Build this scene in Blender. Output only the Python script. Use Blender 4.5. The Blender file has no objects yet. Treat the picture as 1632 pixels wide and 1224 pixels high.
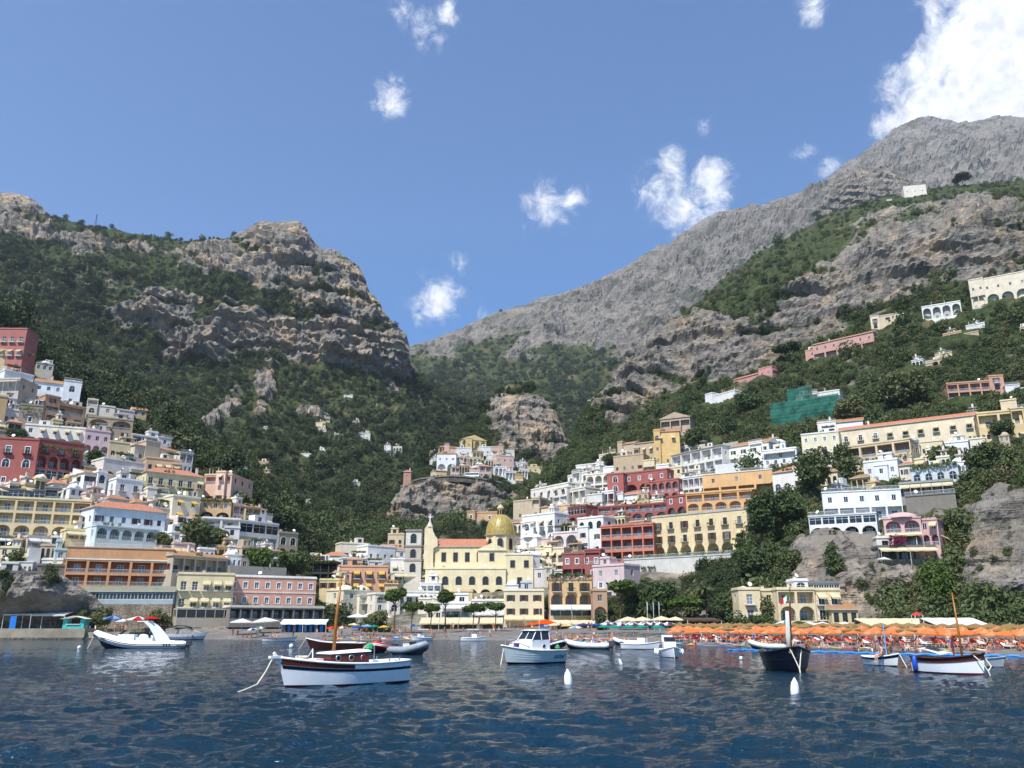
# ---------------------------------------------------------------- setup, camera, sky, sun
import bpy, bmesh, math, random
import numpy as np
from mathutils import Vector, Matrix
scene = bpy.context.scene
COL = scene.collection
R = math.radians
random.seed(7)
rng = np.random.default_rng(7)

F, CX, CY = 1331.0, 816.0, 612.0          # focal length and centre in photo pixels (1632 wide)
HZ, CAMH = 1000.0, 2.6                    # horizon row, camera height above the sea
TH = math.atan((HZ - CY) / F)
CT, ST = math.cos(TH), math.sin(TH)
cam = bpy.data.cameras.new('camera')
cam.sensor_width = 36.0
cam.lens = 36.0 * F / 1632.0
cam.clip_start = 0.5
cam.clip_end = 30000
camo = bpy.data.objects.new('camera', cam)
COL.objects.link(camo)
camo.location = (0, 0, CAMH)
camo.rotation_euler = (math.pi / 2 + TH, 0, 0)
scene.camera = camo
scene.view_settings.view_transform = 'Standard'
scene.view_settings.look = 'None'
scene.view_settings.exposure = 0.72
scene.view_settings.gamma = 1.0

SUN_EL, SUN_LEFT = R(54), R(30)           # high sun, behind the camera and to the left
sun_dir = Vector((-math.sin(SUN_LEFT) * math.cos(SUN_EL), -math.cos(SUN_LEFT) * math.cos(SUN_EL), math.sin(SUN_EL)))
sl = bpy.data.lights.new('sun', 'SUN')
sl.energy = 5.0
sl.angle = R(0.53)
sl.color = (1.0, 0.95, 0.87)
so = bpy.data.objects.new('sun', sl)
COL.objects.link(so)
so.rotation_euler = (-sun_dir).to_track_quat('-Z', 'Y').to_euler()
so.location = (0, 0, 300)

def ray(px, py):
    x = (px - CX) / F
    z = (CY - py) / F
    return x, CT - z * ST, ST + z * CT
def kx(px, py):
    x, fy, fz = ray(px, py); return x / fy
def kz(px, py):
    x, fy, fz = ray(px, py); return fz / fy
def at(px, py, Y):
    return Vector((kx(px, py) * Y, Y, CAMH + kz(px, py) * Y))
def sea(px, py):                          # the point of the sea surface under a pixel
    Y = -CAMH / kz(px, py)
    return Vector((kx(px, py) * Y, Y, 0))

class NT:                                 # small node-tree helper
    def __init__(s, tree):
        s.t = tree; tree.nodes.clear()
    def n(s, typ, props=None, **ins):
        nd = s.t.nodes.new(typ)
        for k, v in (props or {}).items(): setattr(nd, k, v)
        for k, v in ins.items():
            key = int(k[1:]) if k[0] == '_' and k[1:].isdigit() else k.replace('_', ' ')
            s.put(nd.inputs[key], v)
        return nd
    def put(s, sock, v):
        if isinstance(v, bpy.types.NodeSocket): s.t.links.new(v, sock)
        elif isinstance(v, bpy.types.Node): s.t.links.new(v.outputs[0], sock)
        else:
            if hasattr(sock.default_value, '__len__') and len(sock.default_value) == 4 and len(v) == 3: v = (*v, 1)
            sock.default_value = v
    def math(s, op, a, b=None, c=None, clamp=False):
        nd = s.n('ShaderNodeMath', dict(operation=op, use_clamp=clamp), _0=a)
        if b is not None: s.put(nd.inputs[1], b)
        if c is not None: s.put(nd.inputs[2], c)
        return nd.outputs[0]
    def mix(s, fac, a, b, blend='MIX'):
        nd = s.t.nodes.new('ShaderNodeMix'); nd.data_type = 'RGBA'; nd.blend_type = blend
        s.put(nd.inputs[0], fac); s.put(nd.inputs[6], a); s.put(nd.inputs[7], b)
        return nd.outputs[2]
    def ramp(s, fac, lo, hi, a=0.0, b=1.0):
        nd = s.n('ShaderNodeMapRange', dict(interpolation_type='SMOOTHSTEP'))
        for i, v in enumerate((fac, lo, hi, a, b)): s.put(nd.inputs[i], v)
        return nd.outputs[0]
    def noise(s, vec, scale, detail=4, rough=0.55, dist=0.0):
        nd = s.n('ShaderNodeTexNoise', Scale=scale, Detail=detail, Roughness=rough, Distortion=dist)
        if vec is not None: s.put(nd.inputs['Vector'], vec)
        return nd.outputs[0]
    def scaled(s, vec, v):
        return s.n('ShaderNodeVectorMath', dict(operation='MULTIPLY'), _0=vec, _1=v).outputs[0]

world = bpy.data.worlds.new('World'); scene.world = world; world.use_nodes = True
W = NT(world.node_tree)
skyt = W.n('ShaderNodeTexSky', dict(sky_type='NISHITA', sun_disc=False))
skyt.sun_elevation = SUN_EL
skyt.sun_rotation = math.atan2(sun_dir.x, sun_dir.y)
skyt.air_density = 1.0; skyt.dust_density = 0.35; skyt.ozone_density = 2.2; skyt.altitude = 0
gen = W.n('ShaderNodeTexCoord').outputs['Generated']
# clouds: clusters of puffs at fixed directions (px, py, radius px, weight)
CLOUDS = [(622, 150, 60, .95), (630, 128, 30, .75), (672, 40, 70, .62), (712, 22, 36, .8), (640, 5, 50, .62), (690, -20, 60, .7),
          (868, 318, 58, 1.05), (912, 318, 44, 1.05), (885, 345, 44, .95), (855, 300, 24, .75), (832, 358, 26, .5),
          (1072, 258, 46, .95), (1062, 296, 76, 1.12), (1125, 300, 66, 1.15), (1092, 345, 58, 1.08), (1150, 285, 22, .7), (1035, 318, 26, .7),
          (1127, 197, 30, .55), (1283, 245, 26, .7), (1328, 272, 36, .8), (1440, 122, 60, .6),
          (1600, 60, 170, 2.2), (1570, 140, 130, 2.1), (1480, 170, 115, 1.6), (1415, 190, 62, 1.1), (1535, 20, 60, 1.0), (1720, 60, 240, 2.4), (1650, 150, 160, 2.3), (1290, 8, 46, .9),
          (695, 474, 64, 1.1), (738, 462, 24, .7), (655, 505, 36, .66), (730, 425, 42, .55), (665, 455, 30, .5), (768, 500, 26, .55),
          (1900, -250, 260, .9), (-420, 120, 150, .8), (-250, -200, 120, .8), (300, -420, 130, .7), (900, -330, 90, .6)]
dens = None
warp = W.n('ShaderNodeTexNoise', Scale=14.0, Detail=3.0); W.put(warp.inputs['Vector'], gen)
wv = W.n('ShaderNodeVectorMath', dict(operation='SUBTRACT'), _0=warp.outputs[1], _1=(.5, .5, .5)).outputs[0]
wv = W.n('ShaderNodeVectorMath', dict(operation='MULTIPLY_ADD'), _0=wv, _1=(.035, .035, .035), _2=gen).outputs[0]
for (px, py, r, wgt) in CLOUDS:
    x, fy, fz = ray(px, py)
    d = Vector((x, fy, fz)); ln = d.length; d.normalize()
    dn = W.n('ShaderNodeVectorMath', dict(operation='DISTANCE'), _0=wv, _1=tuple(d)).outputs['Value']
    v = W.math('MULTIPLY_ADD', dn, -wgt / (r / F / ln), wgt)
    dens = v if dens is None else W.math('MAXIMUM', dens, v)
f1 = W.noise(gen, 34.0, 13, .68, .5)
f2 = W.noise(gen, 70.0, 6, .6)
dd = W.math('ADD', dens, W.math('MULTIPLY_ADD', f1, 2.6, -1.52))
cov = W.ramp(dd, .02, 1.0)
cov = W.math('MULTIPLY', cov, W.ramp(dens, .0, .5))
shade = W.math('MULTIPLY_ADD', W.ramp(f2, .3, .7), .30, .70)
cl = W.n('ShaderNodeVectorMath', dict(operation='SCALE'), _0=(8.6, 8.8, 9.2)); W.put(cl.inputs['Scale'], shade)
SKY_TINT = (0.36, 0.74, 1.10)
skc = W.n('ShaderNodeVectorMath', dict(operation='MULTIPLY'), _0=skyt.outputs[0], _1=SKY_TINT).outputs[0]
bgc = W.mix(cov, skc, cl.outputs[0])
SKY_STR = 0.10
bg = W.n('ShaderNodeBackground', Color=bgc, Strength=SKY_STR)
W.n('ShaderNodeOutputWorld', Surface=bg.outputs[0])

# ---------------------------------------------------------------- materials
def hexc(h, k=1.0):
    h = h.lstrip('#')
    c = [int(h[i:i + 2], 16) / 255 for i in (0, 2, 4)]
    return tuple((v / 12.92 if v <= .04045 else ((v + .055) / 1.055) ** 2.4) * k for v in c)
MATS = {}
def newmat(key):
    m = bpy.data.materials.new(key); m.use_nodes = True
    MATS[key] = m
    return m, NT(m.node_tree)
def out(nt, shader, disp=None):
    nt.n('ShaderNodeOutputMaterial', Surface=shader.outputs[0])
def plaster(h):
    key = 'plaster_' + h
    if key in MATS: return MATS[key]
    m, t = newmat(key)
    c = hexc(h, .86); lum = .3 * c[0] + .59 * c[1] + .11 * c[2]
    c = tuple(v * .68 + lum * .32 for v in c)
    tc = t.n('ShaderNodeTexCoord').outputs['Object']
    geo = t.n('ShaderNodeNewGeometry').outputs['Position']
    n1 = t.ramp(t.noise(geo, .35, 5, .6), .3, .75)
    st = t.ramp(t.noise(t.scaled(geo, (1.6, 1.6, .16)), 1.0, 4, .6), .52, .8)
    n2 = t.ramp(t.noise(geo, 2.2, 3), .3, .7)
    col = t.mix(n1, tuple(v * .86 for v in c), tuple(min(v * 1.06, .9) for v in c))
    g = .35 * sum(c) / 3
    col = t.mix(t.math('MULTIPLY', st, .8), col, tuple(v * .55 + g * .3 for v in c))
    pt_ = t.ramp(t.noise(geo, .12, 4, .65), .5, .62)
    col = t.mix(t.math('MULTIPLY', pt_, .28), col, tuple(v * .74 + .05 for v in c))
    col = t.mix(t.math('MULTIPLY', n2, .16), col, tuple(v * .7 for v in c))
    b = t.n('ShaderNodeBump', Strength=.25, Distance=.06, Height=t.noise(geo, 5.0, 3))
    out(t, t.n('ShaderNodeBsdfPrincipled', Base_Color=col, Roughness=.9, Specular_IOR_Level=.2, Normal=b.outputs[0]))
    return m
def simple(key, h, rough=.6, var=.15, scale=3.0, k=1.0, metal=0.0, spec=.4):
    if key in MATS: return MATS[key]
    m, t = newmat(key)
    c = hexc(h, k)
    geo = t.n('ShaderNodeTexCoord').outputs['Object']
    n = t.ramp(t.noise(geo, scale, 4), .3, .7)
    col = t.mix(n, tuple(v * (1 - var) for v in c), tuple(min(1, v * (1 + var * .4)) for v in c))
    out(t, t.n('ShaderNodeBsdfPrincipled', Base_Color=col, Roughness=rough, Metallic=metal, Specular_IOR_Level=spec))
    return m
def cloth(key, h, k=.85):
    if key in MATS: return MATS[key]
    m, t = newmat(key)
    c = hexc(h, k)
    geo = t.n('ShaderNodeNewGeometry').outputs['Position']
    n = t.ramp(t.noise(geo, 1.3, 3), .3, .7)
    col = t.mix(n, tuple(v * .86 for v in c), c)
    d = t.n('ShaderNodeBsdfDiffuse', Color=col, Roughness=.5)
    tr = t.n('ShaderNodeBsdfTranslucent', Color=col)
    out(t, t.n('ShaderNodeMixShader', _0=.3, _1=d.outputs[0], _2=tr.outputs[0]))
    return m
def leafmat(key, c1, c2, c3):
    m, t = newmat(key)
    ri = t.n('ShaderNodeObjectInfo').outputs['Random']
    geo = t.n('ShaderNodeNewGeometry').outputs['Position']
    n = t.ramp(t.noise(geo, .55, 3), .3, .7)
    n3 = t.ramp(t.noise(geo, .012, 3), .35, .68)
    col = t.mix(n, c1, c2)
    col = t.mix(t.ramp(ri, .45, 1.0), col, c3)
    col = t.mix(t.math('MULTIPLY', n3, .5), col, c3)
    d = t.n('ShaderNodeBsdfPrincipled', Base_Color=col, Roughness=.6, Specular_IOR_Level=.25)
    tr = t.n('ShaderNodeBsdfTranslucent', Color=col)
    out(t, t.n('ShaderNodeMixShader', _0=.25, _1=d.outputs[0], _2=tr.outputs[0]))
    return m
LEAF = leafmat('foliage', (.026, .048, .020), (.052, .080, .030), (.098, .116, .044))
LEAFD = leafmat('hillside_foliage', (.040, .070, .024), (.078, .116, .038), (.135, .150, .058))
LEAFP = leafmat('pine_foliage', (.05, .085, .02), (.085, .13, .03), (.10, .14, .03))
LEAFV = leafmat('vine_foliage', (.045, .085, .015), (.085, .14, .025), (.11, .16, .03))
BOUG = simple('bougainvillea', '7a1446', .7, .3)
BARK = simple('bark', '5a4636', .9, .35, 2.0)
DRY = leafmat('dry_foliage', (.16, .12, .06), (.22, .16, .085), (.26, .19, .10))
GLASS = simple('window_glass', '1d242b', .08, .3, 1.5, spec=.6)
GLASS2 = simple('curtained_glass', '6f7a86', .12, .3, 1.5, spec=.6)
DARK = simple('dark_opening', '2a2522', .8, .3)
FRAMEW = simple('white_frame', 'e6e3dc', .5, .08)
FRAMEB = simple('brown_frame', '5c3a26', .6, .2)
FRAMEG = simple('green_frame', '2c4a3c', .6, .2)
STONETRIM = simple('stone_trim', '9a8a72', .9, .25)
IRON = simple('iron_railing', '35383a', .6, .2)
RAILW = simple('white_railing', 'd6d8d8', .6, .1)
WHITE = simple('white_paint', 'f2f2f0', .55, .06, k=.92)
GEL = simple('white_gelcoat', 'eff1f4', .22, .04, k=.9, spec=.5)
def tilemat(key, h):
    m, t = newmat(key)
    c = hexc(h)
    tc = t.n('ShaderNodeTexCoord').outputs['Object']
    wv = t.n('ShaderNodeTexWave', dict(bands_direction='X'), Scale=1.6, Distortion=.6, Detail=1.0); t.put(wv.inputs['Vector'], tc)
    wz = t.n('ShaderNodeTexWave', dict(bands_direction='Y'), Scale=1.3, Distortion=.8); t.put(wz.inputs['Vector'], tc)
    n = t.noise(tc, 1.2, 5, .65)
    col = t.mix(t.ramp(n, .3, .7), tuple(v * .72 for v in c), tuple(v * 1.05 for v in c))
    col = t.mix(t.math('MULTIPLY', wv.outputs[1], .3), col, tuple(v * .6 for v in c))
    b = t.n('ShaderNodeBump', Strength=.7, Distance=.12, Height=t.math('ADD', wv.outputs[1], t.math('MULTIPLY', wz.outputs[1], .4)))
    out(t, t.n('ShaderNodeBsdfPrincipled', Base_Color=col, Roughness=.85, Specular_IOR_Level=.2, Normal=b.outputs[0]))
    return m
TILE = tilemat('terracotta_tiles', 'c8866a')
TILEB = tilemat('old_brown_tiles', 'b48660')
def stonemat(key, h1, h2, sc):
    m, t = newmat(key)
    geo = t.n('ShaderNodeNewGeometry').outputs['Position']
    v = t.n('ShaderNodeTexVoronoi', Scale=sc); t.put(v.inputs['Vector'], t.scaled(geo, (1, 1, 1.5)))
    e = t.n('ShaderNodeTexVoronoi', dict(feature='DISTANCE_TO_EDGE'), Scale=sc); t.put(e.inputs['Vector'], t.scaled(geo, (1, 1, 1.5)))
    n = t.noise(geo, .3, 5, .6)
    col = t.mix(v.outputs[1], hexc(h1), hexc(h2))
    col = t.mix(t.ramp(n, .35, .7), col, tuple(x * .55 for x in hexc(h1)))
    ed = t.ramp(e.outputs[0], .0, .12)
    col = t.mix(ed, tuple(x * .5 for x in hexc(h1)), col)
    b = t.n('ShaderNodeBump', Strength=.8, Distance=.15, Height=t.math('ADD', ed, n))
    out(t, t.n('ShaderNodeBsdfPrincipled', Base_Color=col, Roughness=.95, Specular_IOR_Level=.15, Normal=b.outputs[0]))
    return m
STONE = stonemat('rubble_stone', '8d8272', 'a89c88', 1.4)
STONED = stonemat('dark_rubble_stone', '6c675e', '857d70', 1.2)
CONC = simple('concrete', '8f8877', .95, .3, .35)
WOODM = simple('mahogany', '5c2614', .28, .3, 4.0, spec=.5)
WOODD = simple('dark_mahogany', '3a1a12', .3, .3, 4.0, spec=.5)
WOODL = simple('varnished_mast_wood', '9a6426', .4, .25, 3.0)
DECK = simple('teak_deck', 'b0926a', .7, .2, 3.0)
NAVY = simple('navy_paint', '0c1020', .3, .15)
REDB = simple('red_bottom_paint', '6e1f1a', .6, .2)
BLUEP = simple('blue_plastic', '1f6fc4', .5, .15)
ROPE = simple('pale_rope', 'd8d2bc', .9, .15)
CHROME = simple('steel', 'b8bcc0', .3, .1, metal=.8)
GREYR = simple('grey_rubber', '8e949a', .5, .12)
DGREYR = simple('dark_grey_rubber', '3a4146', .5, .2)
REDR = simple('red_rubber', 'c2302c', .5, .15)
TINTED = simple('tinted_glass', '20262c', .06, .2, spec=.7)

# ---------------------------------------------------------------- object helpers
def tag(o, label=None, cat=None, group=None, kind=None):
    if label: o['label'] = label
    if cat: o['category'] = cat
    if group: o['group'] = group
    if kind: o['kind'] = kind
    return o
def mesh_obj(name, me, parent=None, loc=None, rot=None):
    o = bpy.data.objects.new(name, me)
    COL.objects.link(o)
    if parent is not None: o.parent = parent
    if loc is not None: o.location = loc
    if rot is not None: o.rotation_euler = rot
    return o
def empty(name, loc, rz=0.0):
    o = bpy.data.objects.new(name, None)
    o.empty_display_size = .5
    COL.objects.link(o); o.location = loc; o.rotation_euler = (0, 0, rz)
    return o
class MB:                                  # mesh builder
    def __init__(s): s.v = []; s.f = []; s.m = []; s.mats = []
    def mi(s, mat):
        if mat not in s.mats: s.mats.append(mat)
        return s.mats.index(mat)
    def face(s, pts, mat=None):
        i = len(s.v); s.v.extend(tuple(p) for p in pts)
        s.f.append(tuple(range(i, i + len(pts)))); s.m.append(s.mi(mat))
    def box(s, x0, x1, y0, y1, z0, z1, mat=None, M=None):
        p = [Vector((x, y, z)) for z in (z0, z1) for y in (y0, y1) for x in (x0, x1)]
        if M is not None: p = [M @ q for q in p]
        i = len(s.v); s.v.extend(tuple(q) for q in p); k = s.mi(mat)
        for f in ((0, 2, 3, 1), (4, 5, 7, 6), (0, 1, 5, 4), (2, 6, 7, 3), (0, 4, 6, 2), (1, 3, 7, 5)):
            s.f.append(tuple(i + a for a in f)); s.m.append(k)
    def tube(s, pts, rad, mat=None, n=8, caps=True):
        pts = [Vector(p) for p in pts]
        rr = rad if hasattr(rad, '__len__') else [rad] * len(pts)
        k = s.mi(mat); i0 = len(s.v); ref = None
        for j, p in enumerate(pts):
            d = (pts[min(j + 1, len(pts) - 1)] - pts[max(j - 1, 0)]).normalized()
            if ref is None:
                ref = Vector((0, 0, 1)) if abs(d.z) < .9 else Vector((1, 0, 0))
            a = d.cross(ref).normalized(); b = a.cross(d).normalized(); ref = b
            for q in range(n):
                th = 2 * math.pi * q / n
                s.v.append(tuple(p + (a * math.cos(th) + b * math.sin(th)) * rr[j]))
        for j in range(len(pts) - 1):
            for q in range(n):
                a0 = i0 + j * n + q; a1 = i0 + j * n + (q + 1) % n
                s.f.append((a0, a1, a1 + n, a0 + n)); s.m.append(k)
        if caps:
            s.f.append(tuple(i0 + q for q in range(n))[::-1]); s.m.append(k)
            s.f.append(tuple(i0 + (len(pts) - 1) * n + q for q in range(n))); s.m.append(k)
    def lathe(s, prof, mat=None, n=12, c=(0, 0, 0), ang=2 * math.pi):
        k = s.mi(mat); i0 = len(s.v); m = len(prof)
        for q in range(n):
            th = ang * q / n
            for (r, z) in prof: s.v.append((c[0] + r * math.cos(th), c[1] + r * math.sin(th), c[2] + z))
        for q in range(n):
            q2 = (q + 1) % n
            for j in range(m - 1):
                s.f.append((i0 + q * m + j, i0 + q2 * m + j, i0 + q2 * m + j + 1, i0 + q * m + j + 1)); s.m.append(k)
    def grid(s, P, mat=None, flip=False):   # P[i][j] points
        k = s.mi(mat); i0 = len(s.v); nj = len(P[0])
        for row in P: s.v.extend(tuple(p) for p in row)
        for i in range(len(P) - 1):
            for j in range(nj - 1):
                q = (i0 + i * nj + j, i0 + i * nj + j + 1, i0 + (i + 1) * nj + j + 1, i0 + (i + 1) * nj + j)
                s.f.append(q[::-1] if flip else q); s.m.append(k)
    def mesh(s, name='mesh', smooth=False):
        me = bpy.data.meshes.new(name)
        me.from_pydata(s.v, [], s.f)
        for mt in s.mats: me.materials.append(mt)
        if len(s.mats) > 1: me.polygons.foreach_set('material_index', s.m)
        if smooth: me.polygons.foreach_set('use_smooth', [True] * len(s.f))
        me.update()
        return me
    def build(s, name, parent=None, smooth=False, loc=None, rot=None):
        return mesh_obj(name, s.mesh(name, smooth), parent, loc, rot)
def copy_tree(o, parent=None):
    c = o.copy(); COL.objects.link(c); c.parent = parent
    for ch in o.children: copy_tree(ch, c)
    return c

# ---------------------------------------------------------------- numpy noise
def vnoise(p):
    i = np.floor(p).astype(np.int64); f = p - i
    u = f * f * f * (f * (f * 6 - 15) + 10)
    def h(a, b, c):
        n = (a * 374761393 + b * 668265263 + c * 1442695041) & 0x7fffffff
        n = ((n ^ (n >> 13)) * 1274126177) & 0x7fffffff
        n = ((n ^ (n >> 16)) * 668265263) & 0x7fffffff
        return (n & 0xffff) / 32767.5 - 1.0
    x, y, z = i[..., 0], i[..., 1], i[..., 2]
    ux, uy, uz = u[..., 0], u[..., 1], u[..., 2]
    def l(a, b, t): return a + (b - a) * t
    return l(l(l(h(x, y, z), h(x + 1, y, z), ux), l(h(x, y + 1, z), h(x + 1, y + 1, z), ux), uy),
             l(l(h(x, y, z + 1), h(x + 1, y, z + 1), ux), l(h(x, y + 1, z + 1), h(x + 1, y + 1, z + 1), ux), uy), uz)
def fbm(p, octv, gain=.5, ridge=False):
    a, s, tot = 1.0, 0.0, 0.0
    for o in range(octv):
        n = vnoise(p + 17.3 * o)
        if ridge: n = 1 - 2 * np.abs(n)
        s = s + a * n; tot += a; a *= gain; p = p * 2.03
    return s / tot
def sstep(x, a, b):
    t = np.clip((x - a) / (b - a), 0, 1); return t * t * (3 - 2 * t)
# ---------------------------------------------------------------- terrain
def zrow(z, lst):                          # (px, Y) pairs at a fixed height -> (px, py, Y)
    return [(px, CY - F * math.tan(math.atan((z - CAMH) / Y) - TH), Y) for px, Y in lst]
class Sheet:
    """A hillside: rows of (photo px, photo py, metres away) turned into points, then roughened."""
    def __init__(s, rows, x0, x1):
        s.rows, s.x0, s.x1 = rows, x0, x1
        s.r = [(np.array([a[0] for a in r], float), np.array([a[1] for a in r], float), np.array([a[2] for a in r], float)) for r in rows]
    def col(s, px):
        return np.array([np.interp(px, a, b) for a, b, c in s.r]), np.array([np.interp(px, a, c) for a, b, c in s.r])
    def Y(s, px, py):
        b, c = s.col(px)
        o = np.argsort(b, kind='stable')
        return float(np.interp(py, b[o], c[o]))
    def ground(s, X, Yw):                   # rough height under a world point
        px = CX + F * X / Yw
        for _ in range(3):
            b, c = s.col(px)
            o = np.argsort(c, kind='stable')
            py = float(np.interp(Yw, c[o], b[o]))
            px = CX + F * (X / Yw) * ray(px, py)[1]
        return CAMH + kz(px, py) * Yw

SA = Sheet([
    zrow(-1.5, [(-500, 205), (0, 214), (270, 218), (330, 205), (500, 225), (1000, 480)]),
    [(-500, 985, 215), (0, 983, 220), (100, 978, 222), (270, 978, 226), (400, 985, 228), (500, 985, 245), (1000, 990, 520)],
    [(-500, 800, 240), (0, 850, 236), (150, 855, 240), (300, 885, 245), (400, 905, 252), (480, 930, 270), (600, 930, 400), (1000, 900, 620)],
    [(-500, 650, 290), (0, 700, 278), (150, 745, 278), (300, 790, 278), (400, 830, 283), (480, 890, 300), (600, 900, 450), (1000, 860, 700)],
    [(-500, 400, 370), (0, 528, 345), (60, 585, 345), (135, 640, 340), (230, 668, 345), (275, 700, 335), (330, 752, 315), (400, 800, 310), (475, 868, 320), (540, 880, 450), (650, 850, 600), (1000, 800, 800)],
    [(-500, 390, 560), (0, 515, 520), (150, 612, 560), (250, 655, 600), (400, 725, 640), (500, 770, 680), (650, 740, 800), (800, 740, 1000), (1000, 760, 1200)],
    [(-500, 380, 850), (0, 500, 860), (150, 545, 880), (270, 602, 900), (360, 602, 920), (450, 590, 930), (560, 590, 960), (650, 612, 1000), (720, 650, 1150), (850, 690, 1400), (1000, 720, 1500)],
    [(-500, 300, 980), (0, 400, 940), (200, 440, 955), (400, 460, 962), (560, 490, 990), (630, 540, 1005), (648, 600, 1040), (720, 645, 1200), (850, 685, 1450), (1000, 715, 1550)],
    [(-500, 290, 1120), (-100, 335, 1120), (0, 318, 1120), (45, 318, 1120), (80, 344, 1140), (150, 364, 1160), (300, 386, 1180), (370, 378, 1110), (430, 358, 1070), (470, 360, 1060), (500, 392, 1060), (540, 407, 1055), (572, 425, 1055), (584, 462, 1050), (608, 495, 1048), (632, 535, 1045), (648, 590, 1060), (660, 606, 1150), (720, 640, 1300), (850, 680, 1500), (1000, 710, 1600)],
], -420, 1000)
SC = Sheet([
    [(560, 770, 1250), (1000, 790, 1300), (2100, 800, 1500)],
    [(560, 690, 1500), (700, 680, 1500), (900, 650, 1600), (1000, 600, 1700), (2100, 500, 2000)],
    [(560, 640, 1900), (650, 600, 1900), (800, 560, 2000), (900, 530, 2100), (1000, 480, 2200), (1300, 350, 2500), (2100, 250, 2600)],
    [(560, 600, 2300), (645, 562, 2400), (700, 537, 2450), (760, 514, 2500), (850, 486, 2500), (900, 476, 2500), (960, 452, 2550), (1060, 386, 2700), (1120, 357, 2800), (1180, 337, 2900), (1250, 320, 3000), (1310, 292, 3100), (1360, 260, 3200), (1400, 227, 3300), (1440, 202, 3400), (1480, 190, 3400), (1540, 199, 3500), (1632, 190, 3500), (1800, 170, 3500), (2100, 200, 3500)],
], 560, 2050)
SD = Sheet([
    zrow(0.2, [(470, 240), (650, 236), (850, 228), (1000, 208), (1180, 190), (1400, 180), (1632, 165), (2000, 140)]),
    [(470, 985, 262), (650, 972, 262), (850, 965, 258), (1000, 960, 240), (1180, 968, 215), (1400, 978, 200), (1632, 978, 182), (2000, 980, 155)],
    [(470, 950, 285), (650, 940, 285), (850, 930, 280), (1000, 910, 275), (1100, 905, 268), (1180, 900, 245), (1300, 870, 222), (1400, 868, 217), (1500, 845, 212), (1632, 800, 202), (2000, 760, 180)],
    [(470, 915, 310), (650, 900, 320), (850, 860, 330), (1000, 830, 325), (1100, 815, 310), (1200, 800, 290), (1300, 790, 262), (1400, 790, 252), (1500, 770, 246), (1632, 735, 236), (2000, 690, 220)],
    [(470, 882, 345), (650, 862, 360), (850, 812, 385), (1000, 772, 380), (1100, 762, 360), (1200, 742, 345), (1300, 722, 325), (1400, 715, 315), (1632, 690, 300), (2000, 640, 275)],
    [(470, 876, 380), (560, 869, 380), (650, 860, 400), (760, 852, 420), (820, 830, 430), (850, 802, 450), (920, 748, 460), (1000, 720, 450), (1060, 690, 440), (1150, 692, 420), (1300, 668, 390), (1450, 645, 370), (1632, 612, 360), (2000, 560, 340)],
    [(470, 872, 420), (650, 857, 440), (760, 849, 450), (820, 827, 460), (850, 799, 480), (920, 738, 560), (1000, 684, 560), (1080, 645, 540), (1170, 606, 520), (1300, 564, 490), (1400, 522, 470), (1540, 482, 450), (1632, 462, 440), (2000, 410, 420)],
    [(470, 870, 450), (650, 855, 460), (760, 847, 470), (820, 825, 480), (850, 797, 500), (905, 738, 600), (940, 664, 605), (1000, 604, 605), (1050, 552, 595), (1130, 505, 575), (1250, 450, 545), (1400, 400, 522), (1540, 362, 502), (1632, 345, 492), (2000, 290, 465)],
    [(470, 868, 480), (650, 853, 480), (760, 845, 490), (820, 823, 500), (850, 795, 520), (900, 738, 660), (935, 654, 720), (1000, 592, 800), (1050, 532, 850), (1130, 467, 900), (1200, 407, 950), (1330, 340, 980), (1400, 318, 980), (1500, 302, 980), (1632, 286, 960), (2000, 220, 900)],
], 470, 2000)
SE = Sheet([
    [(590, 905, 500), (940, 870, 520)],
    [(590, 870, 520), (640, 852, 525), (760, 852, 530), (860, 838, 535), (940, 805, 560)],
    [(590, 860, 540), (625, 805, 545), (648, 768, 550), (720, 760, 552), (800, 771, 556), (860, 792, 560), (900, 792, 600), (940, 792, 600)],
    [(590, 860, 600), (635, 792, 600), (690, 728, 620), (740, 708, 640), (800, 724, 645), (860, 748, 640), (905, 750, 640), (940, 785, 650)],
    [(590, 862, 660), (640, 792, 680), (700, 722, 690), (748, 672, 690), (788, 632, 700), (812, 613, 705), (848, 612, 705), (880, 650, 700), (898, 690, 690), (912, 738, 680), (940, 795, 680)],
], 590, 940)
SF = Sheet([                                 # dark crag on the ridge
    [(1290, 370, 1500), (1480, 350, 1500)],
    [(1300, 345, 1520), (1335, 300, 1520), (1390, 300, 1520), (1440, 310, 1520), (1480, 330, 1520)],
    [(1300, 342, 1580), (1328, 300, 1580), (1340, 276, 1580), (1370, 268, 1580), (1420, 270, 1580), (1445, 288, 1580), (1480, 322, 1580)],
], 1300, 1480)

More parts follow.
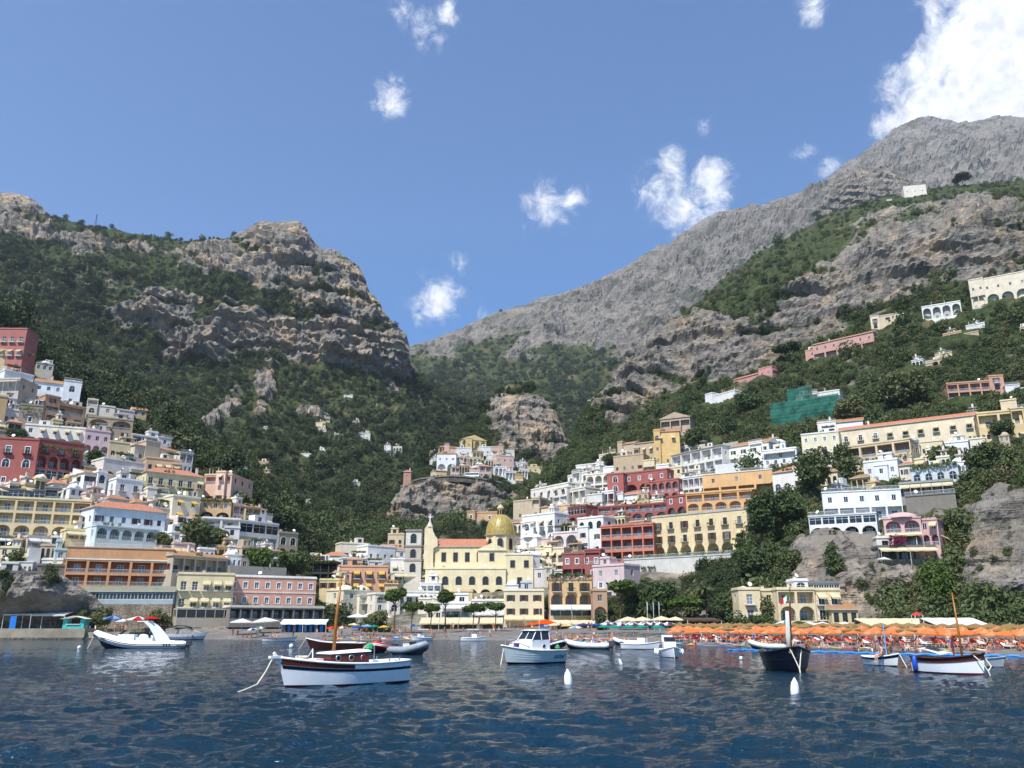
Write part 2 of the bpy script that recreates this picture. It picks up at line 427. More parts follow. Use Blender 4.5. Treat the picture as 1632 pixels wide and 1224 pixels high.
def rotell(lst):
    return lst
ROCK = {
    'A': [(60, 968, 120, 24, 0, 1.1), (460, 388, 75, 36, 10, 1), (430, 500, 120, 22, 8, .62), (560, 470, 60, 50, 20, .8), (180, 470, 120, 30, 0, .42), (90, 440, 80, 30, 0, .4), (300, 430, 60, 24, 10, .5), (400, 430, 105, 30, 12, 1), (545, 420, 45, 50, 20, .55), (500, 470, 60, 16, 5, .7), (490, 545, 175, 40, 6, 1), (600, 550, 60, 45, 20, 1), (245, 505, 70, 34, -6, .95), (310, 570, 60, 34, 0, 1), (30, 362, 55, 50, 0, .85), (120, 395, 60, 16, 10, .8), (200, 415, 40, 10, 8, .8), (232, 430, 20, 8, 0, .7), (425, 630, 16, 40, 0, .9), (345, 685, 14, 22, 0, .8), (505, 668, 30, 8, 0, .9), (620, 600, 16, 26, 0, .5), (380, 655, 14, 14, 0, .7), (640, 560, 18, 50, -10, .8)],
    'C': [(1200, 380, 480, 120, -26, 1.2), (900, 500, 230, 36, -22, 1), (700, 555, 90, 14, -22, 1), (860, 590, 60, 40, -20, .65), (770, 600, 40, 20, -20, .55), (1500, 260, 300, 120, 0, 1.2), (720, 660, 30, 20, 0, .45), (920, 585, 50, 60, -20, .7)],
    'D': [(1070, 585, 62, 55, 0, 1.1), (1005, 640, 62, 42, -35, 1.0), (1160, 570, 75, 62, 0, 1.1), (1270, 510, 100, 52, -25, 1.1), (1400, 440, 150, 52, -20, 1.1), (1560, 395, 110, 60, -12, 1.0), (1480, 350, 120, 18, -18, .6), (960, 655, 26, 20, -30, .9), (1390, 920, 100, 70, 0, 1.1), (1300, 915, 40, 70, 0, .9), (1605, 895, 85, 85, 0, 1.5), (1470, 860, 40, 60, 0, .6), (1230, 900, 30, 60, 0, .4), (1150, 935, 40, 26, 0, .6), (1630, 600, 40, 40, 0, .5), (1440, 600, 40, 14, -20, .4), (1370, 640, 20, 60, 10, .45)],
    'E': [(832, 675, 74, 55, 15, .95), (740, 812, 125, 42, 6, 1.15), (860, 720, 50, 30, 10, 1.0)],
    'F': [(1390, 310, 120, 60, 0, 1.2)],
}
VEGCUT = {'A': [(330, 470, 170, 13, 14, .8), (560, 508, 60, 10, 10, .6)], 'C': [(800, 560, 70, 22, -18, .7), (840, 620, 150, 40, -12, .8), (700, 640, 90, 40, 0, 1)],
          'D': [(1490, 925, 30, 70, 20, 1.0), (1570, 976, 90, 9, 0, 1.0), (1210, 480, 45, 90, 28, .55), (1330, 700, 200, 60, 0, .5)], 'E': [(770, 735, 80, 24, 8, .9), (700, 690, 30, 40, 30, .5)], 'F': [(1390, 345, 80, 14, 0, .4)]}
def ellsum(px, py, L):
    m = np.zeros_like(px)
    for cx, cy, rx, ry, rot, w in L:
        c, s_ = math.cos(R(rot)), math.sin(R(rot))
        dx, dy = px - cx, py - cy
        d = np.sqrt(((dx * c + dy * s_) / rx) ** 2 + ((-dx * s_ + dy * c) / ry) ** 2)
        m = np.maximum(m, w * sstep(1.45 - d, 0, .8))
    return m

def terrainmat():
    m, t = newmat('limestone_and_scrub')
    geo = t.n('ShaderNodeNewGeometry').outputs['Position']
    at_ = t.n('ShaderNodeAttribute', dict(attribute_name='rock')).outputs['Fac']
    far = t.n('ShaderNodeAttribute', dict(attribute_name='far')).outputs['Fac']
    big = t.noise(geo, .006, 6, .6, .4)
    med = t.noise(geo, .035, 7, .65, .3)
    fin = t.noise(geo, .16, 6, .68)
    vst = t.noise(t.scaled(geo, (.10, .10, .012)), 1.0, 5, .62, .5)       # runs of lichen and seepage down the faces
    vs2 = t.noise(t.scaled(geo, (.55, .55, .05)), 1.0, 5, .65, .4)
    hst = t.noise(t.scaled(geo, (.012, .012, .16)), 1.0, 6, .6, .9)       # bedding
    rk = t.mix(t.ramp(fin, .28, .72), (.100, .092, .082), (.30, .272, .235))
    rk = t.mix(t.math('MULTIPLY', t.ramp(med, .47, .64), t.math('SUBTRACT', 1.0, t.math('MULTIPLY', far, .75))), rk, t.mix(t.ramp(fin, .35, .65), (.28, .20, .125), (.50, .385, .26)))
    rk = t.mix(t.math('MULTIPLY', t.ramp(vst, .54, .72), .75), rk, (.105, .100, .098))
    rk = t.mix(t.math('MULTIPLY', t.ramp(vs2, .5, .72), .6), rk, (.12, .105, .09))
    rk = t.mix(t.math('MULTIPLY', t.ramp(hst, .5, .66), .5), rk, (.16, .14, .12))
    rk = t.mix(t.math('MULTIPLY', far, .35), rk, t.mix(t.ramp(big, .35, .65), (.075, .075, .078), (.22, .205, .19)))
    gr = t.mix(t.ramp(fin, .35, .65), (.028, .042, .016), (.062, .078, .030))
    gr = t.mix(t.ramp(med, .52, .74), gr, (.14, .115, .055))
    sel = t.math('ADD', at_, t.math('MULTIPLY', t.math('SUBTRACT', t.noise(geo, .09, 6, .7), .5), 1.1))
    f = t.ramp(sel, .36, .56)
    scr = t.math('MULTIPLY', far, t.ramp(t.math('ADD', t.noise(geo, .011, 6, .62, .6), t.math('MULTIPLY', t.math('SUBTRACT', t.noise(geo, .05, 5, .7), .5), .5)), .50, .60))
    rk = t.mix(t.math('MULTIPLY', scr, .65), rk, (.060, .066, .045))
    col = t.mix(f, gr, rk)
    bh = t.math('ADD', t.math('MULTIPLY', med, 3.0), t.math('ADD', t.math('MULTIPLY', fin, 1.3), t.math('MULTIPLY', hst, 1.5)))
    b = t.n('ShaderNodeBump', Strength=.8, Distance=2.6, Height=bh)
    out(t, t.n('ShaderNodeBsdfPrincipled', Base_Color=col, Roughness=.95, Specular_IOR_Level=.1, Normal=b.outputs[0]))
    return m
TERR = terrainmat()
GRID = {}
LEDG = {'C': .25, 'E': .35, 'D': .6, 'A': .42, 'F': .5}
GULL = {'C': 1.05, 'E': 1.15, 'A': 1.15}
WARP = {'D': 1.15, 'E': .95, 'F': .5}
def build_sheet(key, S, name, step, amp, wl, town_rows=0, farv=0.0, label=None):
    inx = np.arange(-60, 1692, step)
    px = np.concatenate([np.arange(S.x0, -60, 14), inx[(inx >= S.x0) & (inx <= S.x1)], np.arange(1692, S.x1, 14)])
    px = px[(px >= S.x0) & (px <= S.x1)]
    PY, YY = S.col(px)
    inside = (px > -40) & (px < 1670)
    vs = []
    nr = PY.shape[0]
    for i in range(nr - 1):
        n = int(max(3, np.ceil(np.percentile(np.abs(PY[i + 1] - PY[i])[inside], 75) / step)))
        vs += [i + k / n for k in range(n)]
    vs.append(nr - 1)
    vs = np.array(vs)
    i0 = np.minimum(vs.astype(int), nr - 2); t = (vs - i0)[:, None]
    gy = PY[i0] * (1 - t) + PY[i0 + 1] * t
    gY = YY[i0] * (1 - t) + YY[i0 + 1] * t
    for arr in (gy, gY):                     # soften the creases between rows
        for _ in range(10):
            arr[1:-1] = .25 * arr[:-2] + .5 * arr[1:-1] + .25 * arr[2:]
    gx = np.broadcast_to(px, gy.shape)
    x = (gx - CX) / F; z = (CY - gy) / F
    fy = CT - z * ST; fz = ST + z * CT
    P = np.stack([x / fy * gY, gY, CAMH + fz / fy * gY], -1)
    pn = P / (wl * .8)
    n_a, n_b = fbm(pn + 31.7, 5, .6), fbm(pn * np.array([1, 1, 1.6]) + 71.3, 5, .6)
    n_c = fbm(P * np.array([.5, .5, 1.6]) / (wl * .32) + 11.1, 5, .62)
    wx, wy = gx + 46 * n_a * WARP.get(key, 1), gy + 34 * n_b * WARP.get(key, 1)
    rock = np.clip(ellsum(wx, wy, ROCK[key]) * (1 + .35 * n_c) - ellsum(wx, wy, VEGCUT[key]) + .42 * n_c, 0, 1.2)
    if key == 'C': rock = np.maximum(rock, (.62 + .35 * n_c) * sstep(gY, 1900, 2250))
    town = np.zeros_like(gy)
    if town_rows:
        vv = np.broadcast_to(vs[:, None], gy.shape)
        town = 1 - sstep(vv, town_rows - .6, town_rows + .3)
        if key == 'A': town *= 1 - sstep(gx, 480, 560)
        if key == 'D': town *= 1 - sstep(gx, 1150, 1220)
    pw = P / wl
    nz = fbm(pw, 4, .55)
    rid = fbm(pw * 2.1 + 5, 5, .55, True)
    fine = fbm(pw * 9 + 9, 4, .6, True)
    # beds: stepped ledges that dip a little, with gullies cutting down through them
    bed = (P[..., 2] + .12 * P[..., 0] + wl * .22 * fbm(P / (wl * 1.3) + 40, 3)) / (wl * .20)
    def stepf(b):
        fr = b - np.floor(b)
        return sstep(fr, .0, .82) - sstep(fr, .82, 1.0), fr
    s1, fr1 = stepf(bed); s2, fr2 = stepf(bed * 2.7 + .3)
    gul = fbm(P * np.array([1, 1, .28]) / wl * 3.0 + 3, 5, .58, True)
    crack = fbm(P * np.array([1, 1, .4]) / wl * 11.0 + 8, 3, .6, True)
    ledge = np.exp(-((fr1 - .86) / .09) ** 2) * (fbm(P / (wl * .5) + 77, 3) > -.25)
    rock = np.clip(rock - {'C': .3, 'E': .45, 'D': .55}.get(key, .42) * ledge, 0, 1.2)
    rr = np.clip(rock, 0, 1)
    d = amp * (.6 * nz * (1 - .75 * town) + rr * (.9 * gul * GULL.get(key, 1) + LEDG.get(key, 1) * (.55 * (1 - s1) + .28 * (1 - s2)) + .26 * crack * GULL.get(key, 1) + .14 * fine * GULL.get(key, 1)) + (1 - rr) * (1 - town) * (.25 * fine + .35 * gul))
    du = np.gradient(P, axis=1); dv = np.gradient(P, axis=0)
    N = np.cross(du, dv); N /= np.linalg.norm(N, axis=-1, keepdims=True) + 1e-9
    flip = np.sign((N * (-P)).sum(-1, keepdims=True)); N *= np.where(flip == 0, 1, flip)
    N = N * .6 + np.array([0, -.4, .1])
    sc = gY / np.median(gY[:, inside])
    edge = np.ones_like(gy)
    edge[:2] = 0
    edge *= (1 - .62 * sstep(vs, nr - 1.55, nr - 1))[:, None]
    sc = np.clip(sc, .25, 1.6) * (1 - rr) + np.clip(sc, .5, 1.6) * rr
    near = 1 - sstep(gY, 260, 520)
    d2 = rr * near * (2.8 * fbm(P * np.array([1, 1, .35]) / 10.0 + 4, 4, .6, True) + 1.3 * fbm(P * np.array([.6, .6, 1.5]) / 4.0 + 14, 4, .6, True))
    P = P + N * ((d * sc + d2) * edge)[..., None]
    # far side of the ridge, falling away
    last = P[-1]
    back = []
    for k, (dy, dz) in enumerate(((.03, -.01), (.10, -.10), (.25, -.35))):
        b = last.copy(); b[:, 1] *= 1 + dy; b[:, 0] *= 1 + dy; b[:, 2] *= 1 + dz; back.append(b)
    P = np.concatenate([P, np.array(back)], 0)
    rock = np.concatenate([rock, np.repeat(rock[-1:], 3, 0)], 0)
    H, Wd = P.shape[:2]
    idx = np.arange(H * Wd).reshape(H, Wd)
    q4 = np.stack([idx[:-1, :-1], idx[:-1, 1:], idx[1:, 1:], idx[1:, :-1]], -1).reshape(-1, 4)
    me = bpy.data.meshes.new(name)
    me.vertices.add(H * Wd); me.vertices.foreach_set('co', P.reshape(-1))
    me.loops.add(q4.size); me.loops.foreach_set('vertex_index', q4.reshape(-1))
    me.polygons.add(len(q4)); me.polygons.foreach_set('loop_start', np.arange(0, q4.size, 4)); me.polygons.foreach_set('loop_total', np.full(len(q4), 4))
    me.polygons.foreach_set('use_smooth', np.zeros(len(q4), bool))
    a = me.attributes.new('rock', 'FLOAT', 'POINT'); 
    rk = rock.copy(); rk[:len(vs)] = np.maximum(rk[:len(vs)], town * .52)
    a.data.foreach_set('value', rk.reshape(-1).astype(np.float32))
    a2 = me.attributes.new('far', 'FLOAT', 'POINT'); a2.data.foreach_set('value', np.full(H * Wd, farv, np.float32))
    me.materials.append(TERR); me.update(); me.validate()
    o = mesh_obj(name, me); o['kind'] = 'structure'
    if label: o['label'] = label
    GRID[key] = (P[:len(vs)], rock[:len(vs)], town, gx, gy, gY, N)
    return o
build_sheet('A', SA, 'mountain_terrain', 2.2, 21.0, 190.0, 4, .0, 'steep green mountain with tan limestone cliffs behind the terraced town')
build_sheet('C', SC, 'far_mountain_terrain', 2.4, 52.0, 620.0, 0, 1.0, 'bare grey rocky mountain rising far behind the valley')
build_sheet('D', SD, 'cliff_hillside_terrain', 2.1, 10.0, 110.0, 5, .4, 'hillside of scrub and limestone cliffs above the beach')
build_sheet('E', SE, 'rock_knoll_terrain', 2.0, 11.0, 85.0, 0, .0, 'tan rock knoll with a village on its ledge behind the church')
build_sheet('F', SF, 'ridge_crag_terrain', 2.4, 14.0, 110.0, 0, .7, 'dark rocky crag standing on the mountain ridge')

# ---------------------------------------------------------------- sea
def watermat():
    m, t = newmat('sea_water')
    geo = t.n('ShaderNodeNewGeometry').outputs['Position']
    g1 = t.noise(t.scaled(geo, (.9, 1.5, 1)), 1.5, 5, .62)
    g2 = t.noise(t.scaled(geo, (.35, .8, 1)), .5, 4, .6)
    b = t.n('ShaderNodeBump', Strength=1.0, Distance=.30, Height=t.math('ADD', g1, t.math('MULTIPLY', g2, 1.3)))
    n = t.noise(geo, .03, 3)
    col = t.mix(n, (.001, .015, .032), (.002, .026, .048))
    out(t, t.n('ShaderNodeBsdfPrincipled', Base_Color=col, Roughness=.06, IOR=1.333, Specular_IOR_Level=.45, Normal=b.outputs[0]))
    return m
WATER = watermat()
def build_sea():
    pys = [1500, 1440, 1390, 1340, 1300, 1270] + list(np.arange(1250, 1036, -1.05)) + list(np.arange(1036, 1010, -.8)) + [1009, 1007, 1005.5]
    pxs = np.concatenate([np.arange(-900, -30, 24), np.arange(-30, 1664, 3.0), np.arange(1664, 2500, 24)])
    rows = []
    for py in pys:
        Y = -CAMH / kz(816, py)
        rows.append(np.stack([(pxs - CX) / F / ray(816, py)[1] * Y, np.full(len(pxs), Y), np.zeros(len(pxs))], -1))
    P = np.array(rows)
    X, Y = P[..., 0], P[..., 1]
    sp = np.gradient(Y, axis=0)
    z = np.zeros_like(X); dx = np.zeros_like(X); dy = np.zeros_like(X)
    r2 = np.random.default_rng(3)
    for k in range(120):
        lam = .26 * (2.7 / .26) ** (r2.random() ** 1.05)
        th = R(-105) + r2.normal() * .62
        kk = 2 * math.pi / lam
        cx_, cy_ = math.cos(th), math.sin(th)
        a = .0080 * lam * (0.6 + .8 * r2.random())
        sy = np.abs(sp * cy_) + np.abs(cx_) * 3 * Y / F
        att = np.exp(-(sy / lam * 2.4) ** 2)
        ph = kk * (cx_ * X + cy_ * Y) + r2.random() * 6.28
        gust = .65 + .7 * vnoise(np.stack([X / 9 + k * 3.1, Y / 7, np.full_like(X, k * .7)], -1))
        z += a * att * gust * np.sin(ph)
        dx += .8 * a * att * cx_ * np.cos(ph); dy += .8 * a * att * cy_ * np.cos(ph)
    P[..., 2] = z; P[..., 0] += dx; P[..., 1] += dy
    H, Wd = X.shape
    idx = np.arange(H * Wd).reshape(H, Wd)
    q4 = np.stack([idx[:-1, :-1], idx[:-1, 1:], idx[1:, 1:], idx[1:, :-1]], -1).reshape(-1, 4)
    me = bpy.data.meshes.new('sea')
    me.from_pydata(P.reshape(-1, 3).tolist(), [], q4.tolist())
    me.polygons.foreach_set('use_smooth', np.ones(len(q4), bool))
    me.materials.append(WATER); me.update()
    o = mesh_obj('sea', me); o['kind'] = 'structure'; o['label'] = 'choppy dark blue sea in front of the beach'
build_sea()
mb = MB()                                    # open sea behind and beside the mooring
for (x0, x1, y0, y1) in ((-3000, 3000, -1500, 5.6),):
    mb.face([(x0, y0, -.03), (x1, y0, -.03), (x1, y1, -.03), (x0, y1, -.03)], WATER)
mb.face([(-3000, 5.7, -.6), (3000, 5.7, -.6), (3000, 420, -.6), (-3000, 420, -.6)], WATER)
o = mb.build('open_sea'); o['kind'] = 'structure'

# ---------------------------------------------------------------- beach
SHORE = [(230, 1017.5), (290, 1018.5), (400, 1019.5), (500, 1020.5), (600, 1020.5), (700, 1019.5), (800, 1021), (900, 1024), (1000, 1026), (1100, 1029), (1200, 1031.5), (1300, 1034), (1400, 1037), (1500, 1040), (1632, 1045), (1900, 1056), (2300, 1070)]
def shoreY(px):
    py = np.interp(px, [a for a, b in SHORE], [b for a, b in SHORE])
    return -CAMH / kz(px, py)
def backY(px):
    return float(np.interp(px, [230, 300, 470, 650, 850, 1000, 1180, 1400, 1632, 2000, 2300], [216, 218, 238, 250, 242, 222, 204, 194, 178, 152, 140]))
def beach_z(px, Y):
    a, b = shoreY(px), backY(px)
    s = (Y - a) / (b - a)
    return -.12 + 2.9 * max(s, -.3) ** .9 if s > 0 else -.12 + 3.4 * s
def beach_pt(px, Y):                         # px read at the horizon row
    X = kx(px, 1008) * Y
    return Vector((X, Y, beach_z(px, Y)))
def bpx(X, Y): return CX + X / Y * F * ray(816, 1008)[1]
m, t = newmat('grey_pebble_sand')
geo = t.n('ShaderNodeNewGeometry').outputs['Position']
col = t.mix(t.ramp(t.noise(geo, .5, 6, .7), .3, .7), (.105, .098, .092), (.24, .225, .205))
col = t.mix(t.ramp(t.noise(geo, .06, 3), .4, .7), col, (.15, .135, .12))
b_ = t.n('ShaderNodeBump', Strength=.8, Distance=.1, Height=t.noise(geo, 4, 5, .7))
out(t, t.n('ShaderNodeBsdfPrincipled', Base_Color=col, Roughness=.95, Specular_IOR_Level=.1, Normal=b_.outputs[0]))
SANDM = m
rows = []
for px in np.arange(230, 2300, 9):
    a, b = shoreY(px), backY(px)
    col_ = []
    for s in np.linspace(-.12, 1.12, 26):
        p = beach_pt(px, a + s * (b - a))
        p.z += .12 * float(vnoise(np.array([p.x / 5, p.y / 5, 0.3])))
        col_.append(p)
    rows.append(col_)
mb = MB(); mb.grid(rows, SANDM)
o = mb.build('beach', smooth=True); o['kind'] = 'structure'; o['label'] = 'grey pebble beach along the foot of the town'

# ---------------------------------------------------------------- woods
def crown_mesh(name, lobes, n, leaf, mat, seed, flat=1.0):
    """leaf-sprig faces spread through a volume of several lobes: (x,y,z,rx,ry,rz)"""
    r = np.random.default_rng(seed)
    vol = np.array([l[3] * l[4] * l[5] for l in lobes]) ** .67; vol = vol / vol.sum()
    L = np.array(lobes)[r.choice(len(lobes), n, p=vol)]
    d = r.normal(size=(n, 3)); d /= np.linalg.norm(d, axis=1, keepdims=True)
    rad = r.random(n) ** .33 * .55 + .45
    rad *= 1 + .16 * r.normal(size=n)
    c = L[:, :3] + d * L[:, 3:] * rad[:, None]
    nrm = d + .75 * r.normal(size=(n, 3)); nrm[:, 2] += .35
    nrm /= np.linalg.norm(nrm, axis=1, keepdims=True)
    u = np.cross(nrm, r.normal(size=(n, 3))); u /= np.linalg.norm(u, axis=1, keepdims=True)
    w = np.cross(nrm, u)
    s = leaf * (.6 + .8 * r.random(n))[:, None]
    bend = nrm * s * .35
    V = np.stack([c - u * s, c - w * s * .6 + bend, c + u * s, c + w * s * .6 + bend], 1).reshape(-1, 3)
    me = bpy.data.meshes.new(name)
    f = np.arange(n * 4).reshape(-1, 4)
    me.from_pydata(V.tolist(), [], f.tolist())
    me.materials.append(mat); me.update()
    return me
treecol = bpy.data.collections.new('woodland_tree_kinds')      # not linked to the scene: only instanced
def kind_tree(i, mat):
    r = random.Random(100 + i)
    lobes = []
    for k in range(6 + i % 3):
        a = r.random() * 6.28; q = r.random() * .55
        s = .38 + .28 * r.random()
        lobes.append((q * math.cos(a), q * math.sin(a), .55 + .75 * r.random() * (1 - q * .5), s, s, s * .85))
    lobes.append((0, 0, .35, .7, .7, .45))
    return bpy.data.objects.new('woodland_tree', crown_mesh('woodland_tree', lobes, 400, .115, mat, 50 + i))
for i in range(6): treecol.objects.link(kind_tree(i, LEAF))
hillcol = bpy.data.collections.new('hillside_tree_kinds')
for i in range(6): hillcol.objects.link(kind_tree(20 + i, LEAFD))
drycol = bpy.data.collections.new('dry_bush_kinds')
for i in range(2): drycol.objects.link(kind_tree(10 + i, DRY))
def gn_instancer(coll):
    g = bpy.data.node_groups.new('scatter', 'GeometryNodeTree')
    g.interface.new_socket('Geometry', in_out='INPUT', socket_type='NodeSocketGeometry')
    g.interface.new_socket('Geometry', in_out='OUTPUT', socket_type='NodeSocketGeometry')
    N = g.nodes; L = g.links
    gi = N.new('NodeGroupInput'); go = N.new('NodeGroupOutput')
    ci = N.new('GeometryNodeCollectionInfo'); ci.inputs[0].default_value = coll; ci.inputs[1].default_value = True; ci.inputs[2].default_value = True
    ip = N.new('GeometryNodeInstanceOnPoints'); ip.inputs['Pick Instance'].default_value = True
    rv = N.new('FunctionNodeRandomValue'); rv.data_type = 'FLOAT_VECTOR'
    rv.inputs[0].default_value = (-.2, -.2, 0); rv.inputs[1].default_value = (.2, .2, 6.28)
    na = N.new('GeometryNodeInputNamedAttribute'); na.data_type = 'FLOAT_VECTOR'; na.inputs[0].default_value = 'size'
    L.new(gi.outputs[0], ip.inputs['Points']); L.new(ci.outputs[0], ip.inputs['Instance'])
    L.new(rv.outputs[0], ip.inputs['Rotation']); L.new(na.outputs[0], ip.inputs['Scale'])
    L.new(ip.outputs[0], go.inputs[0])
    return g
GN = gn_instancer(treecol); GND = gn_instancer(drycol); GNH = gn_instancer(hillcol)
def scatter(name, pts, sizes, label, cat, gn=None):
    me = bpy.data.meshes.new(name)
    me.vertices.add(len(pts)); me.vertices.foreach_set('co', np.asarray(pts, np.float32).reshape(-1))
    a = me.attributes.new('size', 'FLOAT_VECTOR', 'POINT')
    s = np.asarray(sizes, np.float32)
    a.data.foreach_set('vector', np.stack([s, s, s * rng.uniform(.75, 1.25, len(s)).astype(np.float32)], -1).reshape(-1))
    o = mesh_obj(name, me)
    md = o.modifiers.new('scatter', 'NODES'); md.node_group = gn or GN
    tag(o, label, cat, kind='stuff')
    return o
def veg_points(key, n, smin, smax, ledge=.06, thin=None):
    P, rock, town, gx, gy, gY, N = GRID[key]
    fr = ((gx > -140) & (gx < 1780)).astype(float)
    patch = fbm(P / 60.0, 4, .6)
    veg = np.clip(1.25 - 1.9 * (rock + .45 * patch), 0, 1)
    w = (veg + ledge * (fbm(P / 14.0, 3) > .12)) * fr * (1 - town)
    if thin is not None: w = w * thin(gx, gy, gY)
    # weight by projected area: rows are evenly spaced in the photograph already, so near rows are not over-filled
    w = w.reshape(-1); w /= w.sum()
    k = rng.choice(len(w), n, p=w)
    pts = P.reshape(-1, 3)[k].copy()
    sz = rng.uniform(smin, smax, n) * np.exp(rng.normal(size=n) * .34)
    sz *= np.where(rock.reshape(-1)[k] > .5, .55, 1)
    pts[:, 0] += rng.normal(size=n) * sz * .5; pts[:, 2] -= sz * .25
    return pts, sz
# ---------------------------------------------------------------- houses
Z3 = Vector((0, 0, 1))
CACHE = {}
def arc(w, h, spring, n=8):                 # arch outline from right springing to left springing
    r = w / 2
    return [(r * math.cos(math.pi * i / n), spring + (h - spring) * math.sin(math.pi * i / n)) for i in range(n + 1)]
def window_mesh(kind, w, h, fmat, trim, arch):
    key = ('win', kind, round(w, 1), round(h, 1), fmat.name, trim, arch)
    if key in CACHE: return CACHE[key]
    w, h = max(.3, round(w, 1)), max(.4, round(h, 1))
    t = .07; mb = MB(); pb = MB()
    if arch:
        sp = h - min(w / 2, h * .5)
        pts = [(-w / 2, 0), (w / 2, 0)] + arc(w, h, sp)
        inn = [(x * (1 - 2 * t / w), max(t, z - t * .9)) for x, z in pts]
        n = len(pts)
        for i in range(n):
            a, b, c, d = pts[i], pts[(i + 1) % n], inn[(i + 1) % n], inn[i]
            mb.face([(a[0], 0, a[1]), (b[0], 0, b[1]), (c[0], 0, c[1]), (d[0], 0, d[1])], fmat)
            mb.face([(d[0], 0, d[1]), (c[0], 0, c[1]), (c[0], .06, c[1]), (d[0], .06, d[1])], fmat)
        mb.box(-.035, .035, 0, .05, t, h - t, fmat)
        mb.box(-w / 2 + t, w / 2 - t, .002, .05, sp - .03, sp + .03, fmat)
        pb.face([(x, 0, z) for x, z in inn], GLASS)
        if trim:
            ou = [(x * (1 + .36 / w), z * (1 + .12 / h) if z > 0 else z) for x, z in pts[1:]] + [(-w / 2 - .18, 0)]
            pp = pts[1:] + [pts[0]]
            for i in range(len(pp) - 1):
                a, b, c, d = ou[i], ou[i + 1], pp[i + 1], pp[i]
                mb.face([(a[0], -.2, a[1]), (b[0], -.2, b[1]), (c[0], -.2, c[1]), (d[0], -.2, d[1])][::-1], trim)
                mb.face([(a[0], -.2, a[1]), (b[0], -.2, b[1]), (b[0], -.14, b[1]), (a[0], -.14, a[1])], trim)
    else:
        for x0, x1, z0, z1 in ((-w / 2, -w / 2 + t, 0, h), (w / 2 - t, w / 2, 0, h), (-w / 2 + t, w / 2 - t, h - t, h), (-w / 2 + t, w / 2 - t, 0, t), (-.035, .035, t, h - t)):
            mb.box(x0, x1, 0, .06, z0, z1, fmat)
        if h > 1.7: mb.box(-w / 2 + t, w / 2 - t, .004, .05, h * .68, h * .68 + .05, fmat)
        pb.face([(-w / 2 + t, 0, t), (w / 2 - t, 0, t), (w / 2 - t, 0, h - t), (-w / 2 + t, 0, h - t)], GLASS if kind != 'c' else GLASS2)
        if trim:
            for x0, x1, z0, z1 in ((-w / 2 - .16, -w / 2, -.14, h + .18), (w / 2, w / 2 + .16, -.14, h + .18), (-w / 2, w / 2, h, h + .2), (-w / 2, w / 2, -.16, 0)):
                mb.box(x0, x1, -.2, -.11, z0, z1, trim)
    CACHE[key] = (mb.mesh('window'), pb.mesh('pane'))
    return CACHE[key]
def shutter_mesh(h, w, mat):
    key = ('shut', round(h, 1), round(w, 1), mat.name)
    if key not in CACHE:
        mb = MB(); h = round(h, 1); w = round(w, 1)
        mb.box(-w / 2, w / 2, -.03, .02, 0, h, mat)
        for k in range(3): mb.box(-w / 2 + .05, w / 2 - .05, -.05, -.03, .08 + k * h / 3, .04 + (k + .8) * h / 3, mat)
        CACHE[key] = mb.mesh('shutter')
    return CACHE[key]
def balcony_mesh(w, d, mat, rail):
    key = ('bal', round(w, 1), round(d, 1), mat.name, rail.name)
    if key not in CACHE:
        w = round(w, 1); s = MB(); r = MB()
        s.box(-w / 2, w / 2, -d, .0, -.16, 0, mat)
        for x in (-w / 2 + .25, w / 2 - .25): s.box(x - .08, x + .08, -d * .7, 0, -.42, -.16, mat)
        for (a, b, c, e) in ((-w / 2 + .03, w / 2 - .03, -d + .03, -d + .07), (-w / 2 + .03, -w / 2 + .07, -d + .07, 0), (w / 2 - .07, w / 2 - .03, -d + .07, 0)):
            r.box(a, b, c, e, .92, .98, rail); r.box(a, b, c, e, .08, .12, rail)
        n = max(3, int(w / .28))
        for i in range(n + 1):
            x = -w / 2 + .05 + (w - .1) * i / n
            r.box(x - .015, x + .015, -d + .035, -d + .065, .12, .92, rail)
        CACHE[key] = (s.mesh('balcony'), r.mesh('railing'))
    return CACHE[key]
def rail_mesh(w, mat, solid=False):
    key = ('rail', round(w, 1), mat.name, solid)
    if key not in CACHE:
        w = round(w, 1); r = MB()
        if solid: r.box(-w / 2, w / 2, 0, .12, 0, .85, mat)
        else:
            r.box(-w / 2, w / 2, 0, .05, .9, .96, mat); r.box(-w / 2, w / 2, 0, .05, .08, .12, mat)
            n = max(3, int(w / .3))
            for i in range(n + 1):
                x = -w / 2 + .03 + (w - .06) * i / n; r.box(x - .02, x + .02, .01, .04, .12, .9, mat)
        CACHE[key] = r.mesh('railing')
    return CACHE[key]
def awning_mesh(w, d, drop, mat):
    key = ('awn', round(w, 1), round(d, 1), round(drop, 1), mat.name)
    if key not in CACHE:
        w, d, drop = round(w, 1), round(d, 1), round(drop, 1); b = MB()
        n = max(2, int(w / 1.1)); P = []
        for (y, z) in ((0, 0), (-d * .5, -drop * .5 - .05), (-d, -drop), (-d, -drop - .28)):
            P.append([Vector((-w / 2 + w * i / n, y, z + (.05 if (i % 2 and y > -d) else 0) - (.09 if (i % 2 and z < -drop - .1) else 0))) for i in range(n + 1)])
        b.grid(P, mat)
        for x in (-w / 2, w / 2):
            b.face([(x, 0, 0), (x, -d, -drop), (x, -d, -drop - .12), (x, 0, -.2)], mat)
        CACHE[key] = b.mesh('awning')
    return CACHE[key]
AWC = cloth('cream_canvas', 'efe2bd'); AWW = cloth('white_canvas', 'f4f2ec'); AWY = cloth('yellow_canvas', 'efc870'); AWO = cloth('orange_canvas', 'f07a2a')
AWNS = {'c': AWC, 'w': AWW, 'y': AWY, 'o': AWO}
FR = {'w': FRAMEW, 'b': FRAMEB, 'g': FRAMEG}

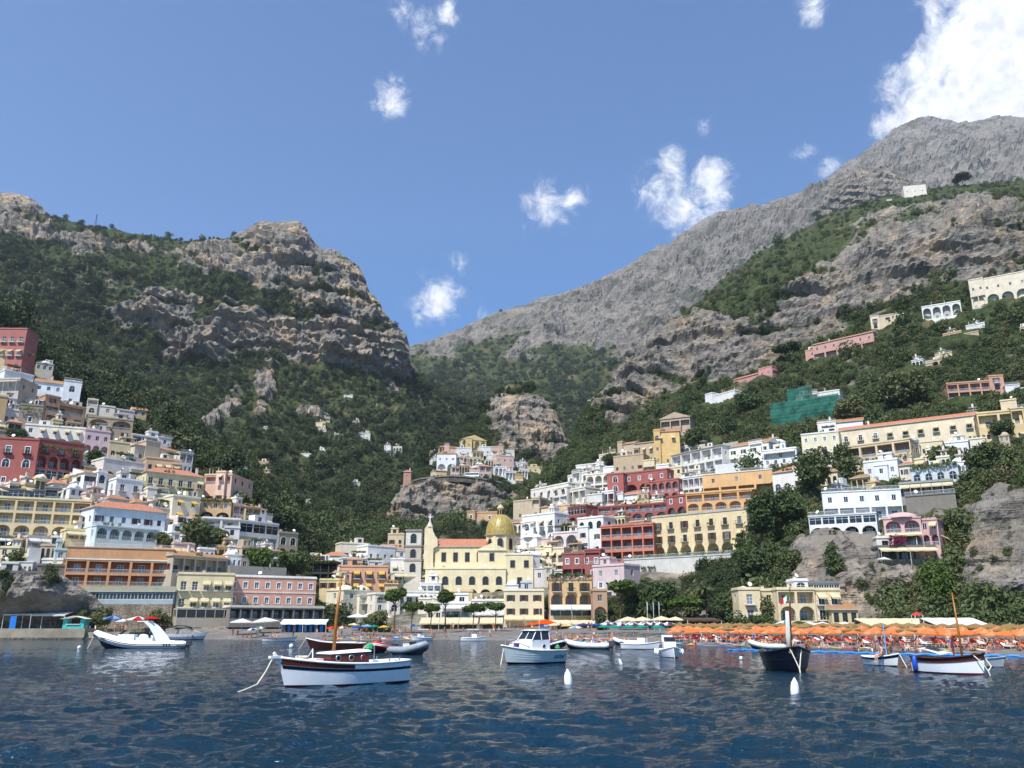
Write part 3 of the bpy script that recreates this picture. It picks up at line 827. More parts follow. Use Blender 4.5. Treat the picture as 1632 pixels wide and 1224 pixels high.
def plant_mesh(i):
    if ('plant', i) not in CACHE: CACHE[('plant', i)] = crown_mesh('balcony_plants', [(-.5, 0, 0, .4, .25, .3), (.4, 0, .05, .45, .25, .35)], 50, .17, LEAFV, 60 + i)
    return CACHE[('plant', i)]
def parse(rows):
    res = []
    for tk in rows.split():
        wt = 1.0; aw = None
        if '*' in tk: tk, q = tk.split('*'); wt = float(q)
        if '~' in tk: tk, aw = tk.split('~')
        k = tk[0]; n = int(tk[1:]) if len(tk) > 1 else 1
        res.append((k, n, wt, aw))
    return res
def facade(mb, mat, O, U, W_, H_, rows, kids, ctx):
    """wall with real openings; kids collects (mesh name, mesh, location, rotz, parts) in the wall's own frame"""
    N = Vector((U.y, -U.x, 0))
    rz = math.atan2(U.y, U.x)
    def pt(u, v, w=0.0): return O + U * u + Z3 * v - N * w
    tot = sum(r[2] for r in rows); v1 = H_
    rr = random.Random(int(abs(O.x * 7 + O.y * 3 + W_ * 11) * 10))
    for (k, n, wt, aw) in rows:
        ch = H_ * wt / tot; v0 = v1 - ch
        if k == '-' or n < 1:
            mb.face([pt(0, v0), pt(W_, v0), pt(W_, v1), pt(0, v1)], mat); v1 = v0; continue
        cw = W_ / n
        for i in range(n):
            u0, u1 = i * cw, (i + 1) * cw; uc = (u0 + u1) / 2
            arch = False; dep = .18; logg = False; frame = ctx['frame']
            if k in 'wsc': ow, oh, sill = min(1.15, .5 * cw), min(1.6, .6 * ch), .26 * ch
            elif k == 'b': ow, oh, sill = min(1.35, .55 * cw), min(2.25, .74 * ch), .06 * ch
            elif k == 'd': ow, oh, sill = min(1.5, .6 * cw), min(2.3, .78 * ch), .02
            elif k == 'a': ow, oh, sill = min(2.0, .62 * cw), min(2.6, .74 * ch), .12 * ch; arch = True
            elif k == 'W': ow, oh, sill = min(1.4, .5 * cw), .62 * ch, .2 * ch
            elif k == 'H': ow, oh, sill = min(1.8, .5 * cw), .66 * ch, .14 * ch; arch = True
            elif k == 'A': ow, oh, sill = .8 * cw, .84 * ch, .03 * ch; arch = True; logg = True; dep = min(2.0, ctx['D'] * .3)
            elif k == 'l': ow, oh, sill = .88 * cw, .8 * ch, .05 * ch; logg = True; dep = min(1.8, ctx['D'] * .3)
            elif k == 'g': ow, oh, sill = .93 * cw, .72 * ch, .14 * ch; dep = .12
            else: raise ValueError(k)
            if k in 'wsb' and n > 2: uc += rr.uniform(-.06, .06) * cw * .5
            a0, a1 = uc - ow / 2, uc + ow / 2; b0, b1 = v0 + sill, v0 + sill + oh
            mb.face([pt(u0, v0), pt(a0, v0), pt(a0, v1), pt(u0, v1)], mat)
            mb.face([pt(a1, v0), pt(u1, v0), pt(u1, v1), pt(a1, v1)], mat)
            mb.face([pt(a0, v0), pt(a1, v0), pt(a1, b0), pt(a0, b0)], mat)
            if arch:
                sp = oh - min(ow / 2, oh * .5)
                ar = [(uc + x, b0 + z) for x, z in arc(ow, oh, sp)]
                for j in range(len(ar) - 1):
                    (xa, za), (xb, zb) = ar[j], ar[j + 1]
                    mb.face([pt(xb, zb), pt(xa, za), pt(xa, v1), pt(xb, v1)], mat)
                    mb.face([pt(xa, za), pt(xb, zb), pt(xb, zb, dep), pt(xa, za, dep)], mat)
                bs = b0 + sp
            else:
                mb.face([pt(a0, b1), pt(a1, b1), pt(a1, v1), pt(a0, v1)], mat)
                mb.face([pt(a1, b1), pt(a0, b1), pt(a0, b1, dep), pt(a1, b1, dep)], mat)
                bs = b1
            mb.face([pt(a0, b0), pt(a1, b0), pt(a1, b0, dep), pt(a0, b0, dep)], mat)
            mb.face([pt(a0, b0), pt(a0, b0, dep), pt(a0, bs, dep), pt(a0, bs)], mat)
            mb.face([pt(a1, bs), pt(a1, bs, dep), pt(a1, b0, dep), pt(a1, b0)], mat)
            if logg:
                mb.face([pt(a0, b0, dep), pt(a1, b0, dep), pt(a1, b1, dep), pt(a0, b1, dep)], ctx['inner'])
                iw, ih = min(1.5, ow * .5), min(2.2, oh * .78)
                kids.append(('door', window_mesh('c' if rr.random() < .4 else 'w', iw, ih, frame, None, False), pt(uc, b0 + .02, dep - .08), rz, None))
                kids.append(('railing', (rail_mesh(ow - .06, ctx['rail'], ctx['solid']),), pt(uc, b0, .06), rz, None))
            else:
                kd = 'c' if (k == 'c' or (k in 'wb' and rr.random() < .22)) else ('g' if k == 'g' else 'w')
                tr = ctx['trim'] if k in 'wsbacWH' else None
                sh = None
                if k == 's' or (k in 'wb' and frame is not FRAMEW and rr.random() < .55): sh = shutter_mesh(oh, ow * .5, ctx['shut'])
                kids.append(('window', window_mesh(kd, ow, oh, frame, tr, arch), pt(uc, b0, dep * .8), rz, (sh, ow)))
                if k == 'b':
                    bw = min(cw * .86, ow + 1.0)
                    if rr.random() < .3: kids.append(('balcony_plants', (plant_mesh(rr.randrange(3)),), pt(uc, b0 + .75, .95 - 1.9), rz, None))
                    kids.append(('balcony', balcony_mesh(bw, .9, ctx['slab'], ctx['rail']), pt(uc, b0 - .02, -.01), rz, None))
            if not aw and k in 'wbs' and rr.random() < ctx['awr']: aw = ctx['awc']
            if aw:
                kids.append(('awning', (awning_mesh(min(cw * .95, ow + .7), 1.5, .9, AWNS[aw]),), pt(uc, min(b1 + .25, v1 - .02), -.03), rz, None))
        v1 = v0
def put_kids(kids, parent):
    for name, meshes, loc, rz, ex in kids:
        o = mesh_obj(name, meshes[0], parent, loc, (0, 0, rz))
        if len(meshes) > 1:
            nm = {'window': 'pane', 'door': 'pane', 'balcony': 'railing'}[name]
            mesh_obj(nm, meshes[1], o, (0, .035 if nm == 'pane' else 0, 0))
        if ex and ex[0]:
            for s in (-1, 1): mesh_obj('shutter', ex[0], o, (s * (ex[1] * .75 + .02), -.2, 0))
def ctx_of(o, hexcol, D):
    return dict(frame=FR[o.get('frame', 'w')], rail=RAILW if o.get('rail', 'w') == 'w' else IRON, solid=o.get('solid', False), D=D,
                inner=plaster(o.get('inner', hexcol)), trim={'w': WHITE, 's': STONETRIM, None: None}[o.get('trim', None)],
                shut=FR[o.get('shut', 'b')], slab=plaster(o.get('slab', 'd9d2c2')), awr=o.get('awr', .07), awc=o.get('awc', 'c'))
def block(parent, x0, x1, y0, D, zb, H, hexcol, rows, o, found=7.0, sides=True):
    """one walled volume of a building, in the building's own frame (x along the front, y inwards)"""
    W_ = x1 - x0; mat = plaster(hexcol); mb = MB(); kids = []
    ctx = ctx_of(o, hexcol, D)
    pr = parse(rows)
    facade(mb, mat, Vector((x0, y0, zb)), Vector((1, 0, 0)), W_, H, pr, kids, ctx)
    sr = [(('-' if (k == '-' or not sides) else ('w' if k not in 'a' else 'a')), max(1, int(D / 5.0)), wt, None) for k, n, wt, aw in pr]
    facade(mb, mat, Vector((x1, y0, zb)), Vector((0, 1, 0)), D, H, sr, kids, ctx)
    facade(mb, mat, Vector((x0, y0 + D, zb)), Vector((0, -1, 0)), D, H, sr, kids, ctx)
    p = lambda x, y, z: Vector((x, y, z))
    mb.face([p(x1, y0 + D, zb), p(x0, y0 + D, zb), p(x0, y0 + D, zb + H), p(x1, y0 + D, zb + H)], mat)
    mb.face([p(x0, y0, zb + H), p(x1, y0, zb + H), p(x1, y0 + D, zb + H), p(x0, y0 + D, zb + H)], mat)
    if found:
        zf = zb - found; mat = plaster(o['fcol']) if 'fcol' in o else mat
        if o.get('stonebase'): mat = STONE
        mb.face([p(x0, y0, zf), p(x1, y0, zf), p(x1, y0, zb), p(x0, y0, zb)], mat)
        mb.face([p(x1, y0, zf), p(x1, y0 + D, zf), p(x1, y0 + D, zb), p(x1, y0, zb)], mat)
        mb.face([p(x0, y0 + D, zf), p(x0, y0, zf), p(x0, y0, zb), p(x0, y0 + D, zb)], mat)
    w = mb.build('wall', parent)
    put_kids(kids, parent)
    return w
RECTS = []
def roof(parent, kind, x0, x1, y0, D, z, hexcol, rnd, tile=None):
    if kind == 'none': return
    mb = MB()
    if kind in ('flat', 'terr', 'dome'):
        m_ = plaster(hexcol)
        mb.box(x0 - .18, x1 + .18, y0 - .18, y0 + D + .1, z, z + .28, m_)
        if kind == 'flat':
            mb.box(x0 - .02, x1 + .02, y0 - .02, y0 + .2, z + .28, z + .62, m_)
            mb.box(x0 - .02, x0 + .2, y0 + .2, y0 + D, z + .28, z + .62, m_); mb.box(x1 - .2, x1 + .02, y0 + .2, y0 + D, z + .28, z + .62, m_)
        if kind == 'dome':
            n = max(1, int((x1 - x0) / 5)); w = (x1 - x0) / n
            for i in range(n):
                cx_ = x0 + (i + .5) * w
                mb.lathe([(w * .44 * math.cos(a), 1.5 * math.sin(a) + .28) for a in [j * math.pi / 12 for j in range(7)]], m_, 12, (cx_, y0 + D * .4, z))
        o = mb.build('roof', parent)
        if kind == 'terr':
            mesh_obj('railing', rail_mesh(x1 - x0, RAILW), parent, ((x0 + x1) / 2, y0 - .1, z + .28))
    else:
        m_ = tile or TILE
        e = .45; xa, xb, ya, yb = x0 - e, x1 + e, y0 - e, y0 + D + e
        rise = min(D * .24, 3.0)
        mb.box(xa, xb, ya, yb, z, z + .16, plaster('d8cbb0'))
        z2 = z + .16
        if kind == 'hip':
            ym = (ya + yb) / 2; ins = min((xb - xa) * .3, D * .5)
            a, b = (xa + ins, ym, z2 + rise), (xb - ins, ym, z2 + rise)
            A, B, C, E = (xa, ya, z2), (xb, ya, z2), (xb, yb, z2), (xa, yb, z2)
            mb.face([A, B, b, a], m_); mb.face([B, C, b], m_); mb.face([C, E, a, b], m_); mb.face([E, A, a], m_)
        elif kind == 'gable':
            ym = (ya + yb) / 2
            A, B, C, E = (xa, ya, z2), (xb, ya, z2), (xb, yb, z2), (xa, yb, z2)
            a, b = (xa, ym, z2 + rise), (xb, ym, z2 + rise)
            mb.face([A, B, b, a], m_); mb.face([C, E, a, b], m_); pm = plaster(hexcol)
            mb.face([B, C, b], pm); mb.face([E, A, a], pm)
        elif kind == 'gablef':                 # gable towards the sea
            xm = (x0 + x1) / 2; rise = (x1 - x0) * .2
            A, B, C, E = (xa, ya, z2), (xb, ya, z2), (xb, yb, z2), (xa, yb, z2)
            a, b = (xm, ya, z2 + rise), (xm, yb, z2 + rise); pm = plaster(hexcol)
            mb.face([A, a, b, E], m_); mb.face([B, C, b, a], m_); mb.face([A, B, a], pm); mb.face([C, E, b], pm)
        elif kind == 'shed':
            mb.face([(xa, ya, z2), (xb, ya, z2), (xb, yb, z2 + rise * 1.2), (xa, yb, z2 + rise * 1.2)], m_); pm = plaster(hexcol)
            mb.face([(xb, ya, z2), (xb, yb, z2), (xb, yb, z2 + rise * 1.2)], pm); mb.face([(xa, yb, z2), (xa, ya, z2), (xa, yb, z2 + rise * 1.2)], pm)
        o = mb.build('roof', parent)
    # chimneys and dishes
    if rnd.random() < .45:
        c = MB(); x = rnd.uniform(x0 + .8, x1 - .8); y = y0 + D * .5
        hh = rnd.uniform(.9, 1.7) + (rise if kind in ('hip', 'gable', 'shed') else 0)
        c.box(x - .35, x + .35, y - .35, y + .35, z + .2, z + hh, plaster('e2dccd')); c.box(x - .45, x + .45, y - .45, y + .45, z + hh, z + hh + .15, plaster('b98e6a'))
        c.build('chimney', parent)
    if kind in ('flat', 'terr', 'dome') and rnd.random() < .4:
        c = MB(); x = rnd.uniform(x0 + .8, x1 - .8)
        c.lathe([(0, .14), (.3, .09), (.52, 0), (.5, -.03), (.28, .05), (0, .10)], WHITE, 12)
        d_ = c.mesh('satellite_dish')
        mesh_obj('satellite_dish', d_, parent, (x, y0 + .5, z + 1.3), (R(60 + rnd.uniform(-8, 8)), 0, R(rnd.uniform(-40, 40))))
        c = MB(); c.tube([(x, y0 + .55, z + .2), (x, y0 + .55, z + 1.25)], .04, CHROME, 6); c.build('dish_pole', parent)
FOOT = []
def house(S, xl, ytl, xr, ytr, yb, hexcol, rows, label, **o):
    """front face from photo corners; distance from the hillside under its foot; equal roof height left and right gives the turn"""
    xc = (xl + xr) / 2
    Y = o.get('Y') or (S.Y(xc, yb) - o.get('dy', 3.0))
    ym = (ytl + ytr) / 2
    YL = YR = Y
    el, er = kz(xl, ytl), kz(xr, ytr)
    if el > .02 and er > .02 and ytl != ytr:
        # (Z-h) = YL*el = YR*er, mean distance Y
        YL = 2 * Y * er / (el + er); YR = 2 * Y * el / (el + er)
    else:
        YR = Y; YL = Y
    bl = (ym + yb) / 2
    PL = at(xl, bl + (ytl - ym), YL); PR = at(xr, bl + (ytr - ym), YR)
    dX, dY = PR.x - PL.x, PR.y - PL.y
    lim = o.get('lim', 1.4)
    if abs(dY) > lim * dX:
        mid = (PL + PR) / 2; dY = math.copysign(lim * dX, dY)
        YL, YR = mid.y - dY / 2, mid.y + dY / 2
        PL = at(xl, bl, YL); PR = at(xr, bl, YR); dX, dY = PR.x - PL.x, PR.y - PL.y
    W_ = math.hypot(dX, dY)
    zt = at(xc, ym, Y).z; zb = at(xc, yb, Y).z
    H = zt - zb
    D = o.get('D', min(10.0, max(6.0, W_ * .7)))
    e = empty(o.get('name', 'house'), ((PL.x + PR.x) / 2, (PL.y + PR.y) / 2, zb), math.atan2(dY, dX))
    tag(e, label, o.get('cat', 'house'), o.get('group'))
    block(e, -W_ / 2, W_ / 2, 0, D, 0, H, hexcol, rows, o, o.get('found', 7.0), o.get('sides', True))
    rnd = random.Random(int(xl * 13 + yb * 7))
    roof(e, o.get('roof', 'flat'), -W_ / 2, W_ / 2, 0, D, H, o.get('rcol', hexcol), rnd, o.get('rmat') or (TILEB if o.get('brown') else TILE))
    RECTS.append((xl, xr, ym, yb))
    if o.get('plants', rnd.random() < .5) and H > 3: potted(e, W_, H, rnd, D)
    plain = o.get('plain') or o.get('cat') == 'wall' or o.get('cat') in ('hotel', 'apartments', 'restaurant', 'veranda') or H < 2.5
    if not plain:
        # a projecting or receding bay and a stair hut on the roof break up the box
        pr = [tk for tk in rows.split()]
        if W_ > 9 and not o.get('canopy') and not o.get('vine') and rnd.random() < .75:
            bw = W_ * rnd.uniform(.24, .42); bx = rnd.choice((-W_ / 2, W_ / 2 - bw, rnd.uniform(-W_ / 2 + .5, W_ / 2 - bw - .5))); hh = H + rnd.choice((rnd.uniform(.7, 2.4), -rnd.uniform(.2, .35) * H, .5))
            n_ = max(1, int(bw / 3.4)); kinds = []
            nf = max(1, round(hh / max(2.8, H / max(1, len(pr)))))
            for q in range(nf): kinds.append(rnd.choice(('w', 'b', 'a', 'w', 'l')) + str(n_))
            jit = [int(hexcol[i:i + 2], 16) for i in (0, 2, 4)]; dv = rnd.randint(-14, 12); hx2 = ''.join('%02x' % max(0, min(250, v + dv)) for v in jit)
            yb0 = -rnd.uniform(.5, 1.3)
            block(e, bx, bx + bw, yb0, D * .6, 0, hh, hx2, ' '.join(kinds), o, o.get('found', 7.0), False)
            roof(e, rnd.choice(('flat', 'terr')), bx, bx + bw, yb0, D * .6, hh, hx2, random.Random(3))
        if rnd.random() < .6 and o.get('roof', 'flat') in ('flat', 'terr', 'dome'):
            hw = min(W_ * .45, rnd.uniform(2.4, 5)); hx_ = rnd.uniform(-W_ / 2 + .2, W_ / 2 - hw - .2); hc = rnd.choice(('ece9e0', hexcol, 'e4dccb'))
            block(e, hx_, hx_ + hw, 1.6, 3.2, H + .28, rnd.uniform(1.9, 2.6), hc, rnd.choice(('d1', 'w2', 'w1')), o, 0, False)
            roof(e, rnd.choice(('none', 'shed', 'flat')), hx_, hx_ + hw, 1.6, 3.2, H + 2.4, hc, random.Random(4), TILEB)
        if rnd.random() < .3 and W_ > 7 and o.get('roof', 'flat') in ('flat', 'terr'):
            pw_ = W_ * rnd.uniform(.3, .5); x0_ = rnd.uniform(-W_ / 2, W_ / 2 - pw_); pm = MB()
            for xx in (x0_, x0_ + pw_):
                for yy in (.4, 2.6): pm.box(xx - .06, xx + .06, yy - .06, yy + .06, H + .28, H + 2.5, FRAMEW)
            for q in range(6): pm.box(x0_ - .2, x0_ + pw_ + .2, .4 + q * .44, .46 + q * .44, H + 2.5, H + 2.6, FRAMEB)
            pm.build('pergola', e)['kind'] = 'stuff'
            mesh_obj('vine', crown_mesh('vine', [(x0_ + pw_ * (q + .5) / 4, 1.3, H + 2.7, pw_ / 6, 1.2, .3) for q in range(4)], 170, .25, LEAFV, abs(int(xl))), e)
    if o.get('vine'):
        vine(e, -W_ / 2, W_ / 2, o['vine'])
    if o.get('canopy'):                         # long awning over the ground-floor terrace: (height fraction, depth, kind)
        f, d_, kk = o['canopy']
        n = max(1, int(W_ / 5))
        for i in range(n):
            mesh_obj('awning', awning_mesh(W_ / n * .97, d_, d_ * .35, AWNS[kk]), e, (-W_ / 2 + (i + .5) * W_ / n, -.05, H * f))
        pm = MB()
        for i in range(n + 1):
            x = -W_ / 2 + i * W_ / n
            pm.tube([(x, -d_ + .1, -1.5), (x, -d_ + .1, H * f - d_ * .35)], .05, RAILW, 5)
        pm.build('posts', e)
    if o.get('band'):                           # coloured string course
        f, hx = o['band']; mbb = MB(); mbb.box(-W_ / 2 - .12, W_ / 2 + .12, -.12, 0, H * f - .16, H * f + .16, plaster(hx)); mbb.build('string_course', e)
    if o.get('terrace'):
        d_, hx = o['terrace']
        mbb = MB(); mbb.box(-W_ / 2 - .3, W_ / 2 + .3, -d_, -.01, -6, -.05, plaster(hx)); mbb.build('terrace', e)
        mesh_obj('railing', rail_mesh(W_, RAILW), e, (0, -d_ + .1, -.05))
    FOOT.append((e.location.x, e.location.y, math.atan2(dY, dX), W_, D, zb, H))
    return e, W_, H, D
def potted(e, W_, H, rnd, D):
    """row of pots along the roof edge or at the foot"""
    n = rnd.randint(2, 5); z = H + .3 if rnd.random() < .6 else -.1
    x0 = rnd.uniform(-W_ * .45, 0); lobes = []
    for i in range(n):
        lobes.append((x0 + i * rnd.uniform(.8, 1.4), .3 if z > 0 else -.6, z + .5, .42, .4, .5))
    mesh_obj('potted_plants', crown_mesh('potted_plants', lobes, 45 * n, .2, LEAFV, int(rnd.random() * 1e6)), e)['kind'] = 'stuff'
def vine(parent, x0, x1, spec):
    """strip of climbing greenery: (z, thickness, outward, count)"""
    z, th, ow, n = spec
    lobes = []
    r = random.Random(int(x0 * 31 + z * 7))
    k = max(2, int((x1 - x0) / 1.6))
    for i in range(k):
        lobes.append((x0 + (i + .5) * (x1 - x0) / k, -ow * r.uniform(.3, 1), z + r.uniform(-.2, .2), .95, abs(ow) * .6, th))
    mesh_obj('vine', crown_mesh('vine', lobes, n, .28, LEAFV, int(abs(x0) * 10)), parent)
# --- left hillside: (sheet, left x, left roof y, right x, right roof y, foot y, wall colour, storeys from the top, label)
A, D_, E_ = SA, SD, SE
H_ = house
H_(A, -45, 500, 38, 549, 590, 'c46858', 'b6 b6 b5', 'red hotel with white balconies, highest building on the steep terraced hillside', slab='f0ece4', name='hotel', cat='hotel', D=9, dy=6)
H_(A, -20, 556, 24, 560, 600, 'dcb66c', 'w2 w2', 'ochre house below the highest red hotel', frame='b')
H_(A, 56, 578, 84, 582, 604, 'd8d0b8', 'w3 -', 'small cream round-cornered house beside the highest red hotel', roof='dome', rcol='e0dacb')
H_(A, 6, 590, 52, 600, 622, 'e6e6e2', '- w3', 'white terrace block under the ochre house', roof='flat')
H_(A, 53, 598, 128, 626, 645, 'e9eef6', 'w5 w5', 'long bluish white house with two rows of small square windows', roof='gable', brown=True)
H_(A, -30, 606, 30, 604, 640, 'c9b8a2', 'w2 -', 'beige block with an awning beside the bluish white house', canopy=(.95, 2.0, 'w'))
H_(A, -40, 628, 8, 634, 688, 'd2a75a', 'w1 w1 w1', 'narrow ochre house at the edge of the old grey-brown house', frame='b')
H_(A, 67, 637, 136, 653, 676, 'dfa775', 'l1 w3', 'peach house with a dark loggia above the stone terrace', frame='b', rows2=1, roof='flat')
H_(A, 29, 645, 66, 648, 690, '9c8d78', '- w1 -', 'old grey-brown house with one white-framed window', trim='w', frame='b', vine=(8.5, .5, 1.0, 120))
H_(A, 137, 645, 182, 650, 672, 'ead9bd', 'w2 -', 'pale cream house standing over the tan arched house')
H_(A, 180, 652, 213, 657, 676, 'e6cfc2', 'w2', 'small pale pink house between the pale cream house and the white villa')
H_(A, 137, 664, 210, 671, 712, 'b39a74', 'A2*1.2 w3 w3', 'tan house with a two-arched loggia on its top floor', frame='b')
H_(A, 211, 652, 233, 655, 676, 'e2b377', 'w2 w1', 'small yellow-orange house beside the white villa at the hill edge', roof='gable')
H_(A, 229, 653, 272, 664, 672, 'eeeeea', 'g4', 'low white villa at the upper hill edge against the woods', roof='flat')
H_(A, 38, 677, 134, 684, 712, 'efe9d8', 'w5 A4', 'white house with small windows over four dark arches above the red hotel', name='house')
H_(A, 134, 685, 174, 690, 728, 'e6bcc2', 'w3 A3', 'pink house with rounded arches next to the small yellow house', trim=None)
H_(A, 173, 704, 216, 709, 734, 'dcc489', 'w3', 'small yellow house with brown shutters next to the pink arched house', frame='b')
H_(A, 209, 689, 272, 706, 722, 'e8e6de', 'g4 -', 'white house with a dark awning strip above the two tiled roofs', roof='flat')
H_(A, 214, 709, 290, 722, 742, 'd8c8a4', 'w4', 'beige house under a long terracotta roof near the hill edge', roof='shed')
H_(A, 232, 724, 288, 741, 755, 'e2b27a', 'w4', 'orange-tan upper storey behind the long yellow house', frame='b')
H_(A, 231, 745, 325, 768, 797, 'ead694', 'b6 -', 'long yellow house with terracotta roof and a row of balcony doors', plain=True, roof='hip', vine=(1.2, .7, 1.2, 520), rail='i')
H_(A, 324, 758, 368, 757, 802, 'e9b998', 'l1 - w2', 'salmon pink square house on the hill edge before the dark woods', D=17, frame='b')
H_(A, 306, 741, 392, 748, 762, 'e9ece6', 'g4', 'white roof-terrace storey set on the salmon pink square house', D=12, dy=-3, roof='terr')
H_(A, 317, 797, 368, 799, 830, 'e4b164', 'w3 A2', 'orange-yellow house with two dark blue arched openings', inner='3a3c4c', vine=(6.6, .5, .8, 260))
H_(A, 274, 789, 318, 797, 832, 'efe2bd', 'w2~y w2~y', 'cream house with small yellow awnings beside the orange-yellow arched house')
H_(A, 321, 826, 381, 829, 872, 'ebe6da', 'l2 w3 -', 'white angular house with dark terraces over the hedge', frame='b')
H_(A, 381, 830, 443, 838, 880, 'e8e6e0', 'g3 l2*1.4', 'white house with a wide dark veranda next to the stone corner house', vine=(-.5, .6, 1.6, 500))
H_(A, 443, 848, 474, 853, 893, 'c3b08c', 'a2 A2', 'tan stone corner house with blue arched windows at the end of the row', trim='w')
H_(A, -40, 697, 57, 702, 776, 'c0584a', 'b3 a3 w3*1.2', 'deep red hotel wing with white-trimmed windows and lanterns', trim='w', name='hotel', cat='hotel', slab='5a2c2c', rail='i', dy=4)
H_(A, 57, 700, 130, 710, 770, 'b4564a', 'b3 A4 g4', 'deep red hotel wing with arched loggia over a glass terrace', name='hotel', cat='hotel', slab='5a2c2c', rail='i', vine=(11.0, .4, .8, 200), dy=4)
H_(A, 133, 753, 183, 760, 792, 'ebebe8', 'w4 -', 'white house with green doors beside the red hotel wings', frame='g', roof='shed', brown=True)
H_(A, 163, 729, 229, 742, 772, 'e4ded2', '- A3*1.3', 'white house with rounded arches above the green-door house', inner='c9c4ba')
H_(A, 183, 762, 226, 770, 805, 'efefec', 'b2 w3', 'small white house with a tall white-framed window')
H_(A, 226, 783, 282, 795, 812, 'ece4d0', 'l3~c', 'cream terrace house with a long white awning over a dark veranda')
H_(A, 237, 808, 282, 815, 832, 'd5c9b4', 'A3', 'beige arcade of round arches below the cream terrace house', inner='a89b88')
H_(A, 238, 824, 268, 828, 856, 'dfe0e0', 'w2 -', 'grey-white house beside the dark green garden tree')
H_(A, -40, 792, 142, 800, 855, 'ecd08a', 'l6 l6 A6', 'broad yellow apartment house with stacked loggias and pale doors', slab='e9dcc0', inner='e6c884', name='apartment_house', cat='apartments', frame='w', dy=3, vine=(-.4, .5, 1.3, 700))
H_(A, -40, 779, 113, 785, 796, '7c8084', 'g9', 'grey glazed roof-terrace bar on top of the broad yellow apartment house', D=8, dy=2.2, found=1, roof='flat', rcol='5f6466')
H_(A, 146, 804, 262, 822, 872, 'e3e9ee', 'w6 -', 'bluish white house under a sloping terracotta roof with small arched windows', plain=True, roof='hip', frame='b')
H_(A, 152, 838, 250, 846, 874, 'c4e2e0', 'A5*1.6 -', 'pale turquoise house front with four grey arches', plain=True, inner='9fb6b6', dy=5.5, roof='terr', rcol='c4e2e0')
H_(A, 104, 845, 148, 848, 874, 'e6cf82', 'l2~c -', 'yellow house with a white awning next to the turquoise arches', dy=3.5)
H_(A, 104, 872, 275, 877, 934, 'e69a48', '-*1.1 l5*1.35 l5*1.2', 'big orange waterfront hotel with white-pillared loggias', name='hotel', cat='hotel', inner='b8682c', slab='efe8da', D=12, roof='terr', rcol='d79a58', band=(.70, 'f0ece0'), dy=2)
H_(A, 106, 943, 276, 943, 963, '9db0b8', 'g15*1.5 -*.6', 'long glazed veranda below the big orange waterfront hotel', name='veranda', cat='veranda', D=5, dy=6, roof='shed', rmat=simple('moss_green_roof', '74796a', .85, .2, .6), found=6, stonebase=True, frame='w')
H_(A, 275, 884, 363, 892, 917, 'c4b294', 'l5', 'rooftop restaurant with a straw-coloured canopy beside the orange hotel', frame='b', roof='shed', brown=True, name='restaurant', cat='restaurant')
H_(A, 282, 915, 372, 917, 970, 'eed894', 'b5 b5', 'pale yellow waterfront house with cream awnings along its ground floor', plain=True, slab='e9dfc4', canopy=(.02, 2.4, 'c'), dy=5)
H_(A, 363, 919, 503, 923, 968, 'eea078', 'c8 c8', 'coral waterfront house with white cornice and white-framed windows', plain=True, trim='w', rcol='f3efe6', dy=5, band=(.5, 'f0e0d4'))
H_(A, 366, 901, 456, 905, 926, '9a9284', '-', 'stone retaining wall under the long hedge', name='retaining_wall', cat='wall', roof='none', D=2, dy=2, plants=False)
H_(A, 282, 969, 372, 970, 987, 'b5a88e', 'g6', 'dark-windowed ground floor under the pale yellow waterfront house', dy=6.5, roof='none', D=5, frame='b', found=2)
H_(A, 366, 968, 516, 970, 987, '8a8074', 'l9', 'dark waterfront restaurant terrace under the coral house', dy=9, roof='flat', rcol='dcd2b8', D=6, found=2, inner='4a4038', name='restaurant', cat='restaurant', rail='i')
# upper left terraces above the quay
H_(A, 86, 876, 104, 878, 912, 'bfd6d8', 'w1 w1', 'narrow pale blue house beside the orange hotel')
H_(A, 44, 872, 64, 874, 912, 'dedad0', '- -', 'blank white stair wall on the rocky slope below the yellow apartment house', D=3, roof='none')
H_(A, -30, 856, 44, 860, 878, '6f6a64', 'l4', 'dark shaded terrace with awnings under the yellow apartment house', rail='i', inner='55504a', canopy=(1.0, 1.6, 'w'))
H_(A, 44, 856, 102, 860, 872, 'c9b9a6', 'l3~w', 'beige terrace with white awnings under the yellow apartment house')
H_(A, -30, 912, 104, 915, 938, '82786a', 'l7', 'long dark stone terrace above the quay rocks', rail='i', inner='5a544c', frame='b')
H_(A, -20, 938, 40, 938, 958, '8e8574', 'w2', 'old stone store above the quay rocks', frame='b', trim=None)
H_(A, 52, 938, 76, 938, 953, 'ece9e2', 'd1', 'small white store with a doorway above the quay rocks', dy=5)
H_(A, 72, 942, 106, 946, 956, 'f0efea', '-', 'low white wall above the quay rocks', name='low_wall', cat='wall', D=1.5, roof='none', dy=6)
# --- centre
H_(D_, 543, 866, 586, 868, 896, 'eae0c0', 'w3', 'cream square house standing before the dark woods left of the church bell tower', frame='b')
H_(D_, 586, 870, 630, 873, 897, 'eeece4', 'w4', 'white long house between the cream square house and the bell tower')
H_(D_, 546, 890, 608, 892, 906, 'e5e6e4', 'g6', 'white storey of glazed doors under the cream square house', dy=5)
H_(D_, 538, 903, 618, 904, 944, 'e6a276', 'b4~y w4~y', 'coral house with yellow awnings left of the church', rail='w', frame='b', dy=3)
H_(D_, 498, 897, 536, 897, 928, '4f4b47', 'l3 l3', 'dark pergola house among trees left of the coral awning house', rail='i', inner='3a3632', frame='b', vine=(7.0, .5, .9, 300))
H_(D_, 484, 890, 516, 892, 906, 'e8e2d6', 'w2~o', 'small white house with a red awning at the edge of the woods')
H_(D_, 508, 925, 548, 925, 975, 'e4c878', 'w3 - A3', 'small yellow house with arches behind the tall wooden mast', frame='b')
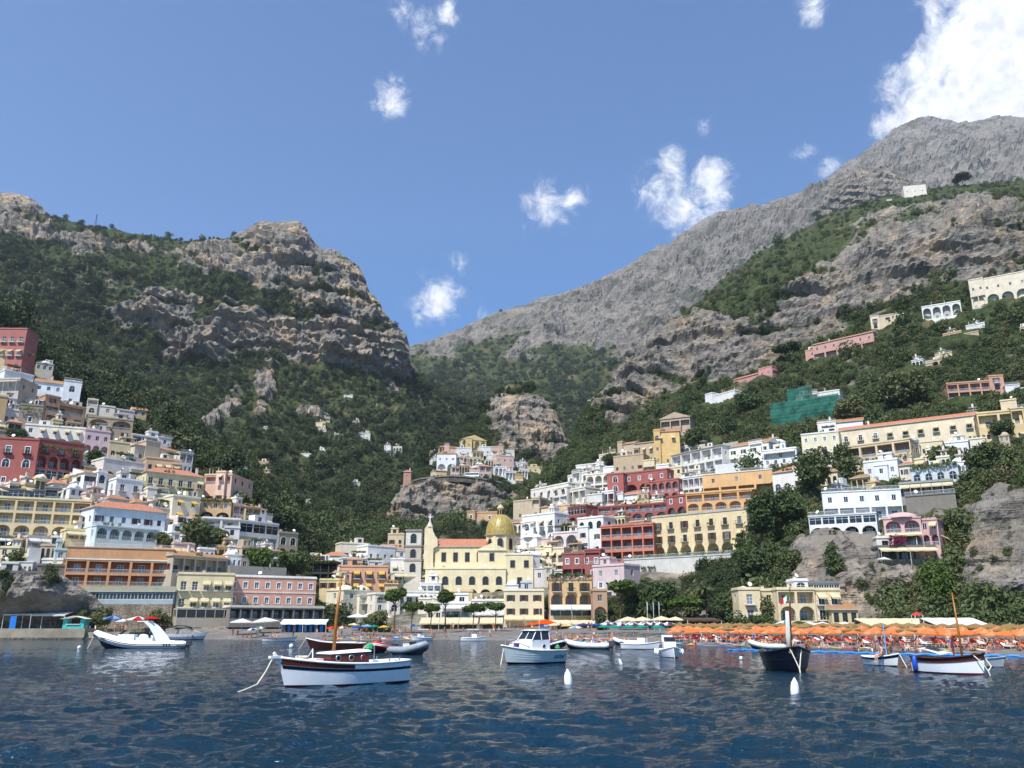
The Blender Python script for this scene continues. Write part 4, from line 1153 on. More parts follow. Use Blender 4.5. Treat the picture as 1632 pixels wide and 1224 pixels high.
H_(D_, 547, 941, 599, 943, 976, 'ecdfb8', 'w2 w2', 'cream house with curved parapet behind the beach parasols', roof='dome', rcol='ecdfb8')
H_(D_, 598, 947, 646, 948, 977, 'efe6cc', 'A2 w3', 'cream house with two dark arches left of the beach pine')
H_(D_, 628, 913, 680, 914, 941, 'e6dfc8', 'g4~c -', 'glazed terrace restaurant below the bell tower', name='restaurant', cat='restaurant', dy=4)
H_(D_, 645, 944, 704, 945, 962, 'eeeade', 'a4', 'low white house with arched windows below the glazed terrace restaurant', dy=5, canopy=(.9, 2.0, 'w'))
H_(D_, 618, 852, 644, 852, 872, 'e0c48c', 'w2', 'small ochre house behind the bell tower', frame='b')
H_(D_, 600, 874, 646, 876, 890, 'e9e4da', 'w4', 'pale house under a low tiled roof behind the bell tower', roof='hip')
H_(D_, 745, 818, 792, 817, 860, 'dca762', 'w2 w2 w2', 'tall orange house rising behind the church roof', trim='w', rail='i', name='house')
H_(D_, 705, 844, 746, 845, 862, 'd98c88', 'w3', 'pink house just above the church nave roof', trim='w')
H_(D_, 720, 943, 753, 943, 966, 'e9c674', 'b1 -', 'small yellow house with a pale blue door below the church', dy=14)
H_(D_, 703, 962, 750, 962, 984, 'efece4', '- l3', 'white terrace house behind the waterfront pines', dy=10, canopy=(.9, 2.4, 'w'))
H_(D_, 803, 942, 867, 942, 985, 'f0dca4', 's3 s3', 'cream house with brown shutters right below the church apse', plain=True, frame='b', shut='b', rail='i', dy=8, canopy=(.08, 2.6, 'c'), roof='flat', rcol='efe2c0')
H_(D_, 806, 933, 826, 933, 943, 'f1efe8', '-', 'small white domed roof house on the shuttered cream house', roof='dome', rcol='f1efe8', dy=7, D=6, found=1)
H_(D_, 830, 929, 848, 929, 943, 'c2ccd2', 'w1', 'small glazed roof hut on the shuttered cream house', dy=6, D=4, found=1)
H_(D_, 876, 924, 944, 924, 984, 'e6b666', 'b3 A3 g4', 'orange-yellow house with three storeys and a broad white canopy', plain=True, frame='b', canopy=(.32, 3.0, 'w'), rail='i', dy=6, vine=(11.0, .4, .9, 240))
H_(D_, 945, 904, 995, 901, 944, 'e0c2c0', 'w2 b3', 'pale pink house with a balcony next to the orange-yellow canopy house', dy=4)
H_(D_, 945, 942, 968, 942, 986, 'c89868', 'w1 A1', 'narrow tan house with an arch between the orange-yellow canopy house and the pine', dy=8)
H_(D_, 853, 876, 899, 874, 914, 'ead4a4', 'w4 b3', 'cream yellow house above three pale arches', frame='b')
H_(D_, 853, 911, 896, 910, 926, 'd6cabc', 'A3', 'pale arcade of three arches under the cream yellow house', dy=5, inner='9a9084')
H_(D_, 897, 884, 958, 882, 924, 'ac5248', 'w4 l4', 'dark red house with white window frames right of the cream yellow house', trim='w', slab='e6ddd6')
# --- right slope, lower and middle
H_(D_, 832, 824, 884, 818, 862, 'efeeea', 'b4~c A4', 'white house with cream awnings and round arches right of the golden dome', inner='c6c6c6')
H_(D_, 880, 851, 921, 848, 876, 'e9d4d2', 'A2', 'pale pink-white house with two big arches below the red hotel', inner='cdbfbc')
H_(D_, 800, 812, 820, 812, 830, 'f0f0ee', 'w1', 'small white house directly behind the golden dome')
H_(D_, 818, 800, 862, 796, 828, 'cdb68c', '- w2', 'tan blank-walled house right behind the golden dome')
H_(D_, 846, 782, 906, 770, 806, 'ece6da', 'w5 l4', 'cream-white terraced house at the left end of the red hotel hillside')
H_(D_, 905, 760, 937, 752, 784, 'efe9da', 'a3 -', 'white house with three arched windows above the terraced cream-white house')
H_(D_, 893, 784, 933, 777, 806, 'e8e0cc', 'l4', 'cream loggia house under the three-arch white house')
H_(D_, 918, 743, 962, 738, 760, 'eeebe2', 'w3', 'white flat house near the top of the red hotel hillside')
H_(D_, 934, 758, 974, 754, 786, 'eae0ca', 'A3 l3', 'cream arcaded wing attached left of the red tower', inner='b8ae9c')
H_(D_, 968, 757, 994, 755, 800, 'bf5646', 'a1 a1 a1', 'tall narrow red tower block with white arched windows', trim='w', dy=5, name='hotel', cat='hotel')
H_(D_, 994, 756, 1064, 748, 784, 'b85648', 'w4 A3', 'upper red hotel wing with green-lit arches', trim='w', name='hotel', cat='hotel')
H_(D_, 1028, 770, 1082, 764, 802, 'c26252', 'A5 A4', 'red hotel wing with white balconies and small white arches', trim='w', slab='f2eee8', inner='e9e4de', name='hotel', cat='hotel', dy=5)
H_(D_, 1080, 764, 1124, 758, 794, 'e9e4dc', 'l5 l5', 'white terraced balcony wing next to the big orange villa', slab='f0ece6', dy=3)
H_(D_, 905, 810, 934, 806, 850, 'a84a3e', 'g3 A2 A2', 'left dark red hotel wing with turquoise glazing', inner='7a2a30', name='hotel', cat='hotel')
H_(D_, 932, 811, 1064, 802, 832, 'b05044', 'l6 A7*1.3', 'long lower red hotel wing with a row of white arches', inner='e8e2da', slab='f0ece6', name='hotel', cat='hotel', dy=6, vine=(8.0, .35, .6, 300))
H_(D_, 1062, 794, 1094, 790, 826, 'b25044', 'w2 A2*1.5', 'right end red hotel wing with two tall white arches', trim='w', inner='e8e2da', name='hotel', cat='hotel', dy=6)
H_(D_, 921, 828, 962, 824, 884, 'ecebe8', 'a3 w2 w2', 'tall white house with small arched windows left of the bright orange house', frame='g')
H_(D_, 958, 840, 1042, 835, 896, 'dd744a', 'l5 l5 l5', 'bright orange house with three storeys of pillared loggias', plain=True, slab='f0e6da', inner='b05a34', dy=5, frame='b')
H_(D_, 1040, 826, 1192, 812, 888, 'ecd08c', 'b7 b7 A7*1.1', 'large pale yellow hotel with grey cornice, rows of balcony doors and arcade', rail='i', frame='b', name='hotel', cat='hotel', rcol='b9b4a4', slab='b49a6c', inner='c8ab6c', D=12, dy=4, vine=(.6, .5, .7, 420))
H_(D_, 995, 893, 1166, 884, 905, 'd5d2c6', '-', 'white terrace wall with planters under the pale yellow hotel', name='terrace_wall', cat='wall', D=6, dy=8, roof='terr', rcol='d5d2c6', vine=(4.2, .7, -2.0, 900))
H_(D_, 1094, 788, 1206, 780, 826, 'edae4c', 'l4 A5 w5', 'lower part of the big orange villa with a large arch', plain=True, inner='e2a04a', slab='f4e2c0', dy=5)
H_(D_, 1120, 758, 1232, 748, 790, 'efb352', 'w3 l4', 'upper part of the big orange villa with white roof railing', plain=True, inner='d89a4c', slab='f4e2c0', D=10, roof='terr', rcol='efece6')
H_(D_, 1140, 741, 1236, 732, 756, 'e4e4e2', '-', 'white roof-terrace screen above the big orange villa', name='terrace_wall', cat='wall', D=5, roof='none', dy=-1)
H_(D_, 1070, 728, 1152, 708, 756, 'e6e2d8', 'l5 l6', 'white hotel with two long terraces left of the brown-roofed white house', slab='eeece6', roof='shed', brown=True, vine=(.2, .7, 1.0, 700))
H_(D_, 1162, 714, 1226, 704, 742, 'efe9d8', 's4 l4', 'white house with dark shutters and a brown tiled roof', roof='gable', brown=True, shut='g')
H_(D_, 1216, 720, 1270, 714, 742, 'edecea', 'l1~w w4', 'white low house with a big awning next to the brown-roofed white house', D=7)
H_(D_, 1232, 755, 1292, 747, 782, 'efe9de', '- a4', 'white house with arched windows under a low tiled roof beside the tall terrace tree', roof='hip')
H_(D_, 1043, 689, 1084, 687, 742, 'eabc4c', 'w2 - w1', 'tall bright yellow house at the top of the slope', roof='gable', brown=True, D=14)
H_(D_, 1053, 669, 1100, 664, 694, 'c8a884', 'l3', 'tan gabled house above the tall bright yellow house', roof='gablef', brown=True)
H_(D_, 1012, 708, 1044, 704, 742, 'c4ae88', 'w3 w3', 'tan house left of the tall bright yellow house', roof='shed', brown=True)
H_(D_, 978, 729, 1026, 724, 756, 'c9aa7c', 'w4', 'long tan house with small windows above the red hotel', frame='b')
H_(D_, 986, 710, 1012, 706, 732, 'd4b48c', 'w2', 'little tan house behind the long tan house', roof='gable', brown=True)
H_(D_, 955, 726, 980, 722, 746, 'e6cfa4', 'w2 -', 'little cream house left of the long tan house')
H_(D_, 938, 746, 956, 742, 760, 'ebe4d6', 'w2', 'tiny white house at the upper left edge of the red hotel hillside', dy=1)
# --- right slope, upper
H_(D_, 1278, 694, 1338, 688, 724, 'eedfae', 'c4 c4', 'pale yellow house with blue-grey windows at the left end of the long tiled building', trim='w', rcol='dfe0e0')
H_(D_, 1338, 688, 1558, 662, 712, 'efd8ac', 'b9*1.2 -', 'very long cream building with terracotta roof and nine balcony doors', plain=True, roof='gable', trim='w', D=9, rail='i', sides=False, dy=2)
H_(D_, 1346, 714, 1452, 700, 744, 'e2c694', 'l4*1.3 w5', 'cream pillared gallery below the very long tiled building', plain=True, inner='8c7454', frame='b', dy=7, vine=(3.0, .4, .6, 260))
H_(D_, 1560, 660, 1700, 648, 702, 'e9c878', 'l4 w5', 'yellow house with brown windows at the right end of the long tiled building', frame='b', roof='flat', dy=4)
H_(D_, 1598, 640, 1624, 637, 690, 'e6cd94', 'w1 -', 'pale square tower block on the yellow house', frame='b', dy=6)
H_(D_, 1304, 677, 1376, 670, 694, 'efeeea', 'w3', 'white low house above the long tiled building', frame='b', roof='gable', brown=True)
H_(D_, 1377, 738, 1431, 732, 760, 'e9ecee', 'c3', 'small white house with big windows among garden trees', dy=4)
H_(D_, 1452, 750, 1528, 742, 770, 'c9d2d4', 'a4', 'pale grey-blue terrace house with a pergola', vine=(5.2, .5, 1.0, 420), dy=3)
H_(D_, 1434, 772, 1520, 766, 790, '9aa0a2', 'l5~c', 'terrace with two long cream awnings and coloured doors', rail='w', inner='7a7a78', dy=4)
H_(D_, 1444, 792, 1524, 786, 812, '8b8375', '-', 'grey stone terrace wall with a blue-grey fence', name='retaining_wall', cat='wall', D=3, roof='terr', rcol='8b8375', dy=4)
H_(D_, 1312, 786, 1438, 780, 828, 'eeeff0', 'w5 l5', 'upper floors of the big white villa with open terraces', plain=True, D=9, roof='terr', dy=2)
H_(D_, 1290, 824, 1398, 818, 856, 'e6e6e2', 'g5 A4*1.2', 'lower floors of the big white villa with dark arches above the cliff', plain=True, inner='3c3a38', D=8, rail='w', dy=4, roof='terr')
H_(D_, 1293, 854, 1396, 850, 872, '9d917c', '-', 'rough stone base wall of the big white villa', name='retaining_wall', cat='wall', D=5, roof='none', dy=3.5)
H_(D_, 1410, 828, 1470, 825, 872, 'e0ada6', 'A2 A2', 'pink cliff villa with rounded gables and cream awnings', plain=True, roof='dome', rcol='e0ada6', inner='c58a90', dy=5, canopy=(.5, 1.6, 'c'))
H_(D_, 1468, 830, 1496, 828, 870, 'dea69e', 'w2 A2', 'right wing of the pink cliff villa with a red arch', plain=True, inner='a85a58', dy=4)
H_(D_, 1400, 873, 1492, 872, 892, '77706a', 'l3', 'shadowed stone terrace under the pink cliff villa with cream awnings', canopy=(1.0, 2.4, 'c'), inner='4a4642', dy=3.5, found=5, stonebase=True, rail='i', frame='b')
H_(D_, 1511, 612, 1602, 606, 648, 'd99a70', 'l5 l5 -', 'coral house with two long white balconies on the upper slope', slab='eeeae4', frame='b', dy=3)
H_(D_, 1604, 622, 1680, 616, 640, 'dedcd6', 'w4', 'low white house right of the coral balcony house', roof='flat')
H_(D_, 1296, 551, 1393, 529, 566, 'dc9a88', 'w7 l5', 'long salmon hotel under the grey cliff', plain=True, slab='efdcd2', roof='gable', brown=True, frame='w', D=9)
H_(D_, 1284, 560, 1306, 556, 580, 'e09a84', 'w1 A1', 'salmon annex with a red awning at the lower end of the long salmon hotel')
H_(D_, 1388, 507, 1443, 498, 522, 'd9c39a', 'w3 -', 'tan low house tucked under the grey cliff right of the salmon hotel', frame='b')
H_(D_, 1470, 490, 1532, 480, 506, 'e9e6d8', 'A4', 'white house with wide arches under the grey cliff', inner='bdbab0')
H_(D_, 1547, 450, 1640, 432, 486, 'ecdcb8', 'w5 A4', 'large cream villa with arches high under the grey cliff')
H_(D_, 1170, 606, 1233, 590, 622, 'da8678', 'w5 -', 'long low pink house half hidden by trees below the cliff', roof='gable', brown=True)
H_(D_, 1124, 636, 1172, 622, 648, 'ebe9e4', 'w4', 'long low white house beside the pink bougainvillea below the cliff')
H_(D_, 1270, 632, 1340, 622, 668, 'd8d6d0', 'w4 -', 'grey-white building behind the green scaffolding', D=8, dy=1)
for (x0_, x1_, yt, yb_, cc, lab) in ((1414, 1436, 321, 334, 'e8e4da', 'small white house high on the green ridge'), (1440, 1476, 296, 309, 'e9e0cc', 'cream house highest on the green ridge'), (1388, 1406, 338, 349, 'e6e2d8', 'tiny white house lowest on the green ridge')):
    H_(D_, x0_, yt, x1_, yt - 3, yb_, cc, 'w3', lab, Y=940, found=8, roof='hip', brown=True)
# --- ledge village on the knoll
H_(E_, 736, 700, 775, 703, 716, 'e8c45c', 'A4', 'little yellow church building at the top of the ledge village', roof='gablef', brown=True)
H_(E_, 708, 713, 732, 714, 728, 'e5b096', 'w3', 'small pink house with tiled roof in the ledge village', roof='hip')
H_(E_, 696, 723, 727, 723, 752, 'f0efec', 'w3 A2', 'white two-storey house with tiled roof above the road bend', roof='hip', brown=True)
H_(E_, 728, 714, 752, 715, 728, 'eeece6', 'w2', 'low white house beside the yellow church building')
H_(E_, 764, 712, 782, 713, 726, 'efece4', 'w2', 'small white house right of the yellow church building')
H_(E_, 782, 712, 802, 713, 726, 'e8c0a0', 'w2', 'small peach house in the ledge village')
H_(E_, 791, 726, 819, 728, 750, 'e9b9a6', 'w3 w3', 'pink tall house in the ledge village')
H_(E_, 800, 718, 820, 719, 730, 'eceae4', 'w2', 'white terrace house above the pink tall house')
H_(E_, 819, 737, 834, 738, 754, 'f0eeea', 'w1 -', 'white blank-fronted house at the end of the ledge village')
H_(E_, 841, 744, 884, 745, 764, 'e4cc8c', 'w5 w5', 'long yellow two-storey house right of the ledge village')
H_(E_, 643, 752, 655, 752, 764, 'c98a70', 'w1', 'little red-roofed house left of the road bend', roof='hip')
# --- houses scattered in the woods
for (x0_, x1_, yt, yb_, cc, rw, lab) in ((474, 494, 796, 812, 'f0eee8', 'A3', 'lone white house with arches in the dark woods'), (498, 526, 664, 674, 'b5a68c', '-', 'ruined tan stone terrace in the woods'), (570, 590, 690, 702, 'e3ddd0', 'w2', 'tiny white house in the valley woods below the tan cliff'),
        (548, 562, 630, 638, 'e9e6de', 'w2', 'tiny white house high in the valley woods'), (405, 428, 682, 692, 'cfc8b8', 'w3', 'pale low house in the woods above the salmon pink house'), (500, 520, 684, 694, 'd9d0bc', 'w2', 'pale house below the ruined terrace'),
        (232, 262, 640, 652, 'c9a58c', 'w3', 'brick-pink house above the low white villa'), (520, 548, 694, 702, 'c9c2b2', 'w3', 'long pale house below the ruined tan terrace'), (560, 574, 768, 778, 'd8cdb8', 'w1', 'tiny tan house in the lower valley woods')):
    H_(A, x0_, yt, x1_, yt + 1, yb_, cc, rw, lab, found=6)
# --- yellow beach house
H_(D_, 1178, 940, 1213, 940, 990, 'ecd294', 'b1 b1', 'left block of the yellow beach house with a terrace of white parasols', plain=True, dy=8, Y=196)
H_(D_, 1240, 940, 1300, 940, 990, 'eed69a', 'l2 A2*1.2', 'middle of the yellow beach house with loggias and a large arch', plain=True, Y=193, rail='i', inner='e2c88c', D=9)
H_(D_, 1300, 941, 1341, 941, 990, 'edd496', 'b2 b2', 'right block of the yellow beach house with tall windows', plain=True, Y=193.5, trim='w', rail='i', D=9)
H_(D_, 1265, 926, 1288, 926, 940, 'f1f0ec', 'a1', 'white attic with an oval window on the yellow beach house', Y=194, found=.5, D=5)
H_(D_, 1289, 930, 1338, 930, 941, 'b8c0c4', 'g6', 'glazed attic storey on the yellow beach house', Y=195, found=.5, D=5, rcol='7d8286')
H_(D_, 1213, 942, 1240, 942, 990, 'e9d090', 'w1 -', 'ivy covered middle wall of the yellow beach house', Y=197, D=8)
H_(D_, 1326, 972, 1368, 972, 992, 'e0c684', 'd3', 'low yellow wing with a brown roof beside the beach house', Y=190, roof='shed', brown=True, D=5, frame='b')

# --- small houses wedged into the gaps of the two hillsides
PAL = [('cream', 'ece0c0'), ('white', 'ecebe6'), ('pale yellow', 'e8d49a'), ('pinkish', 'e4bfae'), ('tan', 'c8ad84'), ('white', 'efeee9'), ('ochre', 'd9b472'), ('grey-white', 'dcdad2')]
FEAT = [('w3', 'small plain windows'), ('b3', 'balcony doors'), ('A3', 'round arches'), ('l3', 'open loggias'), ('w2 w2', 'two rows of small windows'), ('l2 w3', 'a loggia over small windows'), ('a3', 'arched windows'), ('b2~c', 'cream awnings')]
def fillers(S, seed, n, xr, top, bot, slope, where, grp, wr=(20, 38), hr=(15, 20), ovm=.45):
    r = random.Random(seed); made = 0; tries = 0
    while made < n and tries < 5000:
        tries += 1
        x = r.uniform(*xr); t0 = np.interp(x, *top); b0 = np.interp(x, *bot)
        w = r.uniform(*wr); yt = r.uniform(t0, b0); fi = r.randrange(len(FEAT)); h = r.uniform(*hr) * (1.5 if ' ' in FEAT[fi][0] else 1)
        x0, x1, y1 = x - w / 2, x + w / 2, yt + h
        if y1 > b0 + 12: continue
        ar = w * h; ov = 0
        for (a, b, c, d) in RECTS:
            ov += max(0, min(b, x1) - max(a, x0)) * max(0, min(d, y1) - max(c, yt))
        if ov > ovm * ar: continue
        cn, hx = PAL[r.randrange(len(PAL))]
        sl = slope * w
        H_(S, x0, yt - sl / 2, x1, yt + sl / 2, y1 + 4, hx, FEAT[fi][0], '%s house with %s among %s' % (cn, FEAT[fi][1], where), group=grp, frame=r.choice('wwb'), roof=r.choice(('flat', 'flat', 'flat', 'terr', 'dome', 'hip')), brown=r.random() < .5, found=6)
        made += 1
fillers(A, 5, 62, (0, 470), ([-40, 0, 135, 275, 400, 475], [560, 560, 655, 705, 805, 865]), ([-40, 0, 300, 475], [930, 930, 905, 905]), .14, 'the terraces of the left hillside', 'small houses of the left hillside')
fillers(D_, 6, 56, (830, 1240), ([830, 920, 1060, 1240], [815, 752, 715, 705]), ([830, 1000, 1100, 1240], [915, 880, 800, 745]), -.1, 'the terraces of the right hillside', 'small houses of the right hillside')
fillers(D_, 8, 18, (500, 690), ([500, 690], [885, 885]), ([500, 690], [960, 960]), 0, 'the houses left of the church', 'small houses left of the church')
fillers(D_, 9, 8, (1300, 1620), ([1300, 1450, 1620], [705, 690, 690]), ([1300, 1450, 1620], [775, 765, 740]), -.1, 'gardens below the long building', 'small houses in the gardens')
fillers(E_, 11, 22, (692, 836), ([692, 740, 836], [714, 706, 736]), ([692, 740, 800, 836], [752, 748, 752, 760]), .05, 'the houses of the ledge village', 'small houses of the ledge village', (11, 20), (8, 11), .5)
fillers(A, 12, 9, (400, 640), ([400, 640], [660, 640]), ([400, 640], [780, 720]), 0, 'the woods of the valley', 'small houses in the valley woods', (10, 18), (6, 9), .1)
H_(D_, 752, 958, 804, 958, 988, 'e9e0cb', 'A4 l4', 'cream terrace building directly under the church arches', dy=7, canopy=(.45, 2.2, 'w'), plain=True)
H_(D_, 680, 962, 705, 962, 986, 'e4d6b4', 'w2 d2', 'narrow cream house between the promenade pines', dy=8)
H_(D_, 868, 905, 880, 905, 930, 'd9c8a4', 'w1 w1', 'very narrow tan house beside the church apse', dy=4)
fillers(A, 25, 48, (0, 470), ([-40, 0, 135, 275, 400, 475], [575, 575, 660, 715, 810, 870]), ([-40, 0, 300, 475], [870, 870, 880, 895]), .14, 'terraces left of the valley', 'tiny houses of the left terraces', (13, 24), (11, 15), .62)
fillers(D_, 26, 46, (840, 1240), ([830, 920, 1060, 1240], [812, 755, 712, 705]), ([830, 1000, 1100, 1240], [905, 850, 780, 742]), -.1, 'terraces right of the dome', 'tiny houses of the right terraces', (13, 24), (11, 15), .62)
fillers(D_, 27, 14, (1300, 1630), ([1300, 1450, 1630], [690, 680, 640]), ([1300, 1450, 1630], [790, 770, 700]), -.12, 'gardens by the long building', 'tiny houses in the gardens', (14, 28), (11, 16), .4)
fillers(D_, 28, 7, (1440, 1640), ([1440, 1640], [560, 470]), ([1440, 1640], [600, 520]), -.2, 'the scrub under the grey cliff', 'tiny houses under the cliff', (16, 32), (10, 14), .1)
# ---------------------------------------------------------------- the domed church and its bell tower
CH = 'f2dd9c'
YC = 274.0
cxp = at(740, 900, YC).x
zc = at(740, 962, YC).z
lx = lambda px: kx(px, 905) * YC - cxp
lz = lambda py: CAMH + kz(740, py) * YC - zc
church = empty('church', (cxp, YC, zc)); tag(church, 'large pale yellow church with a golden tiled dome and orange nave roof', 'church')
co = dict(awr=0, trim='s', frame='b', inner='cdb884', rail='i')
block(church, lx(676), lx(772), 5, 13, lz(905), lz(869) - lz(905), CH, '-*.25 W5 -*.3', co, 6, False)
roof(church, 'gable', lx(683), lx(772), 5, 13, lz(869), CH, random.Random(2))
block(church, lx(678), lx(806), 0, 6, lz(962), lz(907) - lz(962), CH, '-*.35 H6*1 A6*1.25', co, 8, False)
roof(church, 'flat', lx(678), lx(806), 0, 6, lz(907), 'efdfae', random.Random(99))
block(church, lx(761), lx(806), 2.5, 16, lz(908), lz(875) - lz(908), CH, '-*.15 W1*1.3 -*.7', co, 2, False)
mb = MB(); a, b, zt = lx(760), lx(807), lz(875)
mb.face([(a, 2.4, zt), (b, 2.4, zt), (b - 1, 2.4, zt + .6), ((a + b) / 2, 2.4, zt + 2.2), (a + 1, 2.4, zt + .6)], plaster(CH))
mb.face([(a, 2.4, zt), ((a + b) / 2, 2.4, zt + 2.2), ((a + b) / 2, 18, zt + 2.2), (a, 18, zt)], TILEB)
mb.face([(b, 2.4, zt), (b, 18, zt), ((a + b) / 2, 18, zt + 2.2), ((a + b) / 2, 2.4, zt + 2.2)], TILEB)
mb.box(a - .2, b + .2, 2.1, 2.39, zt - .3, zt, plaster('e6d6a8')); mb.build('gable', church)
block(church, lx(806), lx(850), 1, 14, lz(962), lz(884) - lz(962), CH, '-*.25 W2*.8 -*.35 W1*1.1 -*.9', co, 8, True)
roof(church, 'flat', lx(806), lx(850), 1, 14, lz(884), 'ece0bc', random.Random(98))
# drum, dome and lantern
dcx, dcy = lx(796.5), 12.0
r0 = (lx(820) - lx(772)) / 2
zd, zk = lz(880) - 1, lz(847)
mb = MB(); n = 8
for i in range(n):
    a0, a1 = 2 * math.pi * (i + .5) / n - math.pi / 2, 2 * math.pi * (i + 1.5) / n - math.pi / 2
    p = lambda a, r, z: (dcx + r * math.cos(a), dcy + r * math.sin(a), z)
    rr = r0 / math.cos(math.pi / n) * .98
    mb.face([p(a0, rr, zd), p(a1, rr, zd), p(a1, rr, zk), p(a0, rr, zk)], plaster(CH))
mb.build('drum', church)
mb = MB(); mb.lathe([(r0 * 1.0, zk - .5), (r0 * 1.12, zk - .3), (r0 * 1.14, zk), (r0 * .9, zk + .05)], plaster('d8c48c'), 24, (dcx, dcy, 0)); mb.build('cornice', church)
for i in range(8):
    a = 2 * math.pi * i / 8 - math.pi / 2
    wm = window_mesh('w', 1.7, 3.6, FRAMEB, STONETRIM, True)
    o = mesh_obj('window', wm[0], church, (dcx + r0 * 1.005 * math.cos(a), dcy + r0 * 1.005 * math.sin(a), zd + 2.6), (0, 0, a + math.pi / 2)); mesh_obj('pane', wm[1], o, (0, .02, 0))
m, t = newmat('golden_dome_tiles')
tc = t.n('ShaderNodeTexCoord').outputs['Object']
v = t.n('ShaderNodeTexVoronoi', Scale=2.2); t.put(v.inputs['Vector'], tc)
col = t.mix(v.outputs[1], hexc('7c6e36'), hexc('b89e54'))
col = t.mix(t.math('MULTIPLY', t.ramp(t.noise(tc, .5, 4), .45, .7), .6), col, hexc('8f7f4c'))
b_ = t.n('ShaderNodeBump', Strength=.5, Distance=.1, Height=v.outputs[0])
out(t, t.n('ShaderNodeBsdfPrincipled', Base_Color=col, Roughness=.42, Specular_IOR_Level=.5, Normal=b_.outputs[0]))
DOMEM = m
hd = lz(813) - zk
prof = [(r0 * 1.03 * math.cos(a) ** .82, zk + hd * math.sin(a)) for a in [j * math.pi / 2 / 11 for j in range(12)]]
prof[-1] = (.35, prof[-1][1])
mb = MB(); mb.lathe(prof, DOMEM, 32, (dcx, dcy, 0)); dome = mb.build('dome', church, True)
for i in range(8):
    a = 2 * math.pi * (i + .5) / 8 - math.pi / 2
    mb = MB(); mb.tube([(dcx + r * 1.005 * math.cos(a), dcy + r * 1.005 * math.sin(a), z) for r, z in prof], .16, plaster('b8a25c'), 5); mb.build('rib', dome)
zl = lz(814.5); rl = r0 * .2
mb = MB(); mb.lathe([(rl * 1.3, zl - .5), (rl * 1.3, zl), (rl, zl + .1), (rl, zl + 2.3), (rl * 1.25, zl + 2.4), (rl * 1.2, zl + 2.7), (rl * .95, zl + 3.1), (rl * .55, zl + 3.6), (.1, zl + 3.9)], plaster('e0b870'), 12, (dcx, dcy, 0)); lan = mb.build('lantern', church)
for i in range(8):
    a = 2 * math.pi * i / 8 - math.pi / 2
    mb = MB(); mb.box(-.28, .28, -.03, .03, 0, 1.5, DARK); mb.build('opening', lan, loc=(dcx + rl * .985 * math.cos(a), dcy + rl * .985 * math.sin(a), zl + .45), rot=(0, 0, a + math.pi / 2))
mb = MB(); mb.lathe([(.05, 0), (.3, .15), (.38, .4), (.3, .65), (.05, .8)], simple('verdigris', '6f9a8e', .4), 10, (dcx, dcy, zl + 3.85)); mb.tube([(dcx, dcy, zl + 4.6), (dcx, dcy, zl + 5.5)], .06, IRON, 5); mb.build('finial', church)
# scrolled gable of the west front, seen edge-on, with its cross
mb = MB(); pts = [(673, 905), (673, 841), (675, 837), (685, 837), (687, 845), (690, 851), (694, 856), (695, 868), (688, 872), (688, 905)]
P2 = [(lx(x), lz(y)) for x, y in pts]
for y in (4.0, 5.6): mb.face([(x, y, z) for x, z in (P2 if y < 5 else P2[::-1])], plaster('f0dba2'))
for i in range(len(P2)):
    (x0_, z0_), (x1_, z1_) = P2[i], P2[(i + 1) % len(P2)]
    mb.face([(x0_, 4.0, z0_), (x0_, 5.6, z0_), (x1_, 5.6, z1_), (x1_, 4.0, z1_)], plaster('f0dba2'))
mb.build('gable', church)
mb = MB(); x_ = lx(681); z_ = lz(837); mb.lathe([(1.2, 0), (.9, .5), (.45, 1.4), (.3, 2.0)], plaster('e2d2b0'), 8, (x_, 4.8, z_)); mb.box(x_ - .14, x_ + .14, 4.68, 4.92, z_ + 2, z_ + 4.2, WHITE); mb.box(x_ - .65, x_ - .141, 4.7, 4.9, z_ + 3.1, z_ + 3.35, WHITE); mb.box(x_ + .141, x_ + .65, 4.7, 4.9, z_ + 3.1, z_ + 3.35, WHITE); mb.build('cross', church)
# bell tower
YT = 279.0
tx = lambda px: kx(px, 890) * YT
tz = lambda py: CAMH + kz(658, py) * YT
bt = empty('bell_tower', (tx(658), YT, tz(915))); tag(bt, 'pale square stone bell tower left of the church', 'tower')
zz = tz(915); w2 = (tx(672) - tx(645)) / 2
for (ya, yb_, cc, k, g) in ((915, 894, 'd8cdb8', 'H1', 1.0), (892, 871, 'c9bba4', 'H1', .96), (869, 846, 'dcd8cc', 'H1', .92)):
    block(bt, -w2 * g, w2 * g, (1 - g) * w2, 2 * w2 * g, tz(ya) - zz, tz(yb_) - tz(ya), cc, k, dict(trim='s', awr=0, frame='b'), 0 if ya < 915 else 10)
for (py, g) in ((894, 1.05), (871, 1.0), (846, .97)):
    mb = MB(); z_ = tz(py) - zz; mb.box(-w2 * g - .15, w2 * g + .15, -.15, 2 * w2 + .1, z_ - .05, z_ + .45, plaster('a89880')); mb.build('cornice', bt)
FOOT.append((cxp + 3, YC, 0, 55, 20, zc, 30)); FOOT.append((tx(658), YT, 0, 7, 7, zz, 20))

